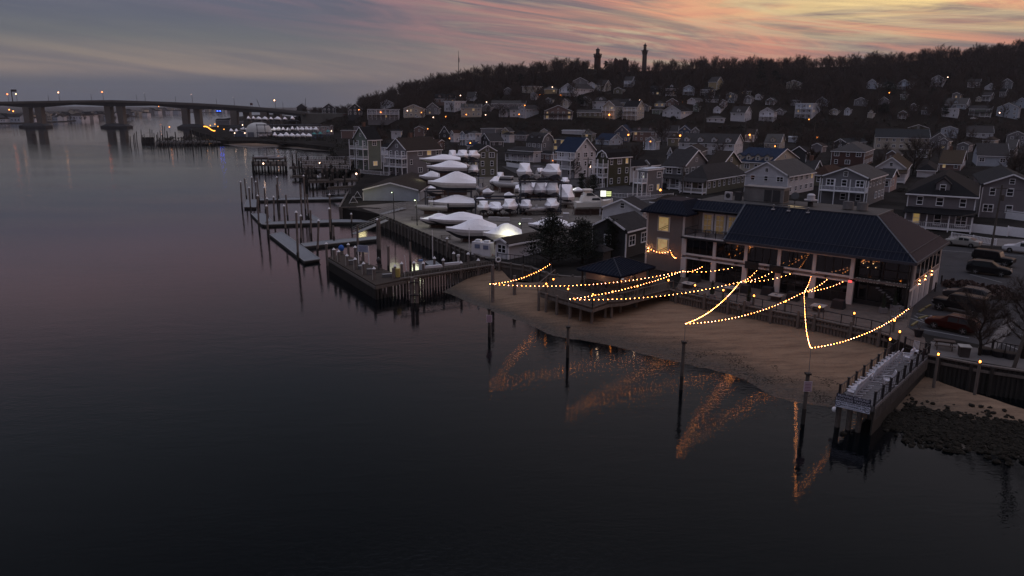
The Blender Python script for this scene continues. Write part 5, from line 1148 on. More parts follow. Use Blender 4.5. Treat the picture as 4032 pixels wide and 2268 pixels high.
# T-head pier
def pier(name, poly, z, label, beam=True, m=deckb):
    q = pp(poly, z); e = empty(name, q[0], 0, label, 'pier'); off = q[0]; pts = [(p.x - off.x, p.y - off.y) for p in q]
    b_ = MB(); b_.prism(pts, -.2, 0); b_.build('deck_boards', m, e)
    if beam:
        b_ = MB(); n = len(pts)
        for i in range(n): b_.bar((*pts[i], -.38), (*pts[(i + 1) % n], -.38), .2, .36)
        b_.build('edge_beam', wood, e)
    return e, off
ph, off = pier('fuel_pier', [(1292, 1013), (1350, 1000), (1560, 1078), (1600, 1098), (1479, 1122)], 1.9, 'wooden fuel pier head with white-capped posts')
def sheeting(e, off, a, b, z0, z1, step=.5, m=wood_dk, nm='sheeting'):
    a = a - off; b = b - off; d = b - a; b_ = MB(); n = int(d.length / step)
    for i in range(n): q = a + d * (i + .5) / n; b_.box((q.x, q.y, (z0 + z1) / 2 - off.z), (step * .62, .1, z1 - z0), math.atan2(d.y, d.x))
    b_.build(nm, m, e)
sheeting(ph, off, P(1292, 1013, 1.9), P(1479, 1122, 1.9), -1, 1.6); sheeting(ph, off, P(1479, 1122, 1.9), P(1600, 1098, 1.9), -1, 1.6)
ps, off = pier('timber_pier', [(1560, 1078), (1600, 1098), (1935, 1043), (1955, 1028), (1930, 1018), (1740, 1046)], 1.95, 'timber pier stem running from the fuel pier head to the shore', False)
sheeting(ps, off, P(1575, 1098, 1.9), P(1945, 1042, 1.9), -.6, 2.5, .42, pbk, 'sheeting')
b_ = MB(); a, c = P(1575, 1098, 2.5) - off, P(1945, 1042, 2.5) - off; b_.bar(a, c, .3, .16); b_.build('cap_timber', wood, ps)
b_ = MB(); a, c = P(1595, 1115, 1.2) - off, P(1950, 1058, 1.2) - off; b_.bar(a + Vector((0, -.25, .3)), c + Vector((0, -.25, .3)), .09); b_.bar(a + Vector((0, -.25, .3)), a + Vector((0, -.25, 1.6)), .07); b_.build('conduit', mat('pale_pipe', (.4, .4, .4), .5, var=0), ps)
i = 0
for px, py, cap in [(1284, 959, 1), (1314, 982, 1), (1333, 990, 1), (1366, 1006, 1), (1398, 1020, 1), (1431, 1037, 1), (1472, 1057, 1), (1371, 962, 1), (1398, 973, 1), (1429, 988, 1), (1490, 1019, 1), (1581, 1037, 1), (1555, 1047, 1), (1630, 1034, 1), (1666, 1036, 1), (1710, 1016, 1), (1745, 1023, 1), (1786, 997, 1), (1843, 999, 1), (1883, 1024, 1), (1815, 1034, 1), (1760, 939, 1), (1548, 1055, 0)]:
    top = P(px, py, 3.35); front = i < 7
    e = empty('capped_post', (top.x, top.y, 0), 0, 'white-capped square post on the fuel pier, ' + ['leftmost, standing clear of the deck', 'left end beside the blue bundle', 'second of the river-side row', 'third of the river-side row', 'fourth of the river-side row', 'fifth of the river-side row', 'corner of the river-side row', 'back left of the head', 'second along the back', 'third along the back', 'behind the outboard motor', 'by the yellow barrel', 'just left of the yellow barrel', 'first along the stem', 'beside the white fuel pump', 'left of the two deck boxes', 'between the two deck boxes', 'left of the pale pedestal', 'right of the pale pedestal', 'last along the stem near shore', 'short one by the pedestal', 'alone on the bulkhead top behind the basin', 'uncapped brown one left of the barrel'][i], 'post', 'white-capped posts of the fuel pier')
    b_ = MB(); b_.box((0, 0, .6 if front else 2.3), (.3, .3, 5.4 if front else 2.1)); b_.build('shaft', pilm, e)
    if cap: b_ = MB(); b_.add([(-.22, -.22, 3.3), (.22, -.22, 3.3), (.22, .22, 3.3), (-.22, .22, 3.3), (0, 0, 3.62)], [(3, 2, 1, 0), (0, 1, 4), (1, 2, 4), (2, 3, 4), (3, 0, 4)]); b_.build('cap', capw, e)
    if front and i: b_ = MB(); b_.box((-.17, -.12, 1.4), (.07, .12, 3.4)); b_.build('rub_strip', mat('pale_strip', (.36, .35, .34), .6, var=.1), e)
    i += 1
e = empty('mooring_dolphin', P(1633, 1192, 0), 0, 'thick bundle of piles standing in front of the pier stem', 'pile'); b_ = MB(); [b_.tube((x, 0, -1.5), (x * .9, 0, 3.1 + y), .24, .22, 9) for x, y in ((-.28, .1), (.28, 0))]; b_.build('shaft', pilm, e); b_ = MB(); [b_.box((0, 0, z), (1.1, .56, .1)) for z in (1.0, 2.6)]; b_.build('strap', black, e)
for nm, px, py, z, parts, lb, cat in [
    ('barrel', 1567, 1090, 1.95, [('drum', (.0, .0, .55), (.62, .62, 1.1), (.42, .33, .10), 'tube')], 'yellow barrel standing on the pier head', 'barrel'),
    ('fuel_pump', 1657, 1062, 1.95, [('body', (0, 0, .6), (.5, .4, 1.2), (.45, .47, .52), 'box'), ('top', (0, 0, 1.3), (.6, .5, .2), (.1, .16, .32), 'box')], 'white and blue fuel pump on the pier', 'fuel pump'),
    ('pedestal', 1805, 1040, 1.95, [('column', (0, 0, .55), (.3, .3, 1.1), (.5, .5, .52), 'tube'), ('head', (0, 0, 1.2), (.45, .45, .3), (.5, .5, .52), 'tube')], 'pale power pedestal at the middle of the pier stem', 'pedestal'),
    ('blue_bundle', 1345, 1000, 1.95, [('tarp', (0, 0, .9), (.9, .8, 1.0), (.02, .10, .42), 'ball'), ('stand', (0, 0, .25), (.5, .5, .5), (.12, .11, .1), 'box')], 'bright blue tarpaulin bundle on a stand at the pier head', 'tarp bundle'),
    ('deck_box', 1708, 1053, 2.55, [('box', (0, 0, .15), (2.4, .5, .3), (.50, .50, .54), 'box')], 'long white deck box, left of two on the stem', 'deck box'),
    ('deck_box', 1780, 1042, 2.55, [('box', (0, 0, .15), (2.4, .5, .3), (.50, .50, .54), 'box')], 'long white deck box, right of two on the stem', 'deck box')]:
    e = empty(nm, P(px, py, z), 0, lb, cat)
    for pn, c, s, colr, sh in parts:
        b_ = MB()
        if sh == 'tube': b_.tube((c[0], c[1], c[2] - s[2] / 2), (c[0], c[1], c[2] + s[2] / 2), s[0] / 2, n=12); b_.tube((c[0], c[1], c[2] + s[2] * .2), (c[0], c[1], c[2] + s[2] * .24), s[0] / 2 + .02, n=12)
        elif sh == 'ball': b_.ball(c, .5, 8, 5, s)
        else: b_.box(c, s, 0 if pn != 'box' else .45, .92)
        b_.build(pn, mat('paint_%.2f_%.2f_%.2f' % colr, colr, .55, var=.1), e)
for i, (px, py, s_) in enumerate([(1413, 1033, 'left'), (1493, 1064, 'right')]):
    e = empty('outboard_motor', P(px, py, 1.95), 0, 'black outboard motor on a rack, ' + s_ + ' one of two on the pier head', 'outboard motor', 'outboard motors on the pier head'); b_ = MB(); b_.ball((0, 0, 1.35), .42, 8, 6, (.8, 1, 1)); b_.build('cowling', black, e)
    b_ = MB(); b_.tube((0, 0, .1), (0, 0, 1.1), .1, .14, 6); b_.build('leg', mat('motor_grey', (.06, .06, .07), .5), e); b_ = MB(); b_.bar((-.4, 0, .8), (.4, 0, .8), .08); [b_.bar((x, 0, 0), (x, 0, .8), .07) for x in (-.4, .4)]; b_.build('rack', wood, e)
e = empty('marina_board', P(1432, 1040, 1.95), math.radians(-22), 'pale blue lettered board on two posts at the pier head', 'sign'); b_ = MB(); b_.box((0, 0, 2.2), (1.7, .06, .95)); q = b_.build('board', mat('board_blue_grey', (.30, .32, .42), .6, var=.1), e); b_ = MB(); [b_.box((0, -.035, 2.5 - k * .15), (1.3 - .2 * (k % 2), .01, .06)) for k in range(5)]; b_.build('board_lines', mat('board_ink', (.12, .13, .24), .6, var=0), q)
b_ = MB(); [b_.box((x, .05, 1.3), (.12, .12, 2.6)) for x in (-.85, .85)]; b_.build('post', capw, e)
for i, (px, py, h) in enumerate([(1704, 1018, 4.2), (1848, 1008, 4.2), (1601, 1072, 2.3)]):
    e = empty('white_pole', P(px, py, 1.95), 0, 'plain white pole on the pier stem, ' + ['left tall one', 'right tall one near the shore', 'short leaning one by the barrel'][i], 'pole'); b_ = MB(); b_.tube((0, 0, 0), (0 if i < 2 else -.2, 0, h), .06, .05, 6); b_.build('shaft', capw, e); b_ = MB(); b_.box((0, 0, .05), (.25, .25, .1)); b_.build('base', black, e)
for px, py in ((1935, 1100), (2021, 1140)):
    pile_lean(px + 5, py - 55, 0, px + 5, py + (78 if px < 2000 else 25), 0, 'weathered tide-marked pile on the beach, ' + ('leftmost by the first strand' if px < 2000 else 'second from the left before the bulkhead'), None, .2, None, .6)
# ---- private piers, mid left ----
e, off = pier('private_pier', [(990, 634), (1130, 634), (1128, 648), (992, 648)], 2.2, 'dark private pier on thick piles with a small boat moored at it')
for i in range(12):
    q = P(994 + i * 12, 648 - (i % 2) * 12, 2.2) - off; b_ = MB(); b_.tube((q.x, q.y, -3.8), (q.x, q.y, .9 + (i % 3) * .3), .3, .26, 7); b_.build('pile', wood_dk, e)
b_ = MB(); rail_mb(b_, P(992, 648, 2.2) - off, P(1128, 648, 2.2) - off, 1.0, 14, .12); b_.build('railing', wood, e)
e, off = pier('white_rail_pier', [(1185, 628), (1392, 628), (1372, 664), (1186, 660)], 2.3, 'broad private pier with white railings and boat lifts')
for a, c in (((1186, 660), (1372, 664)), ((1185, 628), (1392, 628)), ((1185, 643), (1380, 646)), ((1186, 660), (1185, 628))):
    b_ = MB(); rail_mb(b_, P(*a, 2.3) - off, P(*c, 2.3) - off, 1.1, int(abs(c[0] - a[0]) / 7) + 3, .12); b_.build('railing', white, e)
for i in range(16):
    q = P(1188 + (i % 8) * 25, 661 + (i // 8) * 2 - (i // 8) * 30, 2.3) - off; b_ = MB(); b_.tube((q.x, q.y, -3.8), (q.x, q.y, .2 + 1.5 * (i % 3 == 0)), .32, .28, 7); b_.build('pile', wood_dk, e)
e, off = pier('lower_walk', [(1215, 706), (1425, 700), (1425, 708), (1215, 714)], 1.6, 'grey low catwalk with pale posts in front of the white-railed pier')
for i in range(8): q = P(1218 + i * 28, 711, 1.6) - off; b_ = MB(); b_.tube((q.x, q.y, -3), (q.x, q.y, 1.6 * (i % 2)), .26, .24, 7); b_.build('pile', wood_dk, e)
for i, (px, py, h) in enumerate([(1181, 700, 6.5), (1231, 722, 5.5), (1290, 726, 5.0), (1214, 700, 4.0), (1330, 720, 4.5), (1365, 718, 4.0), (1312, 730, 5.0), (1270, 722, 4.2), (1125, 662, 4.5), (1058, 664, 3.8), (1000, 672, 5.0), (1415, 705, 3.4)]):
    e = empty('mooring_pile', P(px, py, 0), 0, 'thick dark pile among the private piers, ' + ['tall one left of the white rails', 'below the left of the white rails', 'below the middle of the white rails', 'beside the tall one', 'below the right of the white rails', 'near the fallen tree bank', 'paired, right of the middle', 'paired, left of the middle', 'right end of the dark pier', 'middle of the dark pier', 'left end of the dark pier', 'by the lawn bulkhead'][i], 'pile', 'piles of the private piers'); b_ = MB(); b_.tube((0, 0, -1.5), (0, 0, h), .36, .30, 8); b_.build('shaft', wood_dk, e); b_ = MB(); b_.tube((0, 0, h - .9), (0, 0, h + .02), .33, .31, 8); b_.build('dry_top', pilm, e)
# open boats of the marina and piers
def open_boat(loc, rz, Ln, label, colr=(.42, .42, .45), cab=0, top=0, stands=0, grp=None, motor=1):
    e = empty('motorboat', loc, rz, label, 'boat', grp); B = Ln * .34; Hh = Ln * .16; m_ = MB(); st = 9; prev = None; vs = []; fs = []
    for i in range(st):
        t = i / (st - 1); w = B / 2 * (1 - max(0, (t - .45) / .55) ** 2.2) * (.92 + .08 * t) + .02; z = Hh * (1 + .25 * t * t); k = Hh * .9 * max(0, (t - .7) / .3) ** 2
        x = Ln * (t - .5); vs += [(x, -w, z), (x, -w * .82, z * .45 + k * .4), (x, 0, k), (x, w * .82, z * .45 + k * .4), (x, w, z), (x, w * .86, z - .02), (x, w * .6, z * .55), (x, -w * .6, z * .55), (x, -w * .86, z - .02)]
    for i in range(st - 1):
        for j in range(9): fs.append((i * 9 + j, i * 9 + (j + 1) % 9, (i + 1) * 9 + (j + 1) % 9, (i + 1) * 9 + j))
    fs.append(tuple(range(8, -1, -1))); m_.add(vs, fs); m_.build('hull', mat('gelcoat_%.2f' % colr[0] + '_%.2f' % colr[2], colr, .3, var=.05), e, True)
    m_ = MB(); m_.box((-Ln * .02, 0, Hh * 1.3), (Ln * .1, B * .3, Hh * .9), 0, .8); m_.build('console', mat('gelcoat_console', (.4, .4, .42), .4, var=0), e)
    if cab:
        m_ = MB(); m_.box((Ln * .05, 0, Hh * 1.45), (Ln * .42, B * .7, Hh * 1.1), 0, .8); o = m_.build('cabin', MATS['gelcoat_console'], e); m_ = MB(); m_.box((Ln * .04, 0, Hh * 1.62), (Ln * .39, B * .66, Hh * .38), 0, .93); m_.build('window', glass, o)
        m_ = MB(); m_.box((Ln * .02, 0, Hh * 2.1), (Ln * .36, B * .66, Hh * .12)); m_.build('hardtop', MATS['gelcoat_console'], e)
    if top: m_ = MB(); m_.box((0, 0, Hh * 2.7), (Ln * .26, B * .7, .06)); [m_.bar((x, y, Hh), (x * .8, y * .9, Hh * 2.7), .04) for x in (-Ln * .1, Ln * .1) for y in (-B * .28, B * .28)]; m_.build('t_top', mat('canvas_grey', (.10, .10, .12), .8), e)
    if motor: m_ = MB(); m_.box((-Ln * .53, 0, Hh * 1.15), (.4, .35, .75), 0, .7); m_.box((-Ln * .53, 0, Hh * .45), (.15, .12, .9)); m_.build('outboard', black, e)
    if stands:
        m_ = MB(); [m_.bar((x, y * 1.2, -stands), (x, y * .6, .25), .09) for x in (-Ln * .28, Ln * .2) for y in (-B * .35, B * .35)]; m_.box((0, 0, -stands / 2), (Ln * .4, .25, stands)); m_.build('boat_stand', mat('stand_rust', (.07, .04, .035), .8), e)
    return e
open_boat(P(1045, 628, 2.6), .15, 8.5, 'pale motorboat with black outboard on a lift at the dark private pier', (.33, .32, .34), 0, 1)
open_boat(P(1090, 630, 2.4), .05, 7, 'second pale boat behind the dark private pier railing', (.3, .3, .33))
open_boat(P(1262, 708, .6), -1.4, 7, 'white pontoon-railed boat moored below the white-railed pier', (.45, .45, .48), 0, 1)
R = random.Random(31)
for k in range(46):
    px = R.uniform(1150, 1425); yb = R.uniform(650, 735) if px > 1200 else R.uniform(640, 700)
    if px > 1380 and yb < 690: continue
    b = P(px, yb, 0); h = R.choice([1.6, 2.6, 3.6, 4.8]) * R.uniform(.85, 1.15); e = empty('mooring_pile', b, 0, 'dark pile in the crowd under and around the private piers', 'pile', 'crowded piles of the private piers')
    m_ = MB(); m_.tube((0, 0, -1.5), (0, 0, h), .28, .24, 6); m_.build('shaft', wood_dk, e); m_ = MB(); m_.tube((0, 0, h - .5), (0, 0, h + .02), .27, .25, 6); m_.build('dry_top', pilm, e)
for a, c, z, lb in (((1150, 690), (1290, 686), 1.3, 'thin low catwalk left of the white-railed pier'), ((1290, 735), (1410, 728), 1.5, 'thin low catwalk nearest the shed yard'), ((1140, 655), (1190, 655), 2.0, 'short dark link between the two private piers')):
    pier('catwalk', [a, c, (c[0], c[1] + 4), (a[0], a[1] + 4)], z, lb)
for nm, px, py, s_, lb in (('crate', 1380, 1040, (.9, .6, .5), 'grey crate lying on the pier head deck'), ('crate', 1455, 1080, (.6, .6, .7), 'small dark crate at the front corner of the pier head'), ('crate', 1525, 1090, (1.2, .5, .35), 'flat box beside the yellow barrel'), ('crate', 1420, 1058, (.5, .9, .4), 'low box between the outboard motors')):
    e = empty(nm, P(px, py, 1.92), .4, lb, 'crate'); m_ = MB(); m_.box((0, 0, s_[2] / 2), s_); m_.build('crate_body', mat('crate_grey', (.10, .10, .11), .8, var=.3), e); m_ = MB(); m_.box((0, 0, s_[2] + .03), (s_[0] + .06, s_[1] + .06, .06)); m_.build('lid', mat('crate_lid', (.2, .2, .21), .7), e)
e = empty('hose_coil', P(1468, 1074, 1.93), 0, 'black hose coil on the pier head deck', 'hose'); m_ = MB()
for k in range(3):
    for i in range(12): a, c = i * math.pi / 6, (i + 1) * math.pi / 6; r_ = .45 - .08 * k; m_.tube((r_ * math.cos(a), r_ * math.sin(a), .05 + .06 * k), (r_ * math.cos(c), r_ * math.sin(c), .05 + .06 * k), .04, n=5)
m_.build('coil', black, e); m_ = MB(); m_.tube((.45, 0, .05), (1.2, .3, .05), .04, n=5); m_.build('hose_end', black, e)
# ================= BOATYARD =================
wrap = bpy.data.materials.new('shrink_wrap'); wrap.use_nodes = True; nt = wrap.node_tree; b = nt.nodes['Principled BSDF']
b.inputs['Base Color'].default_value = (.90, .89, .95, 1); b.inputs['Roughness'].default_value = .45
tcn = N('ShaderNodeTexCoord'); nn = N('ShaderNodeTexNoise'); nn.inputs['Scale'].default_value = 1.3; nn.inputs['Detail'].default_value = 6; L(tcn.outputs['Object'], nn.inputs['Vector'])
bn = N('ShaderNodeBump'); bn.inputs['Strength'].default_value = .5; bn.inputs['Distance'].default_value = .15; L(nn.outputs[0], bn.inputs['Height']); L(bn.outputs[0], b.inputs['Normal'])
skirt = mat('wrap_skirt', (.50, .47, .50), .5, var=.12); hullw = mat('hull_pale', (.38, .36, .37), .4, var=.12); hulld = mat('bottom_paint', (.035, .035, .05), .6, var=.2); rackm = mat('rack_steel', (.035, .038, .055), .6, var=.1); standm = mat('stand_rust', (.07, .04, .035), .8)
def wrapped(loc, rz, Ln, H, label, peak=.42, seed=0, B=None, stands=.0, dark=False, flat=.13, bell=0, grp='shrink-wrapped boats in the yard'):
    """bow toward +x; H total height keel to wrap top"""
    e = empty('shrink_wrapped_boat', loc, rz, label, 'boat', grp); B = B or min(3.1, Ln * .36); hg = min(H * .48, 1.6); R = random.Random(seed)
    st = 12; cov = []; hul = []
    for i in range(st):
        t = i / (st - 1); w = B / 2 * (1 - max(0, (t - .5) / .5) ** 2.4) + .03; x = Ln * (t - .5) + (.25 * Ln / 8 if t == 1 else 0); k = hg * .85 * max(0, (t - .65) / .35) ** 2
        z = hg * (1 + .2 * t * t)
        if t < peak: u = .38 + .62 * (t / peak) ** .9
        else: u = max(0, 1 - ((t - peak - flat) / (1 - peak - flat))) if t > peak + flat else 1.0
        u = u ** (1.25 if t > peak and not bell else 1.0); ht = z + (H - z) * u * (1 + R.uniform(-.025, .025))
        if t == 1: ht = z + .12
        r_ = w * (.10 + .18 * u + bell * u)
        for s, A in ((-1, None), (1, None)): pass
        cov.append([(x, -w * 1.02, z - hg * .30), (x, -w * 1.04, z), (x, -w * (.74 + .03 * (bell > 0) + R.uniform(-.03, .03)), z + (ht - z) * (.45 - .1 * (bell > 0))), (x, -r_, ht - .03), (x, 0, ht + .04), (x, r_, ht - .03), (x, w * .74, z + (ht - z) * .45), (x, w * 1.04, z), (x, w * 1.02, z - hg * .30)])
        hul.append([(x, -w, z - hg * .28), (x, -w * .9, z * .42 + k * .6), (x, 0, k), (x, w * .9, z * .42 + k * .6), (x, w, z - hg * .28)])
    m_ = MB(); n = 9; vs = [v for r in cov for v in r]; fs = []
    for i in range(st - 1):
        for j in range(n - 1): fs.append((i * n + j, (i + 1) * n + j, (i + 1) * n + j + 1, i * n + j + 1))
    fs.append(tuple(range(n))); fs.append(tuple(range((st - 1) * n + n - 1, (st - 1) * n - 1, -1))); m_.add(vs, fs)
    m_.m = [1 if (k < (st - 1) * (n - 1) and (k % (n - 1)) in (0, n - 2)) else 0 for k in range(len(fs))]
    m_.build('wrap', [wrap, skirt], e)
    m_ = MB(); n = 5; vs = [v for r in hul for v in r]; fs = []
    for i in range(st - 1):
        for j in range(n - 1): fs.append((i * n + j, (i + 1) * n + j, (i + 1) * n + j + 1, i * n + j + 1))
    fs.append((4, 3, 2, 1, 0)); m_.add(vs, fs); m_.m = [1 if (k < (st - 1) * 4 and (k % 4) in (1, 2)) else 0 for k in range(len(fs))]; m_.build('hull', [hullw, hulld], e)
    if stands:
        m_ = MB(); [m_.bar((x, y * 1.25, -stands), (x, y * .55, .35), .08) for x in (-Ln * .3, 0, Ln * .22) for y in (-B * .38, B * .38)]; m_.box((-Ln * .05, 0, -stands / 2), (Ln * .5, .22, stands)); m_.build('boat_stand', standm, e)
    return e
# (px_l, px_r, y_top, y_keel, z_keel, facing, label) facing: L bow left, R bow right, E end-on
WB = [(1654, 1812, 607, 645, 9.6, 'L', 'long low wrapped boat high on the back rack, bow over the grey house porch'), (1683, 1838, 630, 683, 8.4, 'L', 'wrapped boat with flat-topped peak just below and in front of the topmost one'), (1688, 1874, 673, 752, 6.6, 'L', 'big wrapped boat alone on top of the front rack, its bow pointing left'), (1651, 1736, 673, 716, 5.6, 'L', 'low wrapped boat partly behind the big top-rack one at left'), (1648, 1684, 699, 733, 3.2, 'L', 'yellow-lit wrapped bow just right of the blue shed'),
      (1673, 1744, 715, 778, 3.6, 'l', 'wrapped boat seen bow-on beside the rack posts, right of the shed'), (1689, 1872, 766, 826, 2.9, 'L', 'wide wrapped boat on the lower shelf of the front rack'), (1654, 1778, 840, 889, 2.7, 'L', 'greenish-lit wrapped boat at the left of the near row'), (1690, 1902, 835, 892, 2.7, 'L', 'long ridge-topped wrapped boat in the near row'), (1757, 1958, 858, 945, 2.7, 'L', 'largest wrapped boat in the near row, over the portable cabins'),
      (1903, 2056, 878, 966, 2.7, 'L', 'brightly floodlit wrapped boat beside the marina office roof'), (2081, 2238, 855, 915, 2.7, 'L', 'wrapped boat behind the pine trees, left part showing'), (2228, 2290, 878, 910, 2.7, 'R', 'small wrapped boat behind the right pine'),
      (1755, 1794, 593, 636, 9.6, 'E', 'upright bell-shaped wrapped boat, left of three on the back rack'), (1791, 1838, 593, 636, 9.6, 'E', 'upright bell-shaped wrapped boat, middle of three on the back rack'), (1834, 1880, 594, 634, 9.6, 'E', 'upright bell-shaped wrapped boat, right of three against the olive house'), (1834, 1881, 652, 692, 5.9, 'E', 'upright wrapped boat one shelf below the three bell-shaped ones'),
      (1922, 1970, 695, 735, 3.3, 'l', 'box-topped white wrapped boat on stands right of the grey open boat'), (1947, 1982, 681, 722, 3.3, 'E', 'grey-covered boat behind the box-topped one'), (1871, 1921, 796, 846, 2.9, 'E', 'crumpled grey wrapped boat right of the rack'), (1915, 1973, 804, 843, 2.9, 'E', 'low wrapped boat in the ground row, between crumpled and pointed ones'), (1970, 2032, 790, 844, 2.9, 'E', 'pointed tent-like wrapped boat in the ground row'),
      (2031, 2091, 647, 713, 8.85, 'E', 'pointed wrapped boat on top of the right rack, left corner'), (2141, 2206, 649, 713, 8.85, 'E', 'big square-topped wrapped boat on top of the right rack, right corner'), (2034, 2097, 724, 782, 5.3, 'E', 'wrapped boat on the middle shelf, left'), (2094, 2152, 725, 780, 5.3, 'E', 'wrapped boat on the middle shelf, centre'), (2147, 2197, 723, 782, 5.3, 'E', 'wrapped boat on the middle shelf, right'),
      (2028, 2236, 715, 764, 3.6, 'R', 'very long white wrapped boat lying behind the right rack'), (2191, 2262, 734, 812, 2.8, 'E', 'large bow-on wrapped boat right of the rack'), (2042, 2089, 791, 838, 2.9, 'E', 'tapered wrapped boat on the bottom shelf, left'), (2139, 2199, 789, 838, 2.9, 'E', 'tapered wrapped boat on the bottom shelf, right'), (2256, 2302, 738, 762, 3.2, 'R', 'half-hidden wrapped boat behind the bow-on one'), (1873, 1918, 775, 800, 2.9, 'R', 'small yellow-lit wrapped boat under the rack shelf'), (2106, 2140, 664, 690, 6.0, 'E', 'wrapped boat glimpsed behind the open console boat'), (1900, 1945, 742, 772, 3.2, 'R', 'low wrapped boat in the middle of the yard behind the grey open boat'), (1985, 2025, 757, 782, 3.2, 'R', 'low wrapped boat below the pilot-house boat'), (2205, 2240, 702, 730, 3.2, 'E', 'pale wrap right behind the top corner of the right rack'), (2060, 2100, 742, 768, 3.2, 'R', 'wrap peeping between middle shelf boats'), (1742, 1790, 700, 722, 5.8, 'L', 'wrapped boat behind the big top-rack one, right part'), (1790, 1836, 640, 672, 7.0, 'E', 'upright wrap between the two rear shelves')]
for i, (pl, pr, yt, yk, z, fc, lb) in enumerate(WB):
    pc = (pl + pr) / 2; b0 = P(pc, yk, z); sc = b0.y / 2987.0 * 1.03; wpx = (pr - pl) * sc; r = ray(pc, yt); H = max(1.2, (CAMZ + r.z / r.y * b0.y - z) * .94)
    gnd = z - 2.2
    if fc in 'LR': q = b0 + Vector((0, 1.0, 0)); wrapped(q, math.pi + .12 if fc == 'L' else -.05, wpx * .98, H, lb, .36 if fc == 'L' else .4, i, None, min(gnd, 1.0))
    elif fc == 'l': wrapped(b0 + Vector((.3, wpx * .6, 0)), math.radians(-112), wpx * 1.9, H, lb, .4, i, wpx * .82, min(gnd, 1.2))
    else: wrapped(b0 + Vector((.3, wpx * 1.0, 0)), math.radians(-95 + 8 * (i % 3)), wpx * 2.1, H * 1.05, lb, .3 + .1 * (i % 2), i, wpx * .92, min(gnd, .8), flat=.34, bell=.42)
# open / unwrapped boats
open_boat(P(1890, 762, 3.4) + Vector((0, 2, 0)), math.radians(-95), 8, 'grey-hulled sportfisher with metal arch standing bow-on among the wraps', (.25, .27, .31), 0, 1, 1.2)
open_boat(P(1998, 740, 3.4), math.radians(165), 8.5, 'white pilot-house boat with dark hull stripe right of the box-topped wrap', (.52, .52, .55), 1, 0, 1.2)
open_boat(P(2115, 708, 8.85) + Vector((0, 2, 0)), math.radians(-92), 6, 'open centre-console boat with t-top on top of the right rack', (.45, .42, .42), 0, 1, 0)
open_boat(P(2114, 834, 2.9), math.radians(15), 5, 'low white skiff on the bottom shelf of the right rack', (.42, .40, .41))
open_boat(P(2238, 806, 3.0), math.radians(175), 4.2, 'small grey dinghy astern of the white cruiser', (.40, .38, .38), motor=0)
open_boat(P(1697, 832, 3.0), math.radians(180), 6.5, 'pale runabout with bimini frame under the lower rack', (.40, .41, .38), 0, 1, .6)
# white cruiser
c0 = P(2338, 824, 3.3); e = empty('cabin_cruiser', c0, math.radians(8), 'unwrapped white cabin cruiser on stands with dark windows, bow pointing right', 'boat')
Ln = (2414 - 2261) * c0.y / 2987 * 1.02; B = 3.0; st = 12; vs = []; fs = []
for i in range(st):
    t = i / (st - 1); w = B / 2 * (1 - max(0, (t - .5) / .5) ** 2.3) + .03; x = Ln * (t - .5); z = 1.55 + .5 * t * t; k = 1.2 * max(0, (t - .68) / .32) ** 2
    vs += [(x, -w, z), (x, -w * .86, z * .4 + k * .5), (x, 0, k), (x, w * .86, z * .4 + k * .5), (x, w, z), (x, 0, z + .12)]
for i in range(st - 1):
    for j in range(6): fs.append((i * 6 + j, i * 6 + (j + 1) % 6, (i + 1) * 6 + (j + 1) % 6, (i + 1) * 6 + j))
fs.append((5, 4, 3, 2, 1, 0)); gel = mat('cruiser_white', (.75, .73, .70), .3, var=.05)
MB().add(vs, fs).build('hull', gel, e)
def cabin(x0, x1, z0, z1, w, rake0, rake1): return MB().add([(x0, -w, z0), (x1, -w, z0), (x1, w, z0), (x0, w, z0), (x0 + rake0, -w * .85, z1), (x1 - rake1, -w * .85, z1), (x1 - rake1, w * .85, z1), (x0 + rake0, w * .85, z1)], [(3, 2, 1, 0), (4, 5, 6, 7), (0, 1, 5, 4), (1, 2, 6, 5), (2, 3, 7, 6), (3, 0, 4, 7)])
o = cabin(-Ln * .36, Ln * .24, 1.7, 2.75, B * .42, .3, 1.3).build('cabin', gel, e); cabin(-Ln * .10, Ln * .15, 2.0, 2.5, B * .43, .2, .6).build('window', glass, o)
o = cabin(-Ln * .28, Ln * .02, 2.75, 3.5, B * .36, .1, .8).build('flybridge', gel, e); cabin(-Ln * .24, Ln * .0, 2.85, 3.4, B * .37, .1, .7).build('window', glass, o)
b_ = MB(); b_.box((-Ln * .18, 0, 3.95), (Ln * .22, B * .7, .28)); [b_.bar((x, y, 3.4), (x, y, 3.9), .05) for x in (-Ln * .26, -Ln * .1) for y in (-1, 1)]; b_.build('hardtop', gel, e)
b_ = MB(); b_.bar((Ln * .12, -B * .38, 2.6), (Ln * .5, 0, 2.6), .04); b_.bar((Ln * .12, B * .38, 2.6), (Ln * .5, 0, 2.6), .04); [b_.bar((Ln * x, -B * .38 * (1 - (x - .12) / .38), 1.8), (Ln * x, -B * .38 * (1 - (x - .12) / .38), 2.6), .03) for x in (.2, .3, .4)]; b_.build('bow_rail', MATS['galvanised'], e)
b_ = MB(); [b_.bar((x, y * 1.2, -1.1), (x, y * .6, .4), .09) for x in (-4, -1, 2) for y in (-1.2, 1.2)]; b_.box((-1, 0, -.5), (6, .3, 1.1)); b_.build('boat_stand', standm, e)
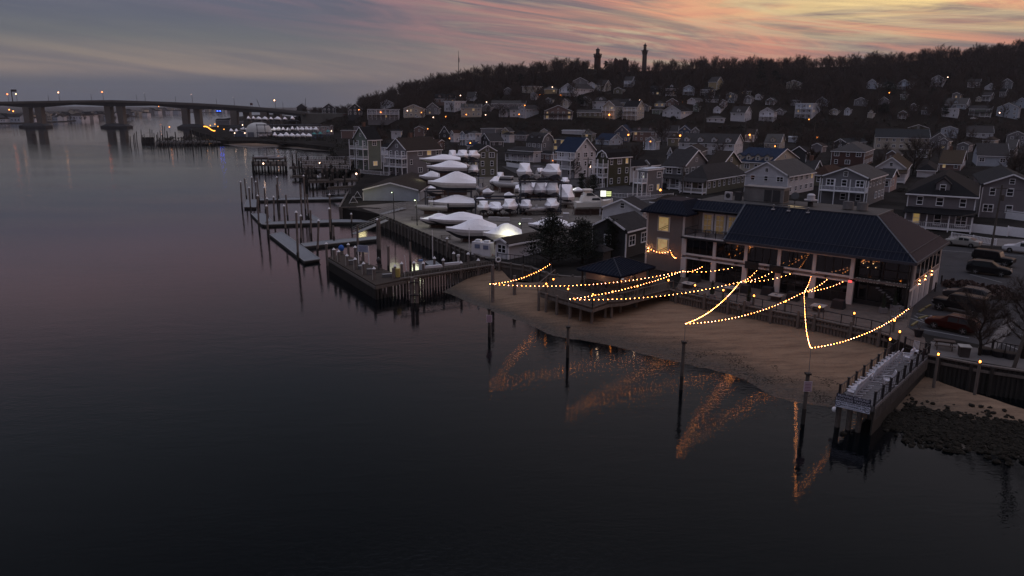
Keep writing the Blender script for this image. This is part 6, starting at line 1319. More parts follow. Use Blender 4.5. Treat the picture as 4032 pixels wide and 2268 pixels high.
# racks
def rack(px0, px1, yb, levels, depth, n, label, rz=0.0):
    a = P(px0, yb, 2.2); b = P(px1, yb, 2.2); Lr = (b - a).length; e = empty('boat_rack', a, math.atan2(b.y - a.y, b.x - a.x), label, 'boat rack', 'steel storage racks'); top = max(levels)
    for i in range(n):
        for y in (0, depth): m_ = MB(); m_.box((Lr * i / (n - 1), y, (top - 2.2) / 2), (.24, .24, top - 2.2)); m_.build('post', rackm, e)
    for z in levels:
        m_ = MB()
        for y in (0, depth): m_.bar((-.3, y, z - 2.25), (Lr + .3, y, z - 2.25), .22, .34)
        for i in range(n): m_.bar((Lr * i / (n - 1), 0, z - 2.25), (Lr * i / (n - 1), depth, z - 2.25), .16, .24)
        m_.build('beam', rackm, e)
    return e
rack(2050, 2207, 843, [2.8, 5.25, 8.8], 5.5, 2, 'tall steel rack carrying three tiers of boats at the right'); rack(1872, 2038, 843, [5.2], 5.5, 2, 'low extension of the steel rack over the ground row')
rack(1676, 1855, 834, [2.75, 6.45], 4.5, 3, 'front steel rack at left holding the big wrapped boat on top'); rack(1700, 1885, 745, [5.8, 9.45], 7, 3, 'rear steel rack carrying the bell-shaped wrapped boats')
# shed, office, cabins
house(1431, 1650, 1650, 792, 750, 'GX', 'l', 'b', 'blue-grey gabled boatyard shed with brown shingle roof beside the basin', .26, -3, 'n', 26, cat='shed', nm='boatyard_shed')
house(1957, 2002, 2126, 1022, 972, 'GX', 'w', 'b', 'low white marina office with brown roof and gable porch', .42, -44, '', cat='office', nm='marina_office', floors=1)
e = empty('garden_shed', P(2360, 1032, 2.2), -.7, 'small dark shed with shingled hip roof behind the bar pavilion', 'shed'); b_ = MB(); b_.box((0, 0, .9), (2.4, 2.0, 1.8)); b_.build('wall', mat('shed_dark', (.03, .03, .035)), e); b_ = MB(); b_.add([(-1.5, -1.3, 1.8), (1.5, -1.3, 1.8), (1.5, 1.3, 1.8), (-1.5, 1.3, 1.8), (0, 0, 2.7)], [(3, 2, 1, 0), (0, 1, 4), (1, 2, 4), (2, 3, 4), (3, 0, 4)]); b_.build('roof', roofm('s'), e)
for i, (px, py, s_) in enumerate([(1885, 1000, 'left one of two'), (1918, 1005, 'right one, nearer the office')]):
    e = empty('portable_cabin', P(px, py, 2.2), -.35, 'white portable cabin with roof unit, by the basin, ' + s_, 'cabin', 'portable cabins'); b_ = MB(); b_.box((0, 0, .95), (1.7, 1.6, 1.9), 0, .92); b_.build('body', mat('cabin_white', (.55, .54, .58), .5, var=.06), e); b_ = MB(); b_.box((0, 0, 2.05), (.8, .7, .3)); b_.build('roof_unit', capw, e); b_ = MB(); b_.box((.1, -.79, 1.3), (.8, .06, .6)); b_.build('shutter', mat('shutter_blue', (.14, .16, .25), .5, var=0), e)
e = empty('lifebuoy', P(1962, 1022, 3.0), .3, 'white life ring hung on the railing at the office corner', 'life ring'); b_ = MB(); n = 14
for i in range(n): a, c = 2 * math.pi * i / n, 2 * math.pi * (i + 1) / n; b_.tube((.33 * math.cos(a), 0, .33 * math.sin(a)), (.33 * math.cos(c), 0, .33 * math.sin(c)), .09, n=6)
b_.build('ring', capw, e)
# lit board on posts
q = P(2360, 850, 2.2); e = empty('lit_sign', q, -.12, 'illuminated white and yellow-green yard sign on two tall posts', 'sign'); zb_ = PV(2385, 774, q.y).z - 2.2; hh = PV(2385, 750, q.y).z - 2.2 - zb_; sw = (2404 - 2358) * q.y / 2987
b_ = MB(); [b_.box((x, 0, (zb_ + hh) / 2), (.14, .14, zb_ + hh)) for x in (.1, sw)]; b_.build('post', capw, e); b_ = MB(); b_.box((sw / 2, 0, zb_ + hh / 2), (sw + .2, .2, hh + .3)); b_.build('sign_box', mat('sign_box_dark', (.05, .05, .04), .6), e)
b_ = MB(); b_.box((sw * .28, -.12, zb_ + hh / 2), (sw * .48, .05, hh * .95)); b_.build('lit_panel', mat('sign_glow_white', (1, 1, .9), emit=1.25, ec=(1, 1, .88), var=0), e)
b_ = MB(); [b_.box((sw * .76, -.12, zb_ + hh * (.2 + .29 * k)), (sw * .42, .05, hh * .18)) for k in range(3)]; b_.build('lit_bar', mat('sign_glow_lime', (.9, 1, .5), emit=.9, ec=(.9, 1, .42), var=0), e)
# street and yard lamps
def lamp(px, py, yb, zb, label, col='o', R=.16, arm=.6, shadow=False, nm='street_lamp', grp='street lamps of the town', energy=0, pm=None):
    b = P(px, yb, zb) if yb else None
    if b is None:
        b = G(px, py + 14)
        for (a_, b2_, c_, d_, Y_) in HRECTS:
            if a_ < px < b2_ and c_ < py < d_ + 4 and b.y > Y_ - 2.5: q = PV(px, py, Y_ - 3.5); b = Vector((q.x, q.y, hill(q.x, q.y)))
    t = PV(px, py, b.y); h = max(1.5, t.z - b.z); e = empty(nm, b, 0, label, 'street lamp', grp)
    m_ = MB(); m_.tube((arm, 0, -.3), (arm, 0, h + .1), .10, .07, 6); m_.build('pole', pm or wood, e); m_ = MB(); m_.bar((arm, 0, h), (0, 0, h + .12), .06); m_.box((0, 0, h + .12), (.5, .25, .1)); m_.build('arm', black, e)
    m_ = MB(); m_.ball((0, 0, h), R, 8, 5); m_.build('bulb', {'o': lampo, 'p': lampp, 'w': lampp, 'g': mat('greenish_lamp_light', (.8, 1, .7), emit=7, ec=(.75, 1, .5), var=0)}[col], e)
    if energy:
        l_ = bpy.data.lights.new('lamp_light', 'POINT'); l_.energy = energy; l_.color = (1, .5, .2) if col == 'o' else (.95, 1, .68); l_.shadow_soft_size = 1.2; lo = bpy.data.objects.new('lamp_light', l_); COL.objects.link(lo); lo.parent = e; lo.location = (0, -.3, h - .25)
    return e
lamp(2046, 880, 965, 2.2, 'yard floodlight pole at the office roof lighting the bright wrap', 'g', .1, .2, energy=30, nm='yard_light', pm=black)
lamp(1546, 758, 868, 2.2, 'thin dark yard lamp pole before the blue shed', 'g', .07, .3, energy=60, nm='yard_light', pm=black)
lamp(1636, 789, 888, 2.2, 'dark yard lamp pole by the picnic table', 'g', .08, .3, energy=330, nm='yard_light', pm=black)
l_ = bpy.data.lights.new('shed_flood', 'POINT'); l_.energy = 120; l_.color = (1, .88, .42); l_.shadow_soft_size = 1; lo = bpy.data.objects.new('shed_flood', l_); COL.objects.link(lo); lo.location = P(1420, 800, 2.2) + Vector((0, 0, 3.2))
l_ = bpy.data.lights.new('office_flood', 'POINT'); l_.energy = 190; l_.color = (1, .97, .66); l_.shadow_soft_size = .5; lo = bpy.data.objects.new('office_flood', l_); COL.objects.link(lo); lo.location = P(2005, 985, 2.2) + Vector((0, 0, 2.2))
l_ = bpy.data.lights.new('long_wrap_flood', 'POINT'); l_.energy = 260; l_.color = (.97, 1, .85); l_.shadow_soft_size = .6; lo = bpy.data.objects.new('long_wrap_flood', l_); COL.objects.link(lo); lo.location = P(2228, 772, 2.2) + Vector((0, -2, 2.6))
l_ = bpy.data.lights.new('rack_flood', 'POINT'); l_.energy = 160; l_.color = (1, .95, .6); l_.shadow_soft_size = 1; lo = bpy.data.objects.new('rack_flood', l_); COL.objects.link(lo); lo.location = P(1655, 760, 2.2) + Vector((0, 0, 3.5))
SL = [(1684, 507, 'orange street lamp above the black A-frame cottage'), (1770, 545, 'orange lamp at the red shop corner'), (1852, 563, 'orange lamp on the gable left of the olive house'), (2474, 531, 'bright orange street lamp before the navy townhouse', 1), (2678, 534, 'bright orange street lamp before the blue right-end townhouse', 1), (2952, 531, 'orange street lamp by the snow-pale roof', 1), (2561, 557, 'small orange lamp among bare branches'), (3216, 542, 'lone orange street lamp at the foot of the dark wood', 1), (3052, 576, 'white-orange lamp beside the cream cottage'), (2600, 748, 'small red-orange lamp under the raised grey house'), (2177, 634, 'warm lamp over the doorway by the balcony house'), (2323, 656, 'pair lamp on the olive gambrel house deck'), (2399, 452, 'pale street lamp before the tiered balcony houses', 1), (1659, 443, 'warm porch lamp on the cream gabled house'), (1755, 459, 'orange lamp left of the white block'), (1836, 451, 'orange lamp under the cream dormer house'), (1813, 376, 'white-violet lamp above the white block'), (2066, 415, 'warm lamp on the long grey building'), (2044, 450, 'warm lamp at the lamp-lit trio'), (1912, 452, 'faint lamp by the bare tree on the slope'), (2125, 372, 'twin orange lamp, left'), (2138, 372, 'twin orange lamp, right'), (2208, 375, 'orange lamp below the cream bungalow'), (2175, 343, 'lamp on the cream bungalow'), (2653, 363, 'pale lamp by the pyramid-roofed house'), (2687, 401, 'orange lamp over the dusky gabled cottage'), (2517, 394, 'small lamp on the cream gable'), (3184, 470, 'orange lamp under the modern house'), (3732, 304, 'bright white-green lamp beside the tall villa'), (1499, 442, 'red-orange lamp before the condominiums'), (1604, 436, 'pinkish lamp right of the condominiums'), (1706, 462, 'yellow porch light in the dark shrubs'), (1916, 402, 'faint lamp left of the grey school-like building'), (1413, 432, 'orange lamp by the slanting-roofed blue house'), (3500, 365, 'string of warm lights under the evergreens'), (1404, 690, 'pink globe lamp on the lawn bulkhead post'), (1038, 647, 'yellow lamp under the dark private pier'), (1260, 645, 'yellow lamp behind the white railings'), (3936, 444, 'yellowish lamp on the many-windowed house')]
for i, s in enumerate(SL):
    px, py, lb = s[:3]; big = len(s) > 3; far = py < 480
    lamp(px, py, None, 0, lb, 'o' if ('orange' in lb or 'warm' in lb or 'red' in lb) else 'p', (.5 if big else .32) if far else (.45 if big else .26), .4, energy=(130 if big else 0))
# utility poles
def upole(px, yt, yb, label, cross=1, z=2.2, lean=0, r=.16):
    b = P(px, yb, z) if yb > 600 else G(px, yb); t = PV(px, yt, b.y); h = t.z - b.z; e = empty('utility_pole', b, 0, label, 'utility pole', 'wooden utility poles')
    m_ = MB(); m_.tube((0, 0, -.2), (lean, 0, h), r, r * .75, 7); m_.build('shaft', mat('pole_wood', (.07, .06, .055), .9, var=.2), e); m_ = MB()
    for k in range(cross): m_.bar((lean - 1.2, .1, h - .5 - k), (lean + 1.2, .1, h - .5 - k), .12); 
    m_.tube((lean + .3, -.1, h - 2.4), (lean + .3, -.1, h - 1.5), .25, n=8); m_.build('crossarm', MATS['pole_wood'], e); return e, b + Vector((lean, 0, h - .5))
ups = []
for a in [(3903, 728, 978, 'dark utility pole in front of the big grey-lilac house', 1, 2.32, .1), (3990, 990, 1450, 'thick leaning utility pole at the right edge by the dark cars', 1, 2.2, 1.6), (2312, 620, 762, 'utility pole beside the olive gambrel house', 1, 2.2), (2686, 652, 762, 'utility pole in front of the large grey gable', 1, 2.2), (3095, 690, 766, 'utility pole beside the glazed-gable house', 1, 2.2), (1811, 542, 592, 'utility pole behind the wrapped boats', 1, 2.2), (3203, 480, 555, 'tall utility pole before the dark wood', 1, 2.2), (2932, 470, 528, 'utility pole above the long row house', 1, 2.2), (2770, 440, 535, 'tall thin pole right of the terrace', 1, 2.2), (3472, 590, 665, 'utility pole between the white gabled house and annex', 1, 2.2), (1403, 530, 690, 'white flagpole-like mast on the beach house lawn', 0, 2.2, 0, .08)]:
    ups.append(upole(*a))
def cable(a, b, label, sag=.03, r=.025):
    a = Vector(a); b = Vector(b); e = MB(); d = b - a; f = lambda t: d * t - Vector((0, 0, 4 * sag * d.length * t * (1 - t)))
    for i in range(14): e.bar(f(i / 14), f((i + 1) / 14), r * 2)
    o = e.build('overhead_cable', black); o.location = a; return tag(o, label, 'cable', 'overhead cables')
cable(ups[0][1], ups[0][1] + Vector((60, -8, 0)), 'overhead cable running right from the pole by the grey-lilac house'); cable(ups[0][1] - Vector((0, 0, 3)), P(3360, 870, 9), 'overhead cable dropping left across the bungalow front')
cable(ups[0][1] - Vector((0, 0, 3.4)), ups[0][1] + Vector((58, -10, -3)), 'lower overhead cable across the white fence'); cable(ups[2][1], ups[3][1], 'overhead cable between the gambrel house and the grey gable'); cable(ups[3][1], ups[4][1], 'overhead cable before the olive hipped house'); cable(ups[1][1], ups[1][1] + Vector((40, -20, 0)), 'overhead cable leaving the frame from the leaning pole')
# fences
def fence(pts, z, h, label, m=white, n=.35, solid=False):
    q = pp(pts, z); e = empty('fence', q[0], 0, label, 'fence'); off = q[0]; m_ = MB()
    for a, b in zip(q, q[1:]):
        a = a - off; b = b - off
        if solid: m_.bar(a + Vector((0, 0, h / 2)), b + Vector((0, 0, h / 2)), .06, h)
        else: rail_mb(m_, a, b, h, max(2, int((b - a).length / n)), .1)
    m_.build('panel', m, e); 
    for a in q: m_ = MB(); m_.box((a.x - off.x, a.y - off.y, h / 2 + .05), (.14, .14, h + .15)); m_.build('post', m, e)
    return e
fence([(3745, 938), (3830, 951), (3920, 966)], 2.3, .95, 'white picket fence behind the silver saloon', n=.22)
fence([(3808, 912), (3965, 930)], 2.25, 1.5, 'solid white fence left of the yard, near the dark bungalow', solid=True); fence([(3855, 845), (4100, 880)], 2.25, 1.7, 'long solid white fence under the grey-lilac house', solid=True); fence([(3965, 928), (4100, 945)], 2.25, 1.6, 'solid white fence panel at the right edge', solid=True)
fence([(2325, 748), (2380, 738)], 2.2, 1.0, 'short white picket fence behind the cruiser'); fence([(2400, 776), (2470, 780), (2560, 776)], 2.2, 1.0, 'white picket fence right of the lit sign'); fence([(2500, 790), (2650, 778)], 2.2, 1.0, 'long white fence before the raised grey house'); fence([(1995, 655), (2060, 665)], 2.2, 1.5, 'pale wooden fence at the top of the back street', solid=True)
fence([(2660, 790), (2740, 805), (2800, 808), (2840, 800)], 2.5, 1.2, 'white lattice deck rail behind the restaurant roof'); fence([(1420, 682), (1500, 690), (1530, 692)], 2.2, 1.1, 'white deck rail of the beach house'); fence([(1960, 1024), (2060, 1036), (2140, 1052)], 2.3, 1.0, 'dark wire fence along the marina office yard', black, .6)
# yard clutter
b0 = P(1640, 872, 2.2)
for i, (px, py, s_) in enumerate([(1637, 866, 'beside the yard lamp on lit sand'), (1755, 942, 'at the foot of the largest wrapped boat')]):
    e = empty('picnic_table', P(px, py, 2.2), .3, 'wooden picnic table ' + s_, 'picnic table', 'picnic tables in the yard'); m_ = MB(); m_.box((0, 0, .74), (1.8, .75, .05)); m_.build('table_top', wood, e)
    for y in (-.65, .65): m_ = MB(); m_.box((0, y, .44), (1.8, .26, .05)); m_.build('bench', wood, e)
    m_ = MB(); [m_.bar((x, -.6, 0), (x, .25, .74), .07) for x in (-.7, .7)]; [m_.bar((x, .6, 0), (x, -.25, .74), .07) for x in (-.7, .7)]; m_.build('leg', wood, e)
for i, (px, py, s_) in enumerate([(1945, 870, 'left of the row'), (1985, 872, 'second from left'), (2075, 876, 'middle'), (2150, 872, 'fourth'), (2195, 868, 'right end')]):
    e = empty('concrete_barrier', P(px, py, 2.2), .05, 'white concrete block in the line below the racks, ' + s_, 'barrier', 'concrete blocks below the racks'); m_ = MB(); m_.box((0, 0, .4), (2.3, .5, .8), 0, .9); m_.build('block', mat('block_white', (.36, .35, .37), .8, var=.2), e); m_ = MB(); m_.box((0, 0, .03), (2.5, .7, .06)); m_.build('base', conc, e)
e = empty('electrical_box', P(2228, 862, 2.2), 0, 'pale square cabinet at the end of the concrete blocks', 'cabinet'); m_ = MB(); m_.box((0, 0, .55), (1.1, .9, 1.1), 0, .94); m_.build('cabinet', mat('cabinet_grey', (.30, .29, .30), .6), e); m_ = MB(); m_.box((0, 0, 1.13), (1.2, 1.0, .07)); m_.build('lid', capw, e)
e = empty('traffic_cone', P(1937, 1006, 2.2), 0, 'small red traffic cone between cabin and office', 'traffic cone'); m_ = MB(); m_.cone((0, 0, .03), .18, .7, 10); m_.build('cone', mat('cone_red', (.6, .07, .03), .5, var=0), e); m_ = MB(); m_.box((0, 0, .02), (.42, .42, .04)); m_.build('foot', black, e)
for i, (px, py) in enumerate([(1408, 780), (1392, 800)]):
    e = empty('equipment_frame', P(px, py, 2.3), .4 * i, ['yellow-lit pipe frame leaning by the shed corner', 'white pipe frame with tines nearest the bulkhead'][i], 'equipment'); m_ = MB(); m_.bar((-1, 0, 0), (0, 0, 1.6), .09); m_.bar((1, 0, 0), (0, 0, 1.6), .09); m_.bar((-.9, 0, .2), (.9, 0, .2), .09); m_.build('frame', capw, e); m_ = MB(); [m_.bar((x, 0, .2), (x * .7, -.5, .9), .05) for x in (-.6, -.2, .2, .6)]; m_.build('tine', wood, e)
# ================= VEHICLES =================
tyre = mat('tyre_rubber', (.012, .012, .012), .9, var=0); rim = mat('alloy_rim', (.30, .30, .32), .35, metal=.7, var=0)
carglass = mat('car_glass', (.008, .009, .012), .1, var=0, spec=.35)
def car(px0, py0, px1, py1, kind, colr, label, z=2.215):
    """front wheel foot seen at px0,py0; rear wheel foot at px1,py1 (near side)"""
    f = P(px0, py0, z); r = P(px1, py1, z); d = (f - r).normalized(); wb = (f - r).length; s = wb / 2.75; rz = math.atan2(d.y, d.x)
    cen = (f + r) / 2; side = Vector((-d.y, d.x, 0))
    if side.dot(-cen) > 0: side = -side      # away from the camera
    e = empty('parked_car', cen + side * .8, rz, label, 'car', 'parked cars'); e.scale = (s, s, s)
    K = {'sedan': (4.9, 1.45, [(-2.45, .45, .80, .82, .72), (-2.3, .3, .92, .95, .80), (-1.75, .22, .95, 1.0, .84), (-1.05, .22, .94, 1.38, .86), (-.3, .22, .92, 1.45, .87), (.35, .22, .92, 1.42, .87), (1.05, .22, .90, .98, .87), (1.9, .24, .84, .88, .85), (2.3, .3, .72, .74, .78), (2.45, .42, .58, .60, .66)]),
         'suv': (4.8, 1.72, [(-2.4, .45, 1.0, 1.02, .76), (-2.3, .34, 1.08, 1.45, .86), (-1.8, .28, 1.06, 1.68, .90), (-.8, .28, 1.04, 1.72, .92), (.2, .28, 1.02, 1.68, .92), (.95, .28, 1.02, 1.18, .92), (1.9, .30, .96, 1.02, .90), (2.3, .36, .82, .86, .82), (2.42, .5, .68, .70, .70)]),
         'jeep': (4.4, 1.85, [(-2.2, .55, 1.1, 1.7, .84), (-2.15, .5, 1.12, 1.82, .86), (-1.0, .5, 1.12, 1.85, .86), (.3, .5, 1.12, 1.83, .86), (.6, .5, 1.12, 1.75, .84), (.85, .5, 1.12, 1.18, .82), (2.0, .55, 1.08, 1.14, .74), (2.15, .6, 1.0, 1.04, .70)])}[kind]
    Ln, H, stn = K; m_ = MB(); vs = []; fs = []
    for x, zb, zbelt, zt_, w in stn:
        tw = w * (.80 if kind != 'jeep' else .9) if zt_ - zbelt > .2 else w * .93
        vs += [(x, -w * .9, zb), (x, -w, zb + .15), (x, -w, zbelt), (x, -tw, zt_ - .03), (x, -tw * .7, zt_ + .02), (x, tw * .7, zt_ + .02), (x, tw, zt_ - .03), (x, w, zbelt), (x, w, zb + .15), (x, w * .9, zb)]
    n = 10
    for i in range(len(stn) - 1):
        for j in range(n): fs.append((i * n + j, i * n + (j + 1) % n, (i + 1) * n + (j + 1) % n, (i + 1) * n + j))
    fs += [tuple(range(n - 1, -1, -1)), tuple(range((len(stn) - 1) * n, len(stn) * n))]
    m_.add(vs, fs); m_.build('body', mat('car_paint_%.2f_%.2f' % (colr[0], colr[2]), colr, .35, var=0, spec=.15), e, False)
    g_ = MB(); up = [q for q in stn if q[3] - q[2] > .2]
    for sg in (-1, 1):
        for (x, zb, zl, zu, w), (x2, _, zl2, zu2, w2) in zip(up, up[1:]):
            k = .80 if kind != 'jeep' else .9; o_ = .012
            a = Vector((x + .05, sg * (w * .985 + o_), zl + .05)); b = Vector((x2 - .04, sg * (w2 * .985 + o_), zl2 + .05)); c = Vector((x2 - .04, sg * (w2 * (k + .04) + o_), zu2 - .12)); d_ = Vector((x + .05, sg * (w * (k + .04) + o_), zu - .12)); g_.quad(a, b, c, d_)
    a, b = up[-1], stn[len([q for q in stn if q[0] <= up[-1][0]])]
    g_.quad((a[0] + .03, -a[4] * .72, a[3] - .02), (a[0] + .03, a[4] * .72, a[3] - .02), (b[0] - .06, b[4] * .80, b[3] + .05), (b[0] - .06, -b[4] * .80, b[3] + .05))
    a, b = up[0], stn[max(0, [q[0] for q in stn].index(up[0][0]) - 1)]
    if b is not a: g_.quad((a[0] - .03, -a[4] * .70, a[3] + .0), (a[0] - .03, a[4] * .70, a[3] + .0), (b[0] + .05, b[4] * .78, b[3] + .10), (b[0] + .05, -b[4] * .78, b[3] + .10))
    g_.build('window', carglass, e)
    R = .34 if kind == 'sedan' else .38 if kind == 'suv' else .43
    for x in (-1.375, 1.375):
        for sg in (-1, 1):
            w_ = MB(); y = sg * .80; w_.tube((x, y - .11, R), (x, y + .13 * sg + (.0 if sg > 0 else 0), R), R, n=16); o = w_.build('wheel', tyre, e)
            q = MB(); yy = y + sg * .14; q.tube((x, yy, R), (x, yy + sg * .012, R), R * .22, n=8)
            for k in range(5): a_ = k * 2 * math.pi / 5; q.bar((x, yy, R), (x + R * .62 * math.cos(a_), yy, R + R * .62 * math.sin(a_)), .06, .05)
            q.build('rim', rim, o)
    for sg in (-1, 1):
        q = MB(); q.box((Ln / 2 - .12, sg * .62, .70 if kind == 'sedan' else .88), (.12, .3, .13)); q.build('headlight', mat('headlight_clear', (.35, .35, .37), .15, var=0), e)
        q = MB(); q.box((-Ln / 2 + .09, sg * .66, .82 if kind == 'sedan' else 1.0), (.1, .22, .2)); q.build('tail_light', mat('tail_red', (.22, .02, .015), .3, var=0), e)
    if kind == 'suv': q = MB(); [q.bar((-1.6, sg * .66, 1.72), (.3, sg * .66, 1.72), .04) for sg in (-1, 1)]; q.build('roof_rail', rim, e)
    if kind == 'jeep': q = MB(); q.tube((-2.25, 0, 1.05), (-2.5, 0, 1.05), .4, n=14); q.build('spare_wheel', tyre, e)
    return e
car(3676, 1294, 3790, 1318, 'suv', (.03, .004, .003), 'dark red crossover parked nearest the dock entrance')
car(3698, 1222, 3822, 1246, 'jeep', (.010, .010, .012), 'black boxy off-road car beside the red crossover')
car(3742, 1178, 3842, 1196, 'suv', (.035, .035, .04), 'charcoal estate car behind the black off-road car')
car(3941, 1091, 3838, 1079, 'suv', (.008, .009, .014), 'black SUV with chrome window line in the middle of the car park')
car(3955, 1054, 3856, 1040, 'jeep', (.008, .008, .009), 'black open-topped off-road car behind the black SUV')
car(3740, 966, 3822, 976, 'sedan', (.26, .25, .24), 'silver saloon at the kerb by the picket fence', 2.25)
car(3974, 994, 4062, 1004, 'suv', (.48, .48, .52), 'white SUV cut by the right edge of the frame', 2.25)
for i, (px, py, c, s_) in enumerate([(3835, 470, (.4, .4, .42), 'small pale car parked below the glass-fronted house'), (1645, 466, (.4, .4, .42), 'small white car below the cream gabled house'), (2620, 745, (.02, .02, .025), 'dark pickup under the raised grey house'), (1362, 455, (.12, .03, .03), 'red-lit car climbing the road at the bridge end'), (2395, 728, (.02, .02, .03), 'dark car beside the picket fence of the olive house')]):
    b = G(px, py); f, r = proj(b + Vector((1.4, 0, 0))), proj(b - Vector((1.4, 0, 0))); 
    e = car(3676, 1294, 3790, 1318, 'sedan' if i != 2 else 'suv', c, s_); e.location = b; e.scale = (1, 1, 1); e.rotation_euler = (0, 0, .2)
e = empty('police_beacon', PV(862, 443, 640), 0, 'pair of vivid blue flashing lights under the bridge', 'beacon'); m_ = MB(); [m_.ball((x, 0, 1.2), .42, 6, 4) for x in (-1.1, 1.1)]; m_.build('beacon_lamp', mat('blue_glow', (.1, .2, 1), emit=14, ec=(.02, .08, 1), var=0), e); m_ = MB(); m_.box((0, .5, .3), (4.2, 1.7, 1.0), 0, .8); m_.build('vehicle_body', black, e)
# ================= BRIDGE =================
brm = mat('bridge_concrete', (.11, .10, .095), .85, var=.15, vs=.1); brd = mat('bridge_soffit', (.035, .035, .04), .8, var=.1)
BT = [(-400, 418, 418 + 14, 780), (-150, 410, 424, 775), (0, 404, 416, 768), (118, 402, 425, 762), (280, 399, 412, 764), (440, 398, 419, 765), (600, 403, 416, 763), (745, 409, 430, 758), (850, 415, 430, 745), (940, 421, 440, 728), (1030, 428, 443, 705), (1120, 437, 452, 672), (1200, 445, 460, 640)]
br = empty('road_bridge', PV(600, 403, 763) * 1.0, 0, 'long high concrete road bridge crossing the river on twin-leg piers', 'bridge'); bo = Vector(br.location)
dk_, gd_, pa_ = MB(), MB(), MB()
def bpt(i, t): a, b = BT[i], BT[i + 1]; s = t; return [a[k] + (b[k] - a[k]) * s for k in range(4)]
prev = None
for i in range(len(BT) - 1):
    for t in ([k / 4 for k in range(4)] + ([1.0] if i == len(BT) - 2 else [])):
        px, yt, yb_, Y = bpt(i, t); tp = PV(px, yt, Y) - bo; bt = PV(px, yb_, Y) - bo; cur = (tp, bt)
        if prev:
            (a, a2), (b, b2) = prev, cur; w = Vector((0, 11, 0)); g_ = Vector((0, 1.6, 0)); dn_ = Vector((0, 0, -1.0))
            dk_.add([a, b, b + w, a + w, a + dn_ * 1.2, b + dn_ * 1.2, b + w + dn_ * 1.2, a + w + dn_ * 1.2], [(0, 1, 2, 3), (7, 6, 5, 4), (0, 4, 5, 1), (2, 6, 7, 3)])
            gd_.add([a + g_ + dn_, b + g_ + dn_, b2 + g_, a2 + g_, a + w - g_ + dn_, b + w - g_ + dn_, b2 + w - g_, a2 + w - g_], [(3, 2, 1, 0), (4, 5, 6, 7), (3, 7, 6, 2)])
            for q in (Vector((0, -.02, .5)), Vector((0, 10.8, .5))): pa_.bar(a + q, b + q, .3, 1.0)
        prev = cur
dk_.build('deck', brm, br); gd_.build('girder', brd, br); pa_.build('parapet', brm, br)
for px, Y in ((118, 762), (440, 765), (745, 758), (940, 728), (1060, 694)):
    row = [b for b in BT]; yb_ = interp([(b[0], b[2]) for b in BT], px); tp = PV(px, yb_, Y) - bo; zb = -bo.z; m_ = MB()
    for s_ in (-1, 1):
        m_.add([(tp.x + s_ * 6.5 - 2.6, tp.y + 2, zb + 2), (tp.x + s_ * 6.5 + 2.6, tp.y + 2, zb + 2), (tp.x + s_ * 6.5 + 2.6, tp.y + 9, zb + 2), (tp.x + s_ * 6.5 - 2.6, tp.y + 9, zb + 2), (tp.x + s_ * 6 - 3.2, tp.y + 2, tp.z + 1), (tp.x + s_ * 6 + 3.2, tp.y + 2, tp.z + 1), (tp.x + s_ * 6 + 3.2, tp.y + 9, tp.z + 1), (tp.x + s_ * 6 - 3.2, tp.y + 9, tp.z + 1)], [(3, 2, 1, 0), (4, 5, 6, 7), (0, 1, 5, 4), (1, 2, 6, 5), (2, 3, 7, 6), (3, 0, 4, 7)])
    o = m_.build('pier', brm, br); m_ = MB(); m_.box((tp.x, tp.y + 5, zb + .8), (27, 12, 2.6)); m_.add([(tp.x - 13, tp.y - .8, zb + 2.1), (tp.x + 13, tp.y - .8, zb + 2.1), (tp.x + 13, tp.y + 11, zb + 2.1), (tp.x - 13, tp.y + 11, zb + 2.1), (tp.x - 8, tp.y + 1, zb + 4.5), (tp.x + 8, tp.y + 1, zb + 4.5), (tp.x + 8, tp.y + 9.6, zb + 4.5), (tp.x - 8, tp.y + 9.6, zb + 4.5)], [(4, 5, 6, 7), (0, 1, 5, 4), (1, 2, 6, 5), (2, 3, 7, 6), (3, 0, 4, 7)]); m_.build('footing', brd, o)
ab = sheet('bridge_abutment', [PV(1185, 450, 645), PV(1400, 452, 640), PV(1400, 452, 670), PV(1185, 450, 675)], PV(1200, 446, 645).z, mat('abutment_wall', (.10, .095, .09), .9, var=.2, vs=.1), 'structure', 12)
LB = [(26, 371, 'r', 'red-glowing, far left'), (60, 370, 'w', 'bright white, beside the big gantry'), (227, 364, 'w', 'pale pink, between the first two piers'), (400, 362, 'r', 'strong orange, left of the second pier'), (565, 366, '', 'unlit-looking pale, right of the second pier'), (751, 372, 's', 'faint pinkish, over the third pier'), (916, 383, '', 'pale, over the fourth pier'), (1079, 395, 'w', 'bright peach, near the bridge end'), (184, 372, 'n', 'bare pole left of the pale pink lamp'), (353, 370, 'n', 'bare pole left of the orange lamp'), (532, 372, 'n', 'bare pole left of the pale lamp'), (685, 380, 'n', 'bare pole left of the third pier lamp'), (846, 388, 'n', 'bare pole left of the fourth pier lamp'), (1108, 402, 'n', 'bare pole right of the peach lamp')]
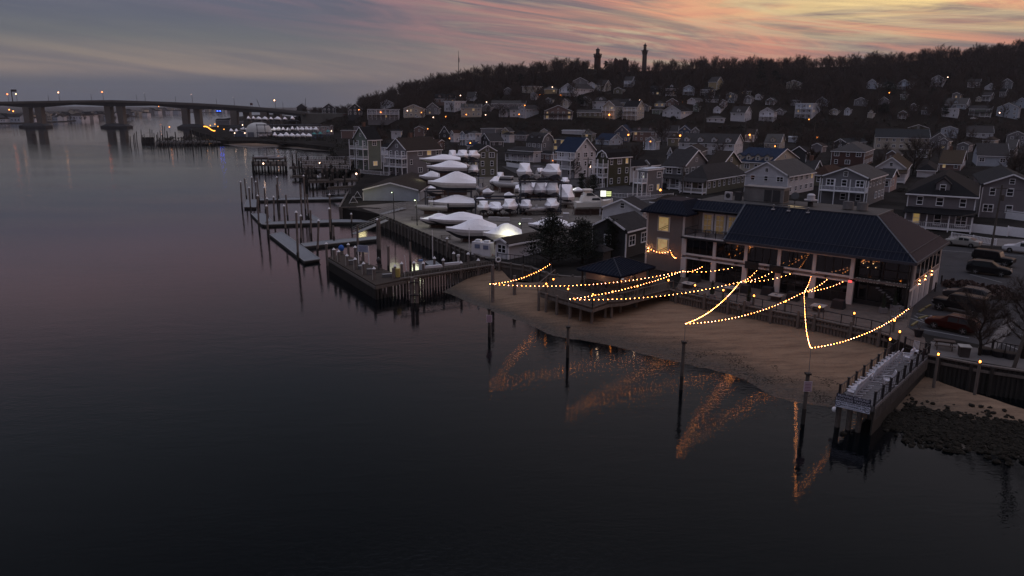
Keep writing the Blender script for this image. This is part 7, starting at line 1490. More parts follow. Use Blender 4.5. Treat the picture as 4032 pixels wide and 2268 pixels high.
for px, yt, c, s_ in LB:
    yd = interp([(b[0], b[1]) for b in BT], px + 6); Y = interp([(b[0], b[3]) for b in BT], px); b = PV(px + 6, yd - 1, Y); t = PV(px, yt, Y)
    e = empty('bridge_lamp', b, 0, 'lamp column on the bridge, ' + s_, 'street lamp', 'lamp columns on the bridge'); m_ = MB(); m_.tube((0, 1, -1), (0, 1, t.z - b.z), .22, .15, 5); m_.build('pole', mat('lamp_pole_grey', (.08, .08, .09), .6, var=0), e)
    if c != 'n':
        m_ = MB(); m_.bar((0, 1, t.z - b.z), (t.x - b.x, 1, t.z - b.z + .3), .14); m_.build('arm', MATS['lamp_pole_grey'], e); m_ = MB(); m_.ball((t.x - b.x, 1, t.z - b.z), .62 if c in 'rw' and c else .36, 6, 4)
        m_.build('bulb', {'r': mat('bridge_lamp_orange', (1, .4, .2), emit=9, ec=(1, .16, .04), var=0), 'w': mat('bridge_lamp_peach', (1, .8, .6), emit=7, ec=(1, .45, .22), var=0), 's': mat('bridge_lamp_faint', (1, .8, .7), emit=1.6, ec=(1, .6, .5), var=0), '': mat('bridge_lamp_pale', (.5, .5, .52), emit=.35, ec=(.8, .75, .75), var=0)}[c], e)
b = PV(48, 402, 768); e = empty('sign_gantry', b, 0, 'dark sign gantry on the bridge at far left', 'gantry'); m_ = MB(); m_.tube((0, 1, -1), (0, 1, 12.2), .5, .35, 6); m_.build('mast', brd, e); m_ = MB(); m_.box((3.2, .6, 11.2), (5, .4, 2.3)); m_.bar((0, 1, 12.2), (5.6, .8, 12.2), .2); m_.build('sign_panel', brd, e)
b = PV(990, 424, 715); e = empty('road_sign', b, 0, 'small dark red sign board on the bridge', 'sign'); m_ = MB(); m_.box((0, .5, 3.3), (2.4, .2, 2.0)); m_.build('board', mat('sign_dark_red', (.08, .03, .03), .7), e); m_ = MB(); [m_.box((x, .6, 1), (.15, .15, 3.2)) for x in (-.8, .8)]; m_.build('post', brd, e)
# ================= FAR SHORE =================
fl_ = [PV(x, y, 1) * 0 + P(x, y, .9) for x, y in [(-900, 492), (0, 484), (120, 483), (190, 479), (265, 476), (350, 468), (400, 460), (535, 458), (545, 446), (700, 444), (900, 441), (1200, 436)]]
fpts = fl_ + [Vector((-900, 7000, 0)), Vector((-9000, 7000, 0)), Vector((-3000, 1300, 0))]
sheet('far_shore', fpts, .9, mat('far_shore_ground', (.035, .033, .033), .95, var=.3, vs=.01), thick=1.5)
R = random.Random(21); fh = None; FH = []
for k in range(4):
    e = empty('shore_house', (0, 0, 0), 0, '', 'house'); W_, D_, Hh = [(12, 10, 7), (16, 9, 6), (10, 12, 9), (20, 11, 5.5)][k]
    q, gab, hr = roof_geo(W_, D_, Hh, ['GX', 'GY', 'GX', 'H'][k], [.7, .6, .6, .5][k]); w = MB(); w.add([(0, 0, -1), (W_, 0, -1), (W_, D_, -1), (0, D_, -1), (0, 0, Hh), (W_, 0, Hh), (W_, D_, Hh), (0, D_, Hh)], [(0, 1, 5, 4), (1, 2, 6, 5), (2, 3, 7, 6), (3, 0, 4, 7)])
    for g_ in gab: w.add(g_, [tuple(range(len(g_)))])
    w.build('wall', wallm('glcw'[k]), e); w = MB(); [thick_poly(w, p) for p in q]; w.build('roof', roofm('ksgb'[k]), e)
    w = MB(); [w.box((W_ * (i + .5) / 4, -.03, z), (1.3, .06, 1.5)) for i in range(4) for z in ((2, 5) if Hh > 6 else (2.5,))]; w.build('window_row', glass, e); FH.append(e)
used = [False] * 4; segs = [(-60, 100, 479, 486, 'pale house on the far shore left of the first bridge pier'), (130, 215, 474, 480, 'house on the far shore just right of the first bridge pier'), (215, 330, 470, 477, 'grey house on the far shore midway between the first two piers'), (330, 420, 462, 469, 'house on the far shore left of the second bridge pier'), (450, 560, 452, 458, 'small far house right of the second bridge pier'), (560, 720, 444, 449, 'tiny distant house before the third bridge pier'), (760, 900, 441, 444, 'tiny distant house beyond the third bridge pier')]
for (x0, x1, y0, y1, lb) in segs:
    n = max(4, int((x1 - x0) / 15))
    for i in range(n):
        for row in range(2):
            px = x0 + (x1 - x0) * (i + R.random() * .7) / n; q = P(px, (y0 + y1) / 2 - 1.2 - row * (3.5 + R.random() * 2), .9); k = R.randrange(4); sc = R.uniform(.8, 1.25)
            if not used[k]: used[k] = True; e = FH[k]; e['label'] = lb
            else: e = copy_tree(FH[k], lb)
            e['group'] = 'houses ' + lb.split('house ')[1] if 'house ' in lb else 'far houses'; e.location = q; e.rotation_euler = (0, 0, R.uniform(-.5, .3)); e.scale = (sc, sc, sc)
for px, py, lb in ((36, 432, 'yellow light among far houses, leftmost'), (52, 438, 'orange light among far houses, second from left'), (62, 458, 'greenish-white light low on the far shore'), (318, 450, 'yellow light left of the second pier on the far shore'), (492, 417, 'tiny red light right of the second pier'), (625, 419, 'tiny red light before the third pier')):
    e = empty('shore_lamp', PV(px, py, 1120 if px < 400 else 1500), 0, lb, 'street lamp'); m_ = MB(); m_.ball((0, 0, 0), .9 if 'tiny' not in lb else .6, 6, 4); m_.build('bulb', lampo if 'greenish' not in lb else lampp, e); m_ = MB(); m_.tube((0, .5, -8), (0, .5, 0), .15, n=4); m_.build('pole', black, e)
spots = [(q.x, q.y, .5, R.uniform(.5, .9), R.uniform(0, 6), R.randrange(5)) for q in [P(R.uniform(-100, 520), R.uniform(458, 479), .9) for _ in range(90)] if True]
spots = [s for s in spots if s[1] > 1050]
wood_mass('far_trees', spots, 'bare trees among the far shore houses')
# ================= FAR MARINA =================
tm_ = mat('storage_tent_white', (.42, .42, .42), .5, var=.08)
q = P(1021, 538, 2.2); e = empty('storage_tent', q, math.radians(-8), 'large round-ended white storage tent in the distant marina', 'tent'); m_ = MB(); st = 14; vs = []; fs = []; Lh = 9.2; Hh = 9.6
for i in range(st + 1):
    t = -1 + 2 * i / st; s_ = (1 - abs(t) ** 3.2) ** .5 * .999 + .001
    for j in range(9): a = math.pi * j / 8; vs.append((Lh * t, 6 * max(.15, s_) * math.cos(a), Hh * (.25 + .75 * s_) * math.sin(a) ** .8 if 0 < j < 8 else 0))
for i in range(st):
    for j in range(8): fs.append((i * 9 + j, i * 9 + j + 1, (i + 1) * 9 + j + 1, (i + 1) * 9 + j))
fs += [tuple(range(9)), tuple(range(st * 9 + 8, st * 9 - 1, -1))]
m_.add(vs, fs).build('cover', tm_, e, True); m_ = MB(); m_.box((-3, -6.1, 1.6), (4.5, .4, 3.2)); m_.build('entrance', mat('tent_door_grey', (.12, .13, .16), .7), e)
b_ = None
far_b = [(969, 1028, 3, 474, 11.8, 'top row, left cluster'), (1030, 1105, 3, 475, 11.8, 'top row, middle cluster'), (1107, 1166, 2, 475, 11.8, 'top row, right cluster'), (1070, 1252, 10, 518, 6.2, 'middle shelf right of the tent'), (1018, 1070, 3, 541, 2.8, 'ground row in front of the tent'), (1072, 1226, 7, 543, 2.8, 'ground row below the shelf'), (900, 942, 2, 523, 2.8, 'left of the little blue hut'), (948, 970, 1, 516, 2.8, 'between the hut and the tent'), (1325, 1350, 1, 516, 2.8, 'by the pale building beyond the playground')]
fb0 = None
for x0, x1, n, yb_, z, s_ in far_b:
    for i in range(n):
        px = x0 + (x1 - x0) * (i + .5) / n; q = P(px, yb_, z); 
        if z > 10: q = PV(px, yb_, 600)
        elif z > 5: q = PV(px, yb_, 545)
        wd = (x1 - x0) / n * q.y / 2987; lb = 'small white wrapped boat in the distant marina, ' + s_
        if fb0 is None: fb0 = wrapped(q, 2.9, 8, 3.6, lb, .4, 3, 3, 0, grp='distant wrapped boats ' + s_); fb0.name = 'distant_boat'; e = fb0
        else: e = copy_tree(fb0, lb)
        e['group'] = 'distant wrapped boats, ' + s_; e.location = q; sc = wd / 7.0; e.rotation_euler = (0, 0, R.uniform(2.6, 3.3) if R.random() < .6 else -1.5); e.scale = (sc, max(sc, .8), min(1.5, max(.9, sc)) * R.uniform(.85, 1.15))
for a, b, y, z0, lv, lb in ((1015, 1262, 545, 2.2, [6.0, 11.0], 'long dark boat rack in the distant marina, near row'), (965, 1170, 520, 2.2, [6.0, 11.6], 'dark boat rack under the top row of distant boats')):
    p0 = P(a, y, 2.2) if y > 540 else PV(a, y, 602); p1 = P(b, y, 2.2) if y > 540 else PV(b, y, 602); p0.z = p1.z = 2.2; Lr = (p1 - p0).length; e = empty('boat_rack', p0, math.atan2(p1.y - p0.y, p1.x - p0.x), lb, 'boat rack')
    for i in range(9): m_ = MB(); [m_.box((Lr * i / 8, yy, 4.6), (.35, .35, 9.2)) for yy in (0,)]; m_.build('post', rackm, e)
    for z in lv: m_ = MB(); m_.box((Lr / 2, 3, z - 2.4), (Lr + 1, 7, .5)); m_.build('shelf', rackm, e)
for px, py, c, lb in ((1027, 498, 'p', 'dazzling white-violet floodlight in front of the storage tent'), (1011, 497, 'p', 'smaller white floodlight left of the dazzling one')):
    e = empty('floodlight', PV(px, py, 540), 0, lb, 'floodlight'); m_ = MB(); m_.ball((0, 0, 0), 1.3 if px > 1020 else .6, 8, 5); m_.build('lamp', mat('flood_violet', (1, .9, 1), emit=14, ec=(.95, .88, 1), var=0), e); m_ = MB(); m_.tube((0, .6, -7.5), (0, .6, 0), .2, n=5); m_.build('pole', black, e)
l_ = bpy.data.lights.new('tent_flood', 'POINT'); l_.energy = 1500; l_.color = (1, .95, .8); l_.shadow_soft_size = .5; lo = bpy.data.objects.new('tent_flood', l_); COL.objects.link(lo); lo.location = PV(1040, 495, 532)
for a in [(850, 905, 905, 492, 474, 'GY', 'g', 'k', 'grey marina building with dark roof left of the tent', .4, -10, 'n'), (905, 962, 0, 490, 478, 'F', 'v', 'g', 'low pale marina building under the bridge', .3, -10, ''), (923, 970, 0, 538, 522, 'GX', 'b', 'k', 'little blue gabled hut with two pink lamps', .35, -6, 'n'), (1345, 1392, 0, 545, 515, 'F', 'k', 'g', 'dusky flat building right of the playground', .2, -8, 'n')]:
    pl, pc, pr, yb_, ye, rf_, wc, rc, lab, pitch, yaw, xx = a; q = P(pc, yb_, 2.2); house(pl, pc, pr, yb_, ye, rf_, wc, rc, lab, pitch, yaw, xx, Yd=q.y)
for i, (px, py) in enumerate([(924, 524), (964, 524), (955, 492), (1305, 516), (667, 500)]):
    e = empty('dock_lamp', PV(px, py, P(px, 538, 2.2).y), 0, 'pinkish lamp in the distant marina, ' + ['left end of the blue hut', 'right end of the blue hut', 'above the blue hut', 'right end of the tan motel', 'alone on the outer dock'][i], 'street lamp', 'pink lamps of the distant marina'); m_ = MB(); m_.ball((0, 0, 0), .34, 6, 4); m_.build('bulb', lampo if i == 4 else lampp, e); m_ = MB(); m_.tube((0, .3, -4), (0, .3, 0), .1, n=4); m_.build('pole', black, e)
e = empty('string_lights', PV(803, 498, 600), 0, 'curving festoon of gold lights on the distant marina quay', 'string lights'); m_ = MB()
a0 = PV(803, 498, 600)
pts = [PV(803 + 43 * t, 498 + 16 * t - 3 * math.sin(t * 6), 600) - a0 for t in [i / 16 for i in range(17)]]
for a, b in zip(pts, pts[1:]): m_.bar(a, b, .08)
m_.build('wire', ws, e)
for p_ in pts + [PV(828, 494, 600) - a0, PV(846, 489, 600) - a0, PV(858, 498, 600) - a0, PV(882, 509, 600) - a0]: m_ = MB(); m_.ball(p_, .42, 6, 4); m_.build('bulb', mat('gold_bulb', (1, .6, .1), emit=3, ec=(1, .38, .05), var=0), e)
dkm = P(740, 560, 1.4)
e, off = pier('wooden_dock', [(613, 553), (860, 552), (870, 560), (620, 562)], 1.6, 'long dark timber dock with a forest of piles in the distance', True, wood_dk)
for i in range(46):
    px = 614 + i * 5.3; q = P(px, 562 - (i % 3) * 4, 1.6) - off; m_ = MB(); m_.tube((q.x, q.y, -3), (q.x, q.y, R.uniform(.8, 7.5) if i % 2 else .6), .34, .3, 5); m_.build('pile', wood_dk, e)
for i, (px, yt, yb_) in enumerate([(512, 535, 572), (525, 530, 566), (530, 525, 562), (537, 517, 560), (555, 511, 556), (560, 531, 558), (567, 527, 556), (590, 508, 560), (598, 510, 562), (606, 524, 560), (621, 521, 556), (630, 514, 556), (640, 495, 552), (648, 497, 550)]):
    pile_lean(px, yt, 0, px + 2, yb_, 0, 'slender pile in open water left of the distant dock, ' + ['farthest out', 'second', 'third', 'fourth', 'fifth, tall', 'sixth', 'seventh', 'eighth, tallest', 'ninth', 'tenth', 'eleventh', 'twelfth', 'thirteenth, near the dock', 'nearest the dock'][i], 'slender piles off the distant dock', .22, wood_dk)
for i, px in enumerate([567, 580, 590, 602]):
    e = empty('dock_fender', P(px, 563, 0), 0, 'short thick dark pile cluster off the distant dock end, ' + ['leftmost', 'second', 'third', 'nearest the dock'][i], 'pile', 'thick dark pile clusters'); m_ = MB(); [m_.tube((x, 0, -1), (x * .6, 0, 3.6), .6, .5, 6) for x in (-.6, .6)]; m_.build('shaft', wood_dk, e); m_ = MB(); m_.box((0, 0, 2.8), (2.2, 1.2, .3)); m_.build('strap', black, e)
shp = mat('dark_shrub', (.022, .022, .017), .95, var=0)
for i, (px, py, s_) in enumerate([(1238, 548, 'left'), (1262, 546, 'middle'), (1293, 536, 'right, by the motel')]):
    e = empty('play_tower', P(px, py, 2.2), 0, 'playground tower with a teal pointed roof, ' + s_, 'playground tower', 'teal-roofed playground towers'); m_ = MB(); m_.cone((0, 0, 3.2), 1.8, 1.4, 6); m_.build('roof', mat('teal_plastic', (.03, .20, .20), .5, var=0), e); m_ = MB(); [m_.box((x, y, 1.6), (.15, .15, 3.2)) for x in (-1, 1) for y in (-1, 1)]; m_.box((0, 0, 1.2), (2.2, 2.2, .15)); m_.build('frame', mat('play_blue', (.04, .08, .2), .6, var=0), e)
e = empty('swing_set', P(1180, 550, 2.2), 0, 'pale swing frame on the dark grass by the far beach', 'swing set'); m_ = MB(); m_.bar((-4, 0, 2.6), (4, 0, 2.6), .14); [m_.bar((x, y, 0), (x, 0, 2.6), .12) for x in (-4, 0, 4) for y in (-1, 1)]; m_.build('frame', mat('swing_yellowish', (.16, .14, .09), .6, var=0), e); m_ = MB(); [m_.bar((x, 0, .5), (x, 0, 2.6), .04) for x in (-2.4, -1.9, 1.9, 2.4)]; m_.build('swing', black, e)
# ================= TWIN TOWERS ON THE RIDGE =================
tb = mat('brownstone', (.060, .032, .028), .9, var=.25, vs=.5); tb2 = mat('brownstone_pale', (.07, .055, .05), .9, var=.25, vs=.5)
def light_tower(px, w, n, ybase, ybody, ytop, label):
    Y = 700; b = PV(px, ybase, Y); zb = PV(px, ybody, Y).z - b.z; zt_ = PV(px, ytop, Y).z - b.z; r = w * Y / 2987 / 2; rot_ = math.pi / n
    e = empty('lighthouse_tower', b, rot_, label, 'lighthouse'); m_ = MB(); m_.tube((0, 0, -14), (0, 0, zb * .72), r * 1.05, r * .96, n); m_.tube((0, 0, zb * .72), (0, 0, zb * .84), r * .98, r * 1.18, n); m_.tube((0, 0, zb * .84), (0, 0, zb), r * 1.18, r * 1.18, n)
    m_.build('tower_body', tb if n == 8 else tb2, e); m_ = MB(); [m_.box((r * 1.1 * math.cos(a), r * 1.1 * math.sin(a), zb + .35), (.6, .6, .7)) for a in [k * math.pi / 6 for k in range(12)]]; m_.tube((0, 0, zb + .9), (0, 0, zb + 1.0), r * 1.15, n=n); m_.build('gallery_railing', black, e)
    H = zt_ - zb; m_ = MB(); m_.tube((0, 0, zb), (0, 0, zb + H * .25), r * .55, n=10); m_.build('lantern_base', tb, e)
    m_ = MB(); [m_.bar((r * .45 * math.cos(a), r * .45 * math.sin(a), zb + H * .25), (r * .5 * math.cos(a), r * .5 * math.sin(a), zb + H * .62), .22) for a in [k * math.pi / 5 for k in range(10)]]; o = m_.build('lantern_bars', black, e)
    m_ = MB(); m_.tube((0, 0, zb + H * .25), (0, 0, zb + H * .62), r * .36, n=10); m_.build('lantern_glass', mat('lantern_pane', (.16, .12, .12), .3, var=0), o)
    m_ = MB(); m_.tube((0, 0, zb + H * .62), (0, 0, zb + H * .72), r * .62, r * .6, 10); m_.tube((0, 0, zb + H * .72), (0, 0, zb + H * .86), r * .42, r * .12, 10); m_.ball((0, 0, zb + H * .9), r * .13, 6, 4); m_.tube((0, 0, zb + H * .9), (0, 0, zb + H), .12, .06, 5); m_.build('lantern_roof', black, e)
light_tower(2352, 27, 8, 262, 216, 185, 'reddish octagonal lighthouse tower, left one on the ridge')
light_tower(2537, 22, 4, 250, 202, 167, 'taller square dark lighthouse tower, right one on the ridge')
b = PV(2445, 254, 704); e = empty('keepers_hall', b, 0, 'crenellated dark hall between the two lighthouse towers', 'building'); m_ = MB(); m_.box((0, 0, -2), (13, 8, 11)); m_.box((-5, 0, 2.6), (2.4, 3, 4)); m_.box((3.5, 0, 2.8), (3, 3, 4.2)); [m_.box((x, -3.8, 3.85), (.8, .6, .9)) for x in range(-6, 7, 2)]; m_.build('wall', tb, e)
for x, z, r_ in ((3.5, 4.9, 1.8), (-5, 4.6, 1.4)): m_ = MB(); m_.cone((x, 0, z), r_, 1.6, 4); m_.build('turret_roof', tb, e)
b = PV(1806, 275, 690); e = empty('radio_mast', b, 0, 'slim radio mast rising above the ridge trees at left', 'mast'); h = PV(1806, 200, 690).z - b.z; m_ = MB(); m_.tube((0, 0, -6), (0, 0, h), .42, .15, 5); m_.build('mast', mat('mast_grey', (.05, .045, .05), .7, var=0), e); m_ = MB(); [m_.box((.5, 0, h * k), (.5, .4, 1.5)) for k in (.45, .52, .6)]; m_.build('antenna', MATS['mast_grey'], e)
for px, yt, yb_, s_ in ((1019, 393, 417, 'left'), (1195, 390, 412, 'right')):
    b = PV(px, yb_, 1500); e = empty('crane', b, 0, 'thin tilted crane jib far behind the bridge, ' + s_, 'crane', 'far cranes'); m_ = MB(); m_.bar((3, 0, -6), (-3 if px < 1100 else 5, 0, 12), .7); m_.build('jib', brd, e); m_ = MB(); m_.box((3, 0, -7), (4, 3, 3)); m_.build('cab', brd, e)
# ================= TREES NEAR AND IN TOWN =================
def near_tree(px, py, yt, seed, label, spread=.45, tw=.02, twigs=1500, z=2.2, Yd=None, limbs=16, t0=.16):
    b = P(px, py, z) if Yd is None else PV(px, py, Yd); H = PV(px, yt, b.y).z - b.z
    t_, c_ = bare_tree_arrays(seed, H * 1.0, twigs, spread, limbs, tw, t0); e = empty('bare_tree', b, 0, label, 'tree'); t_.build('trunk', bark, e); c_.build('crown', twigm, e); return e
near_tree(3857, 1400, 1140, 71, 'bare young tree behind the pier lantern, left of two', .42, .03, 1800)
near_tree(4026, 1412, 1080, 72, 'bare young tree at the right edge, right of two', .42, .03, 1800)
near_tree(3593, 690, 525, 73, 'big many-stemmed bare tree above the dark bungalow', .4, .07, 1500)
near_tree(2604, 570, 470, 74, 'wide bare tree before the middle of the townhouse row', .55, .2, 900)
near_tree(3195, 668, 585, 75, 'bare tree between cream duplex and red-brown house', .5, .12, 900)
near_tree(2318, 762, 690, 76, 'small leafless tree beside the white balcony house', .35, .06, 500)
near_tree(3990, 735, 590, 77, 'dark bare tree over the pale blue long house', .5, .1, 900)
near_tree(2260, 772 - 70, 610, 78, 'slim leafless tree before the balcony house on posts', .35, .08, 500)
# town trees: individual, shared meshes
R = random.Random(9); n = 0; tries = 0
while n < 120 and tries < 6000:
    tries += 1; px = R.uniform(1480, 4100); y = R.uniform(250, 455); x = (px - CX) / HZ * y; q = Vector((x, y, 2.1)); sc = R.uniform(.4, .9); bx, by = proj(q); tx, ty = proj(q + Vector((0, 0, 12 * sc)))
    if px < 1700 and y < 330: continue
    if R.random() < .85 and any(a - 4 < tx < b_ + 4 and ty < d and by > c and y < Y + 4 for (a, b_, c, d, Y) in HRECTS): continue
    if any(abs(y - Y) < 10 and a < tx < b_ for (a, b_, c, d, Y) in HRECTS): continue
    place_tree(q, sc, R.uniform(0, 6), R.randrange(5), 'small bare garden tree among the town houses', 'bare garden trees in the town'); n += 1
# undergrowth filling gardens and the foot of the hill (uncountable)
def shrub_mass(name, spots, label, m=None, leaf=.35, per=40):
    R_ = random.Random(3); m_ = MB()
    for (x, y, z, r) in spots:
        for _ in range(per):
            a = R_.uniform(0, 6.3); ph = R_.uniform(0, 1.4); rr = r * R_.uniform(.6, 1.05); c = Vector((x + rr * math.cos(a) * math.cos(ph) * 1.2, y + rr * math.sin(a) * math.cos(ph), z + rr * math.sin(ph) * .95)); d = Vector((R_.gauss(0, 1), R_.gauss(0, 1), R_.gauss(.6, 1))).normalized() * leaf * r; w = d.cross(Vector((R_.gauss(0, 1), R_.gauss(0, 1), R_.gauss(0, 1)))).normalized() * leaf * r * .6
            m_.add([c - w, c + w, c + d], [(0, 1, 2)])
    return tag(m_.build(name, m or shp), label, 'shrubs', kind='stuff')
sp_ = []; R = random.Random(4); t = 0
while len(sp_) < 420 and t < 9000:
    t += 1; px = R.uniform(1180, 4150); y = R.uniform(150, 505) if R.random() < .55 else interp(FOOT_TAB, px) + R.uniform(-6, 45); x = (px - CX) / HZ * y; q = Vector((x, y, hill(x, y))); r_ = R.uniform(.8, 2.0) * (1.3 if y > 400 else .8); bx, by = proj(q); tx, ty = proj(q + Vector((0, 0, r_ * 1.2)))
    if by > 640 and px < 2900: continue
    if by > 760: continue
    if px < 1420 and y < 500: continue
    if any(a + 8 < tx < b_ - 8 and ty < d - 6 and by > c and y < Y + 6 for (a, b_, c, d, Y) in HRECTS): continue
    if any(abs(y - Y) < 8 and a < tx < b_ for (a, b_, c, d, Y) in HRECTS): continue
    sp_.append((q.x, q.y, q.z - .2, r_))
shrub_mass('undergrowth', sp_, 'dark leafless undergrowth in gardens and along the foot of the hill')
sp_ = [(P(R.uniform(1060, 1320), R.uniform(545, 556), 2.2)) for _ in range(60)] + [P(R.uniform(640, 900), R.uniform(545, 553), 1.6) for _ in range(50)] + [P(R.uniform(1290, 1430), R.uniform(600, 690), 1.2) for _ in range(50)] + [P(1300 + R.uniform(0, 90), 560 + R.uniform(0, 30), 2.2) for _ in range(20)]
shrub_mass('shore_scrub', [(q.x, q.y, q.z - .3, R.uniform(1.0, 2.2)) for q in sp_], 'dark scrub along the banks of the inlet', per=26)
# evergreens
ndl = mat('pine_needles', (.010, .015, .010), .95, var=.3, vs=2)
def pine(px, py, yt, wpx, seed, label, z=2.2, dens=1.0, nm='pine_tree', leaf=.26):
    b = P(px, py, z) if py > 600 else G(px, py); H = PV(px, yt, b.y).z - b.z; Rw = wpx * b.y / 2987 / 2; R_ = random.Random(seed); e = empty(nm, b, 0, label, 'tree'); tr_ = MB(); cr_ = MB(); tr_.tube((0, 0, -.2), (.2, 0, H * .9), H * .022 + .08, .05, 7)
    nb = int(26 * dens)
    for k in range(nb):
        t = k / nb; h = H * (.18 + .80 * t); a = k * 2.4 + R_.uniform(-.4, .4); rr = Rw * (1 - t ** 1.7) ** .75 * R_.uniform(.6, 1.1) + .2; q = Vector((rr * math.cos(a), rr * math.sin(a), h + R_.uniform(0, .5))); tr_.tube((0, 0, h - rr * .18), q, .07, .03, 4)
        for s_ in (1.0, .68, .38):
            c0_ = Vector((q.x * s_, q.y * s_, q.z - (1 - s_) * rr * .12)); cr = .5 + .30 * Rw / 3
            for _ in range(int(58 * dens)):
                o_ = Vector((R_.gauss(0, .5), R_.gauss(0, .5), R_.gauss(.1, .30))) * cr; d = (o_ + Vector((R_.gauss(0, .3), R_.gauss(0, .3), R_.gauss(.3, .3)))).normalized() * leaf * R_.uniform(.7, 1.4); w = d.cross(Vector((R_.gauss(0, 1), R_.gauss(0, 1), R_.gauss(0, 1)))).normalized() * leaf * .22; c = c0_ + o_; cr_.add([c - w, c + w, c + d], [(0, 1, 2)])
    tr_.build('trunk', bark, e); cr_.build('crown', ndl, e); return e
pine(2168, 1046, 862, 185, 31, 'tall ragged pine rising before the boatyard, left of two', dens=1.3)
pine(2292, 1040, 878, 185, 32, 'dark pine right of the tall one, beside the black house', dens=1.2)
pine(2405, 1012, 870, 60, 33, 'slender dim evergreen in front of the black house', dens=.7)
pine(2288, 760, 682, 16, 34, 'narrow column cypress by the balcony house on posts', dens=.6, nm='cypress'); pine(2336, 768, 690, 34, 35, 'bushy dark cypress under the olive gambrel house', dens=.7, nm='cypress')
pine(3680, 800, 700, 90, 36, 'round black bush-tree between the grey house and the bungalow', dens=1.1, nm='evergreen_bush', leaf=.4)
for i, (px, py, yt, w) in enumerate([(2990, 265 + 60, 240, 60), (3495, 372, 325, 60), (2285, 420, 375, 40), (3670, 400, 350, 40), (2050, 350, 290, 40), (2990, 350, 280, 50), (2385, 290, 240, 20), (2300, 290, 245, 30), (2650, 480, 462, 20), (3720, 460, 420, 24), (3480, 445, 410, 40), (1880, 445, 405, 24), (3050, 330, 280, 50)]):
    q = G(px, py); e = pine(px, py, yt, w, 50 + i, 'dark evergreen on the hillside, ' + ['left deep in the wood above the row house', 'beside the warm light string', 'below the white mansion', 'below the tall villa', 'left of the cream bungalow', 'second in the deep wood', 'at the foot of the octagonal tower', 'left of the octagonal tower', 'under the tower-fronted white house', 'by the glass-fronted house', 'left of the arched-window house', 'beside the white block', 'right of the deep wood pair'][i], dens=.5, nm='evergreen_tree', leaf=.9)
for i, (px, py, yt) in enumerate([(3940, 1180, 1120), (3780, 1130, 1100), (3900, 1150, 1095)]):
    b = P(px, py, 2.2); shrub_mass('planting', [(b.x + k * .5, b.y + (k % 3) * .5, 2.2, .7) for k in range(-3, 4)], ['reddish bare shrubs by the leaning pole', 'low grass tuft by the kerb', 'bare shrub bed beyond the charcoal car'][i], mat('dry_shrub', (.05, .03, .026), .95, var=0), .5, 60)
# rocks with seaweed, right foreground
rk = mat('seaweed_rock', (.014, .012, .009), .85, var=.5, vs=3, bump=.5, spec=.15); R = random.Random(12); m_ = MB(); base_rocks = []
for _ in range(3400):
    u = R.random(); px = 3470 + u * 700; yc = 1652 + (px - 3470) * .17; py = yc + R.gauss(0, 36) - 8
    if px < 3560: py = yc + R.gauss(0, 16)
    q = on_sand(px, py); r_ = R.uniform(.08, .28); vs = []; o_ = len(m_.v)
    m_.ball((q.x, q.y, q.z + R.uniform(-.08, .10)), r_, 6, 4, (R.uniform(.8, 1.4), R.uniform(.8, 1.3), R.uniform(.5, .8)))
    for k in range(o_, len(m_.v)): v = m_.v[k]; m_.v[k] = (v[0] + R.uniform(-.05, .05), v[1] + R.uniform(-.05, .05), v[2] + R.uniform(-.04, .04))
tag(m_.build('rocks', rk), 'dark seaweed-covered rubble along the waterline right of the dock', 'rocks', kind='stuff')
m_ = MB()
for _ in range(2600):
    px = R.uniform(2650, 3300); py = 1450 + (px - 2700) * .27 - R.uniform(5, 110); q = on_sand(px, py)
    if noise.noise(Vector((q.x * .45, q.y * .45, 7))) + .5 * noise.noise(Vector((q.x * 1.6, q.y * 1.6, 2))) < .08: continue
    r_ = R.uniform(.02, .055); m_.ball((q.x, q.y, q.z), r_, 5, 3, (1.5, 1.2, .4))
tag(m_.build('shell_litter', rk), 'scattered dark weed and shells on the wet sand flat', 'beach litter', kind='stuff')
for i, (px, py, s_) in enumerate([(3320, 1707, 'between the dock piles'), (3697, 1762, 'off the rubble')]):
    e = tag(MB().ball((0, 0, 0), .22, 8, 5, (1.3, 1, .8)).build('boulder', rk), 'small dark boulder in the water ' + s_, 'rock', 'boulders in the shallows'); e.location = P(px, py, .05)
# patio side details on the right promenade
q = P(3715, 1372, 2.24)
e = empty('picnic_bench', q, -.4, 'dark slatted bench table at the land end of the right-hand pier', 'bench'); m_ = MB(); m_.box((0, 0, .74), (1.7, .7, .05)); m_.build('table_top', mat('bench_brown', (.05, .035, .03), .8), e)
for y in (-.65, .65): m_ = MB(); m_.box((0, y, .45), (1.7, .28, .05)); m_.build('seat', MATS['bench_brown'], e)
m_ = MB(); [m_.bar((x, y, 0), (x, y * .3, .74), .07) for x in (-.6, .6) for y in (-.6, .6)]; m_.build('leg', MATS['bench_brown'], e)
e = empty('litter_bin', P(3793, 1402, 2.24), -.3, 'square dark bin with pale top on the promenade', 'bin'); m_ = MB(); m_.box((0, 0, .45), (.75, .75, .9), 0, 1.08); m_.build('bin_body', MATS['table_base_dark'], e); m_ = MB(); m_.box((0, 0, .94), (.95, .95, .07)); m_.build('lid', mat('pale_lid', (.35, .34, .33), .6), e)
for i, (px, py, s_) in enumerate([(3877, 1392, 'left'), (3930, 1402, 'middle'), (3975, 1410, 'right')]):
    e = empty('planter_tub', P(px, py, 2.24), 0, 'low round black planter on the promenade, ' + s_ + ' of three', 'planter', 'black planters on the promenade'); m_ = MB(); m_.tube((0, 0, 0), (0, 0, .5), .5, .58, 14); m_.build('tub', black, e); m_ = MB(); m_.tube((0, 0, .5), (0, 0, .53), .52, n=14); m_.build('soil', mat('soil', (.03, .022, .018), .95), e)
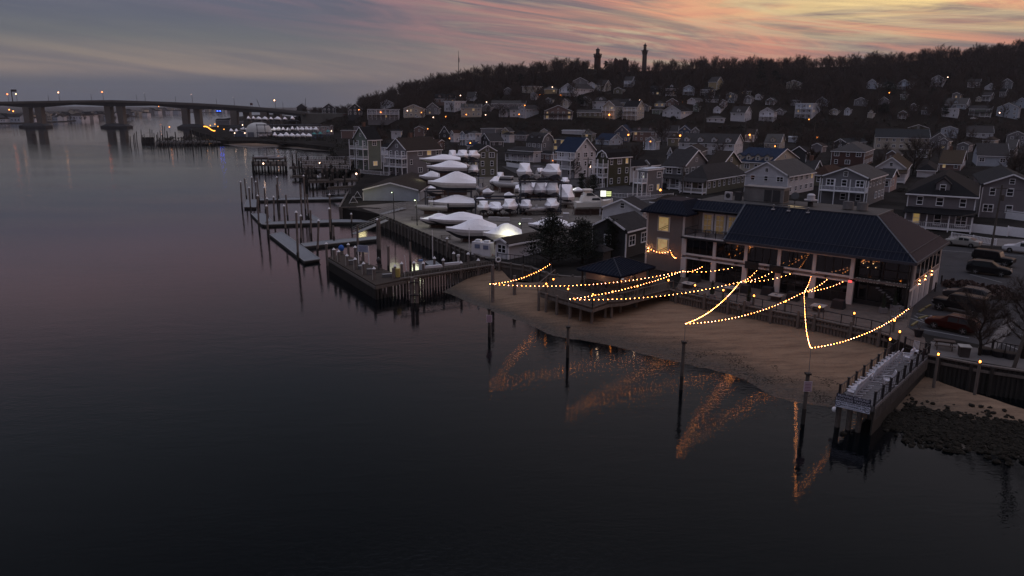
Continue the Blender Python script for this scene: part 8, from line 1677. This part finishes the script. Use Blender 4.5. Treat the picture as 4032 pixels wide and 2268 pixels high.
e = empty('flower_pot', P(3615, 1325, 2.23), 0, 'round black pot with bare twigs at the car park corner', 'planter'); m_ = MB(); m_.tube((0, 0, 0), (0, 0, .75), .3, .45, 14); m_.build('pot', black, e); m_ = MB(); [m_.bar((0, 0, .7), (.3 * math.cos(a), .3 * math.sin(a), 1.3), .02) for a in (0, 1, 2, 3, 4, 5)]; m_.build('twigs', twigm, e)
for i, (px, py, s_) in enumerate([(3681, 1148, 'nearest the white wall'), (3705, 1118, 'farther from the white wall'), (3855, 1390, 'by the bare tree')]):
    e = empty('bollard', P(px, py, 2.22), 0, 'black post bollard, ' + s_, 'bollard', 'black bollards'); m_ = MB(); m_.tube((0, 0, 0), (0, 0, 1.0), .09, n=8); m_.build('shaft', black, e); m_ = MB(); m_.ball((0, 0, 1.05), .11, 8, 5); m_.build('cap', black, e)
fence([(3905, 1385), (4060, 1415), (4200, 1440)], 2.25, 1.0, 'black railing along the promenade car park', black, .3)
e = empty('adirondack_chair', P(3600, 1395, 2.32), .9, 'white slatted high-backed chair by the dock gate', 'chair'); m_ = MB(); m_.box((0, 0, .35), (.6, .55, .05)); m_.build('seat', wch, e); m_ = MB(); [m_.bar((.25, y, .35), (.5, y, 1.15), .025, .09) for y in (-.2, -.1, 0, .1, .2)]; m_.build('backrest', wch, e); m_ = MB(); [m_.box((x, y, .18), (.06, .06, .36)) for x in (-.25, .25) for y in (-.26, .26)]; m_.build('leg', wch, e)
for i, (px, py, s_) in enumerate([(3528, 1262, 'left'), (3548, 1252, 'right')]):
    e = empty('trellis_chair', P(px, py, 2.24), .3 * i, 'pale rocking-style bench by the patio corner, ' + s_, 'chair', 'pale benches at the patio corner'); m_ = MB(); m_.box((0, 0, .42), (1.1, .5, .05)); m_.build('seat', mat('bench_pale', (.16, .15, .16), .7), e); m_ = MB(); [m_.bar((x, .22, .42), (x, .35, 1.1), .03, .07) for x in (-.5, -.3, -.1, .1, .3, .5)]; m_.bar((-.55, .35, 1.1), (.55, .35, 1.1), .06); m_.build('backrest', MATS['bench_pale'], e); m_ = MB(); [m_.box((x, y, .2), (.06, .06, .4)) for x in (-.5, .5) for y in (-.2, .2)]; m_.build('leg', MATS['bench_pale'], e)
# ---- tidy: strip helper properties ----
for o in bpy.data.objects:
    for k in ('_W', '_D', '_H'):
        if k in o: del o[k]
# ================= EVENING AIR =================
hz_ = MB(); hz_.box((-600, 2100, 60), (7600, 4600, 124)); hm = bpy.data.materials.new('evening_haze'); hm.use_nodes = True; nt = hm.node_tree; nt.nodes.clear()
pv = N('ShaderNodeVolumePrincipled'); pv.inputs['Color'].default_value = (.80, .80, .88, 1); pv.inputs['Density'].default_value = .00006; pv.inputs['Anisotropy'].default_value = .2
mo = N('ShaderNodeOutputMaterial'); L(pv.outputs[0], mo.inputs['Volume'])
tag(hz_.build('haze', hm), kind='stuff')
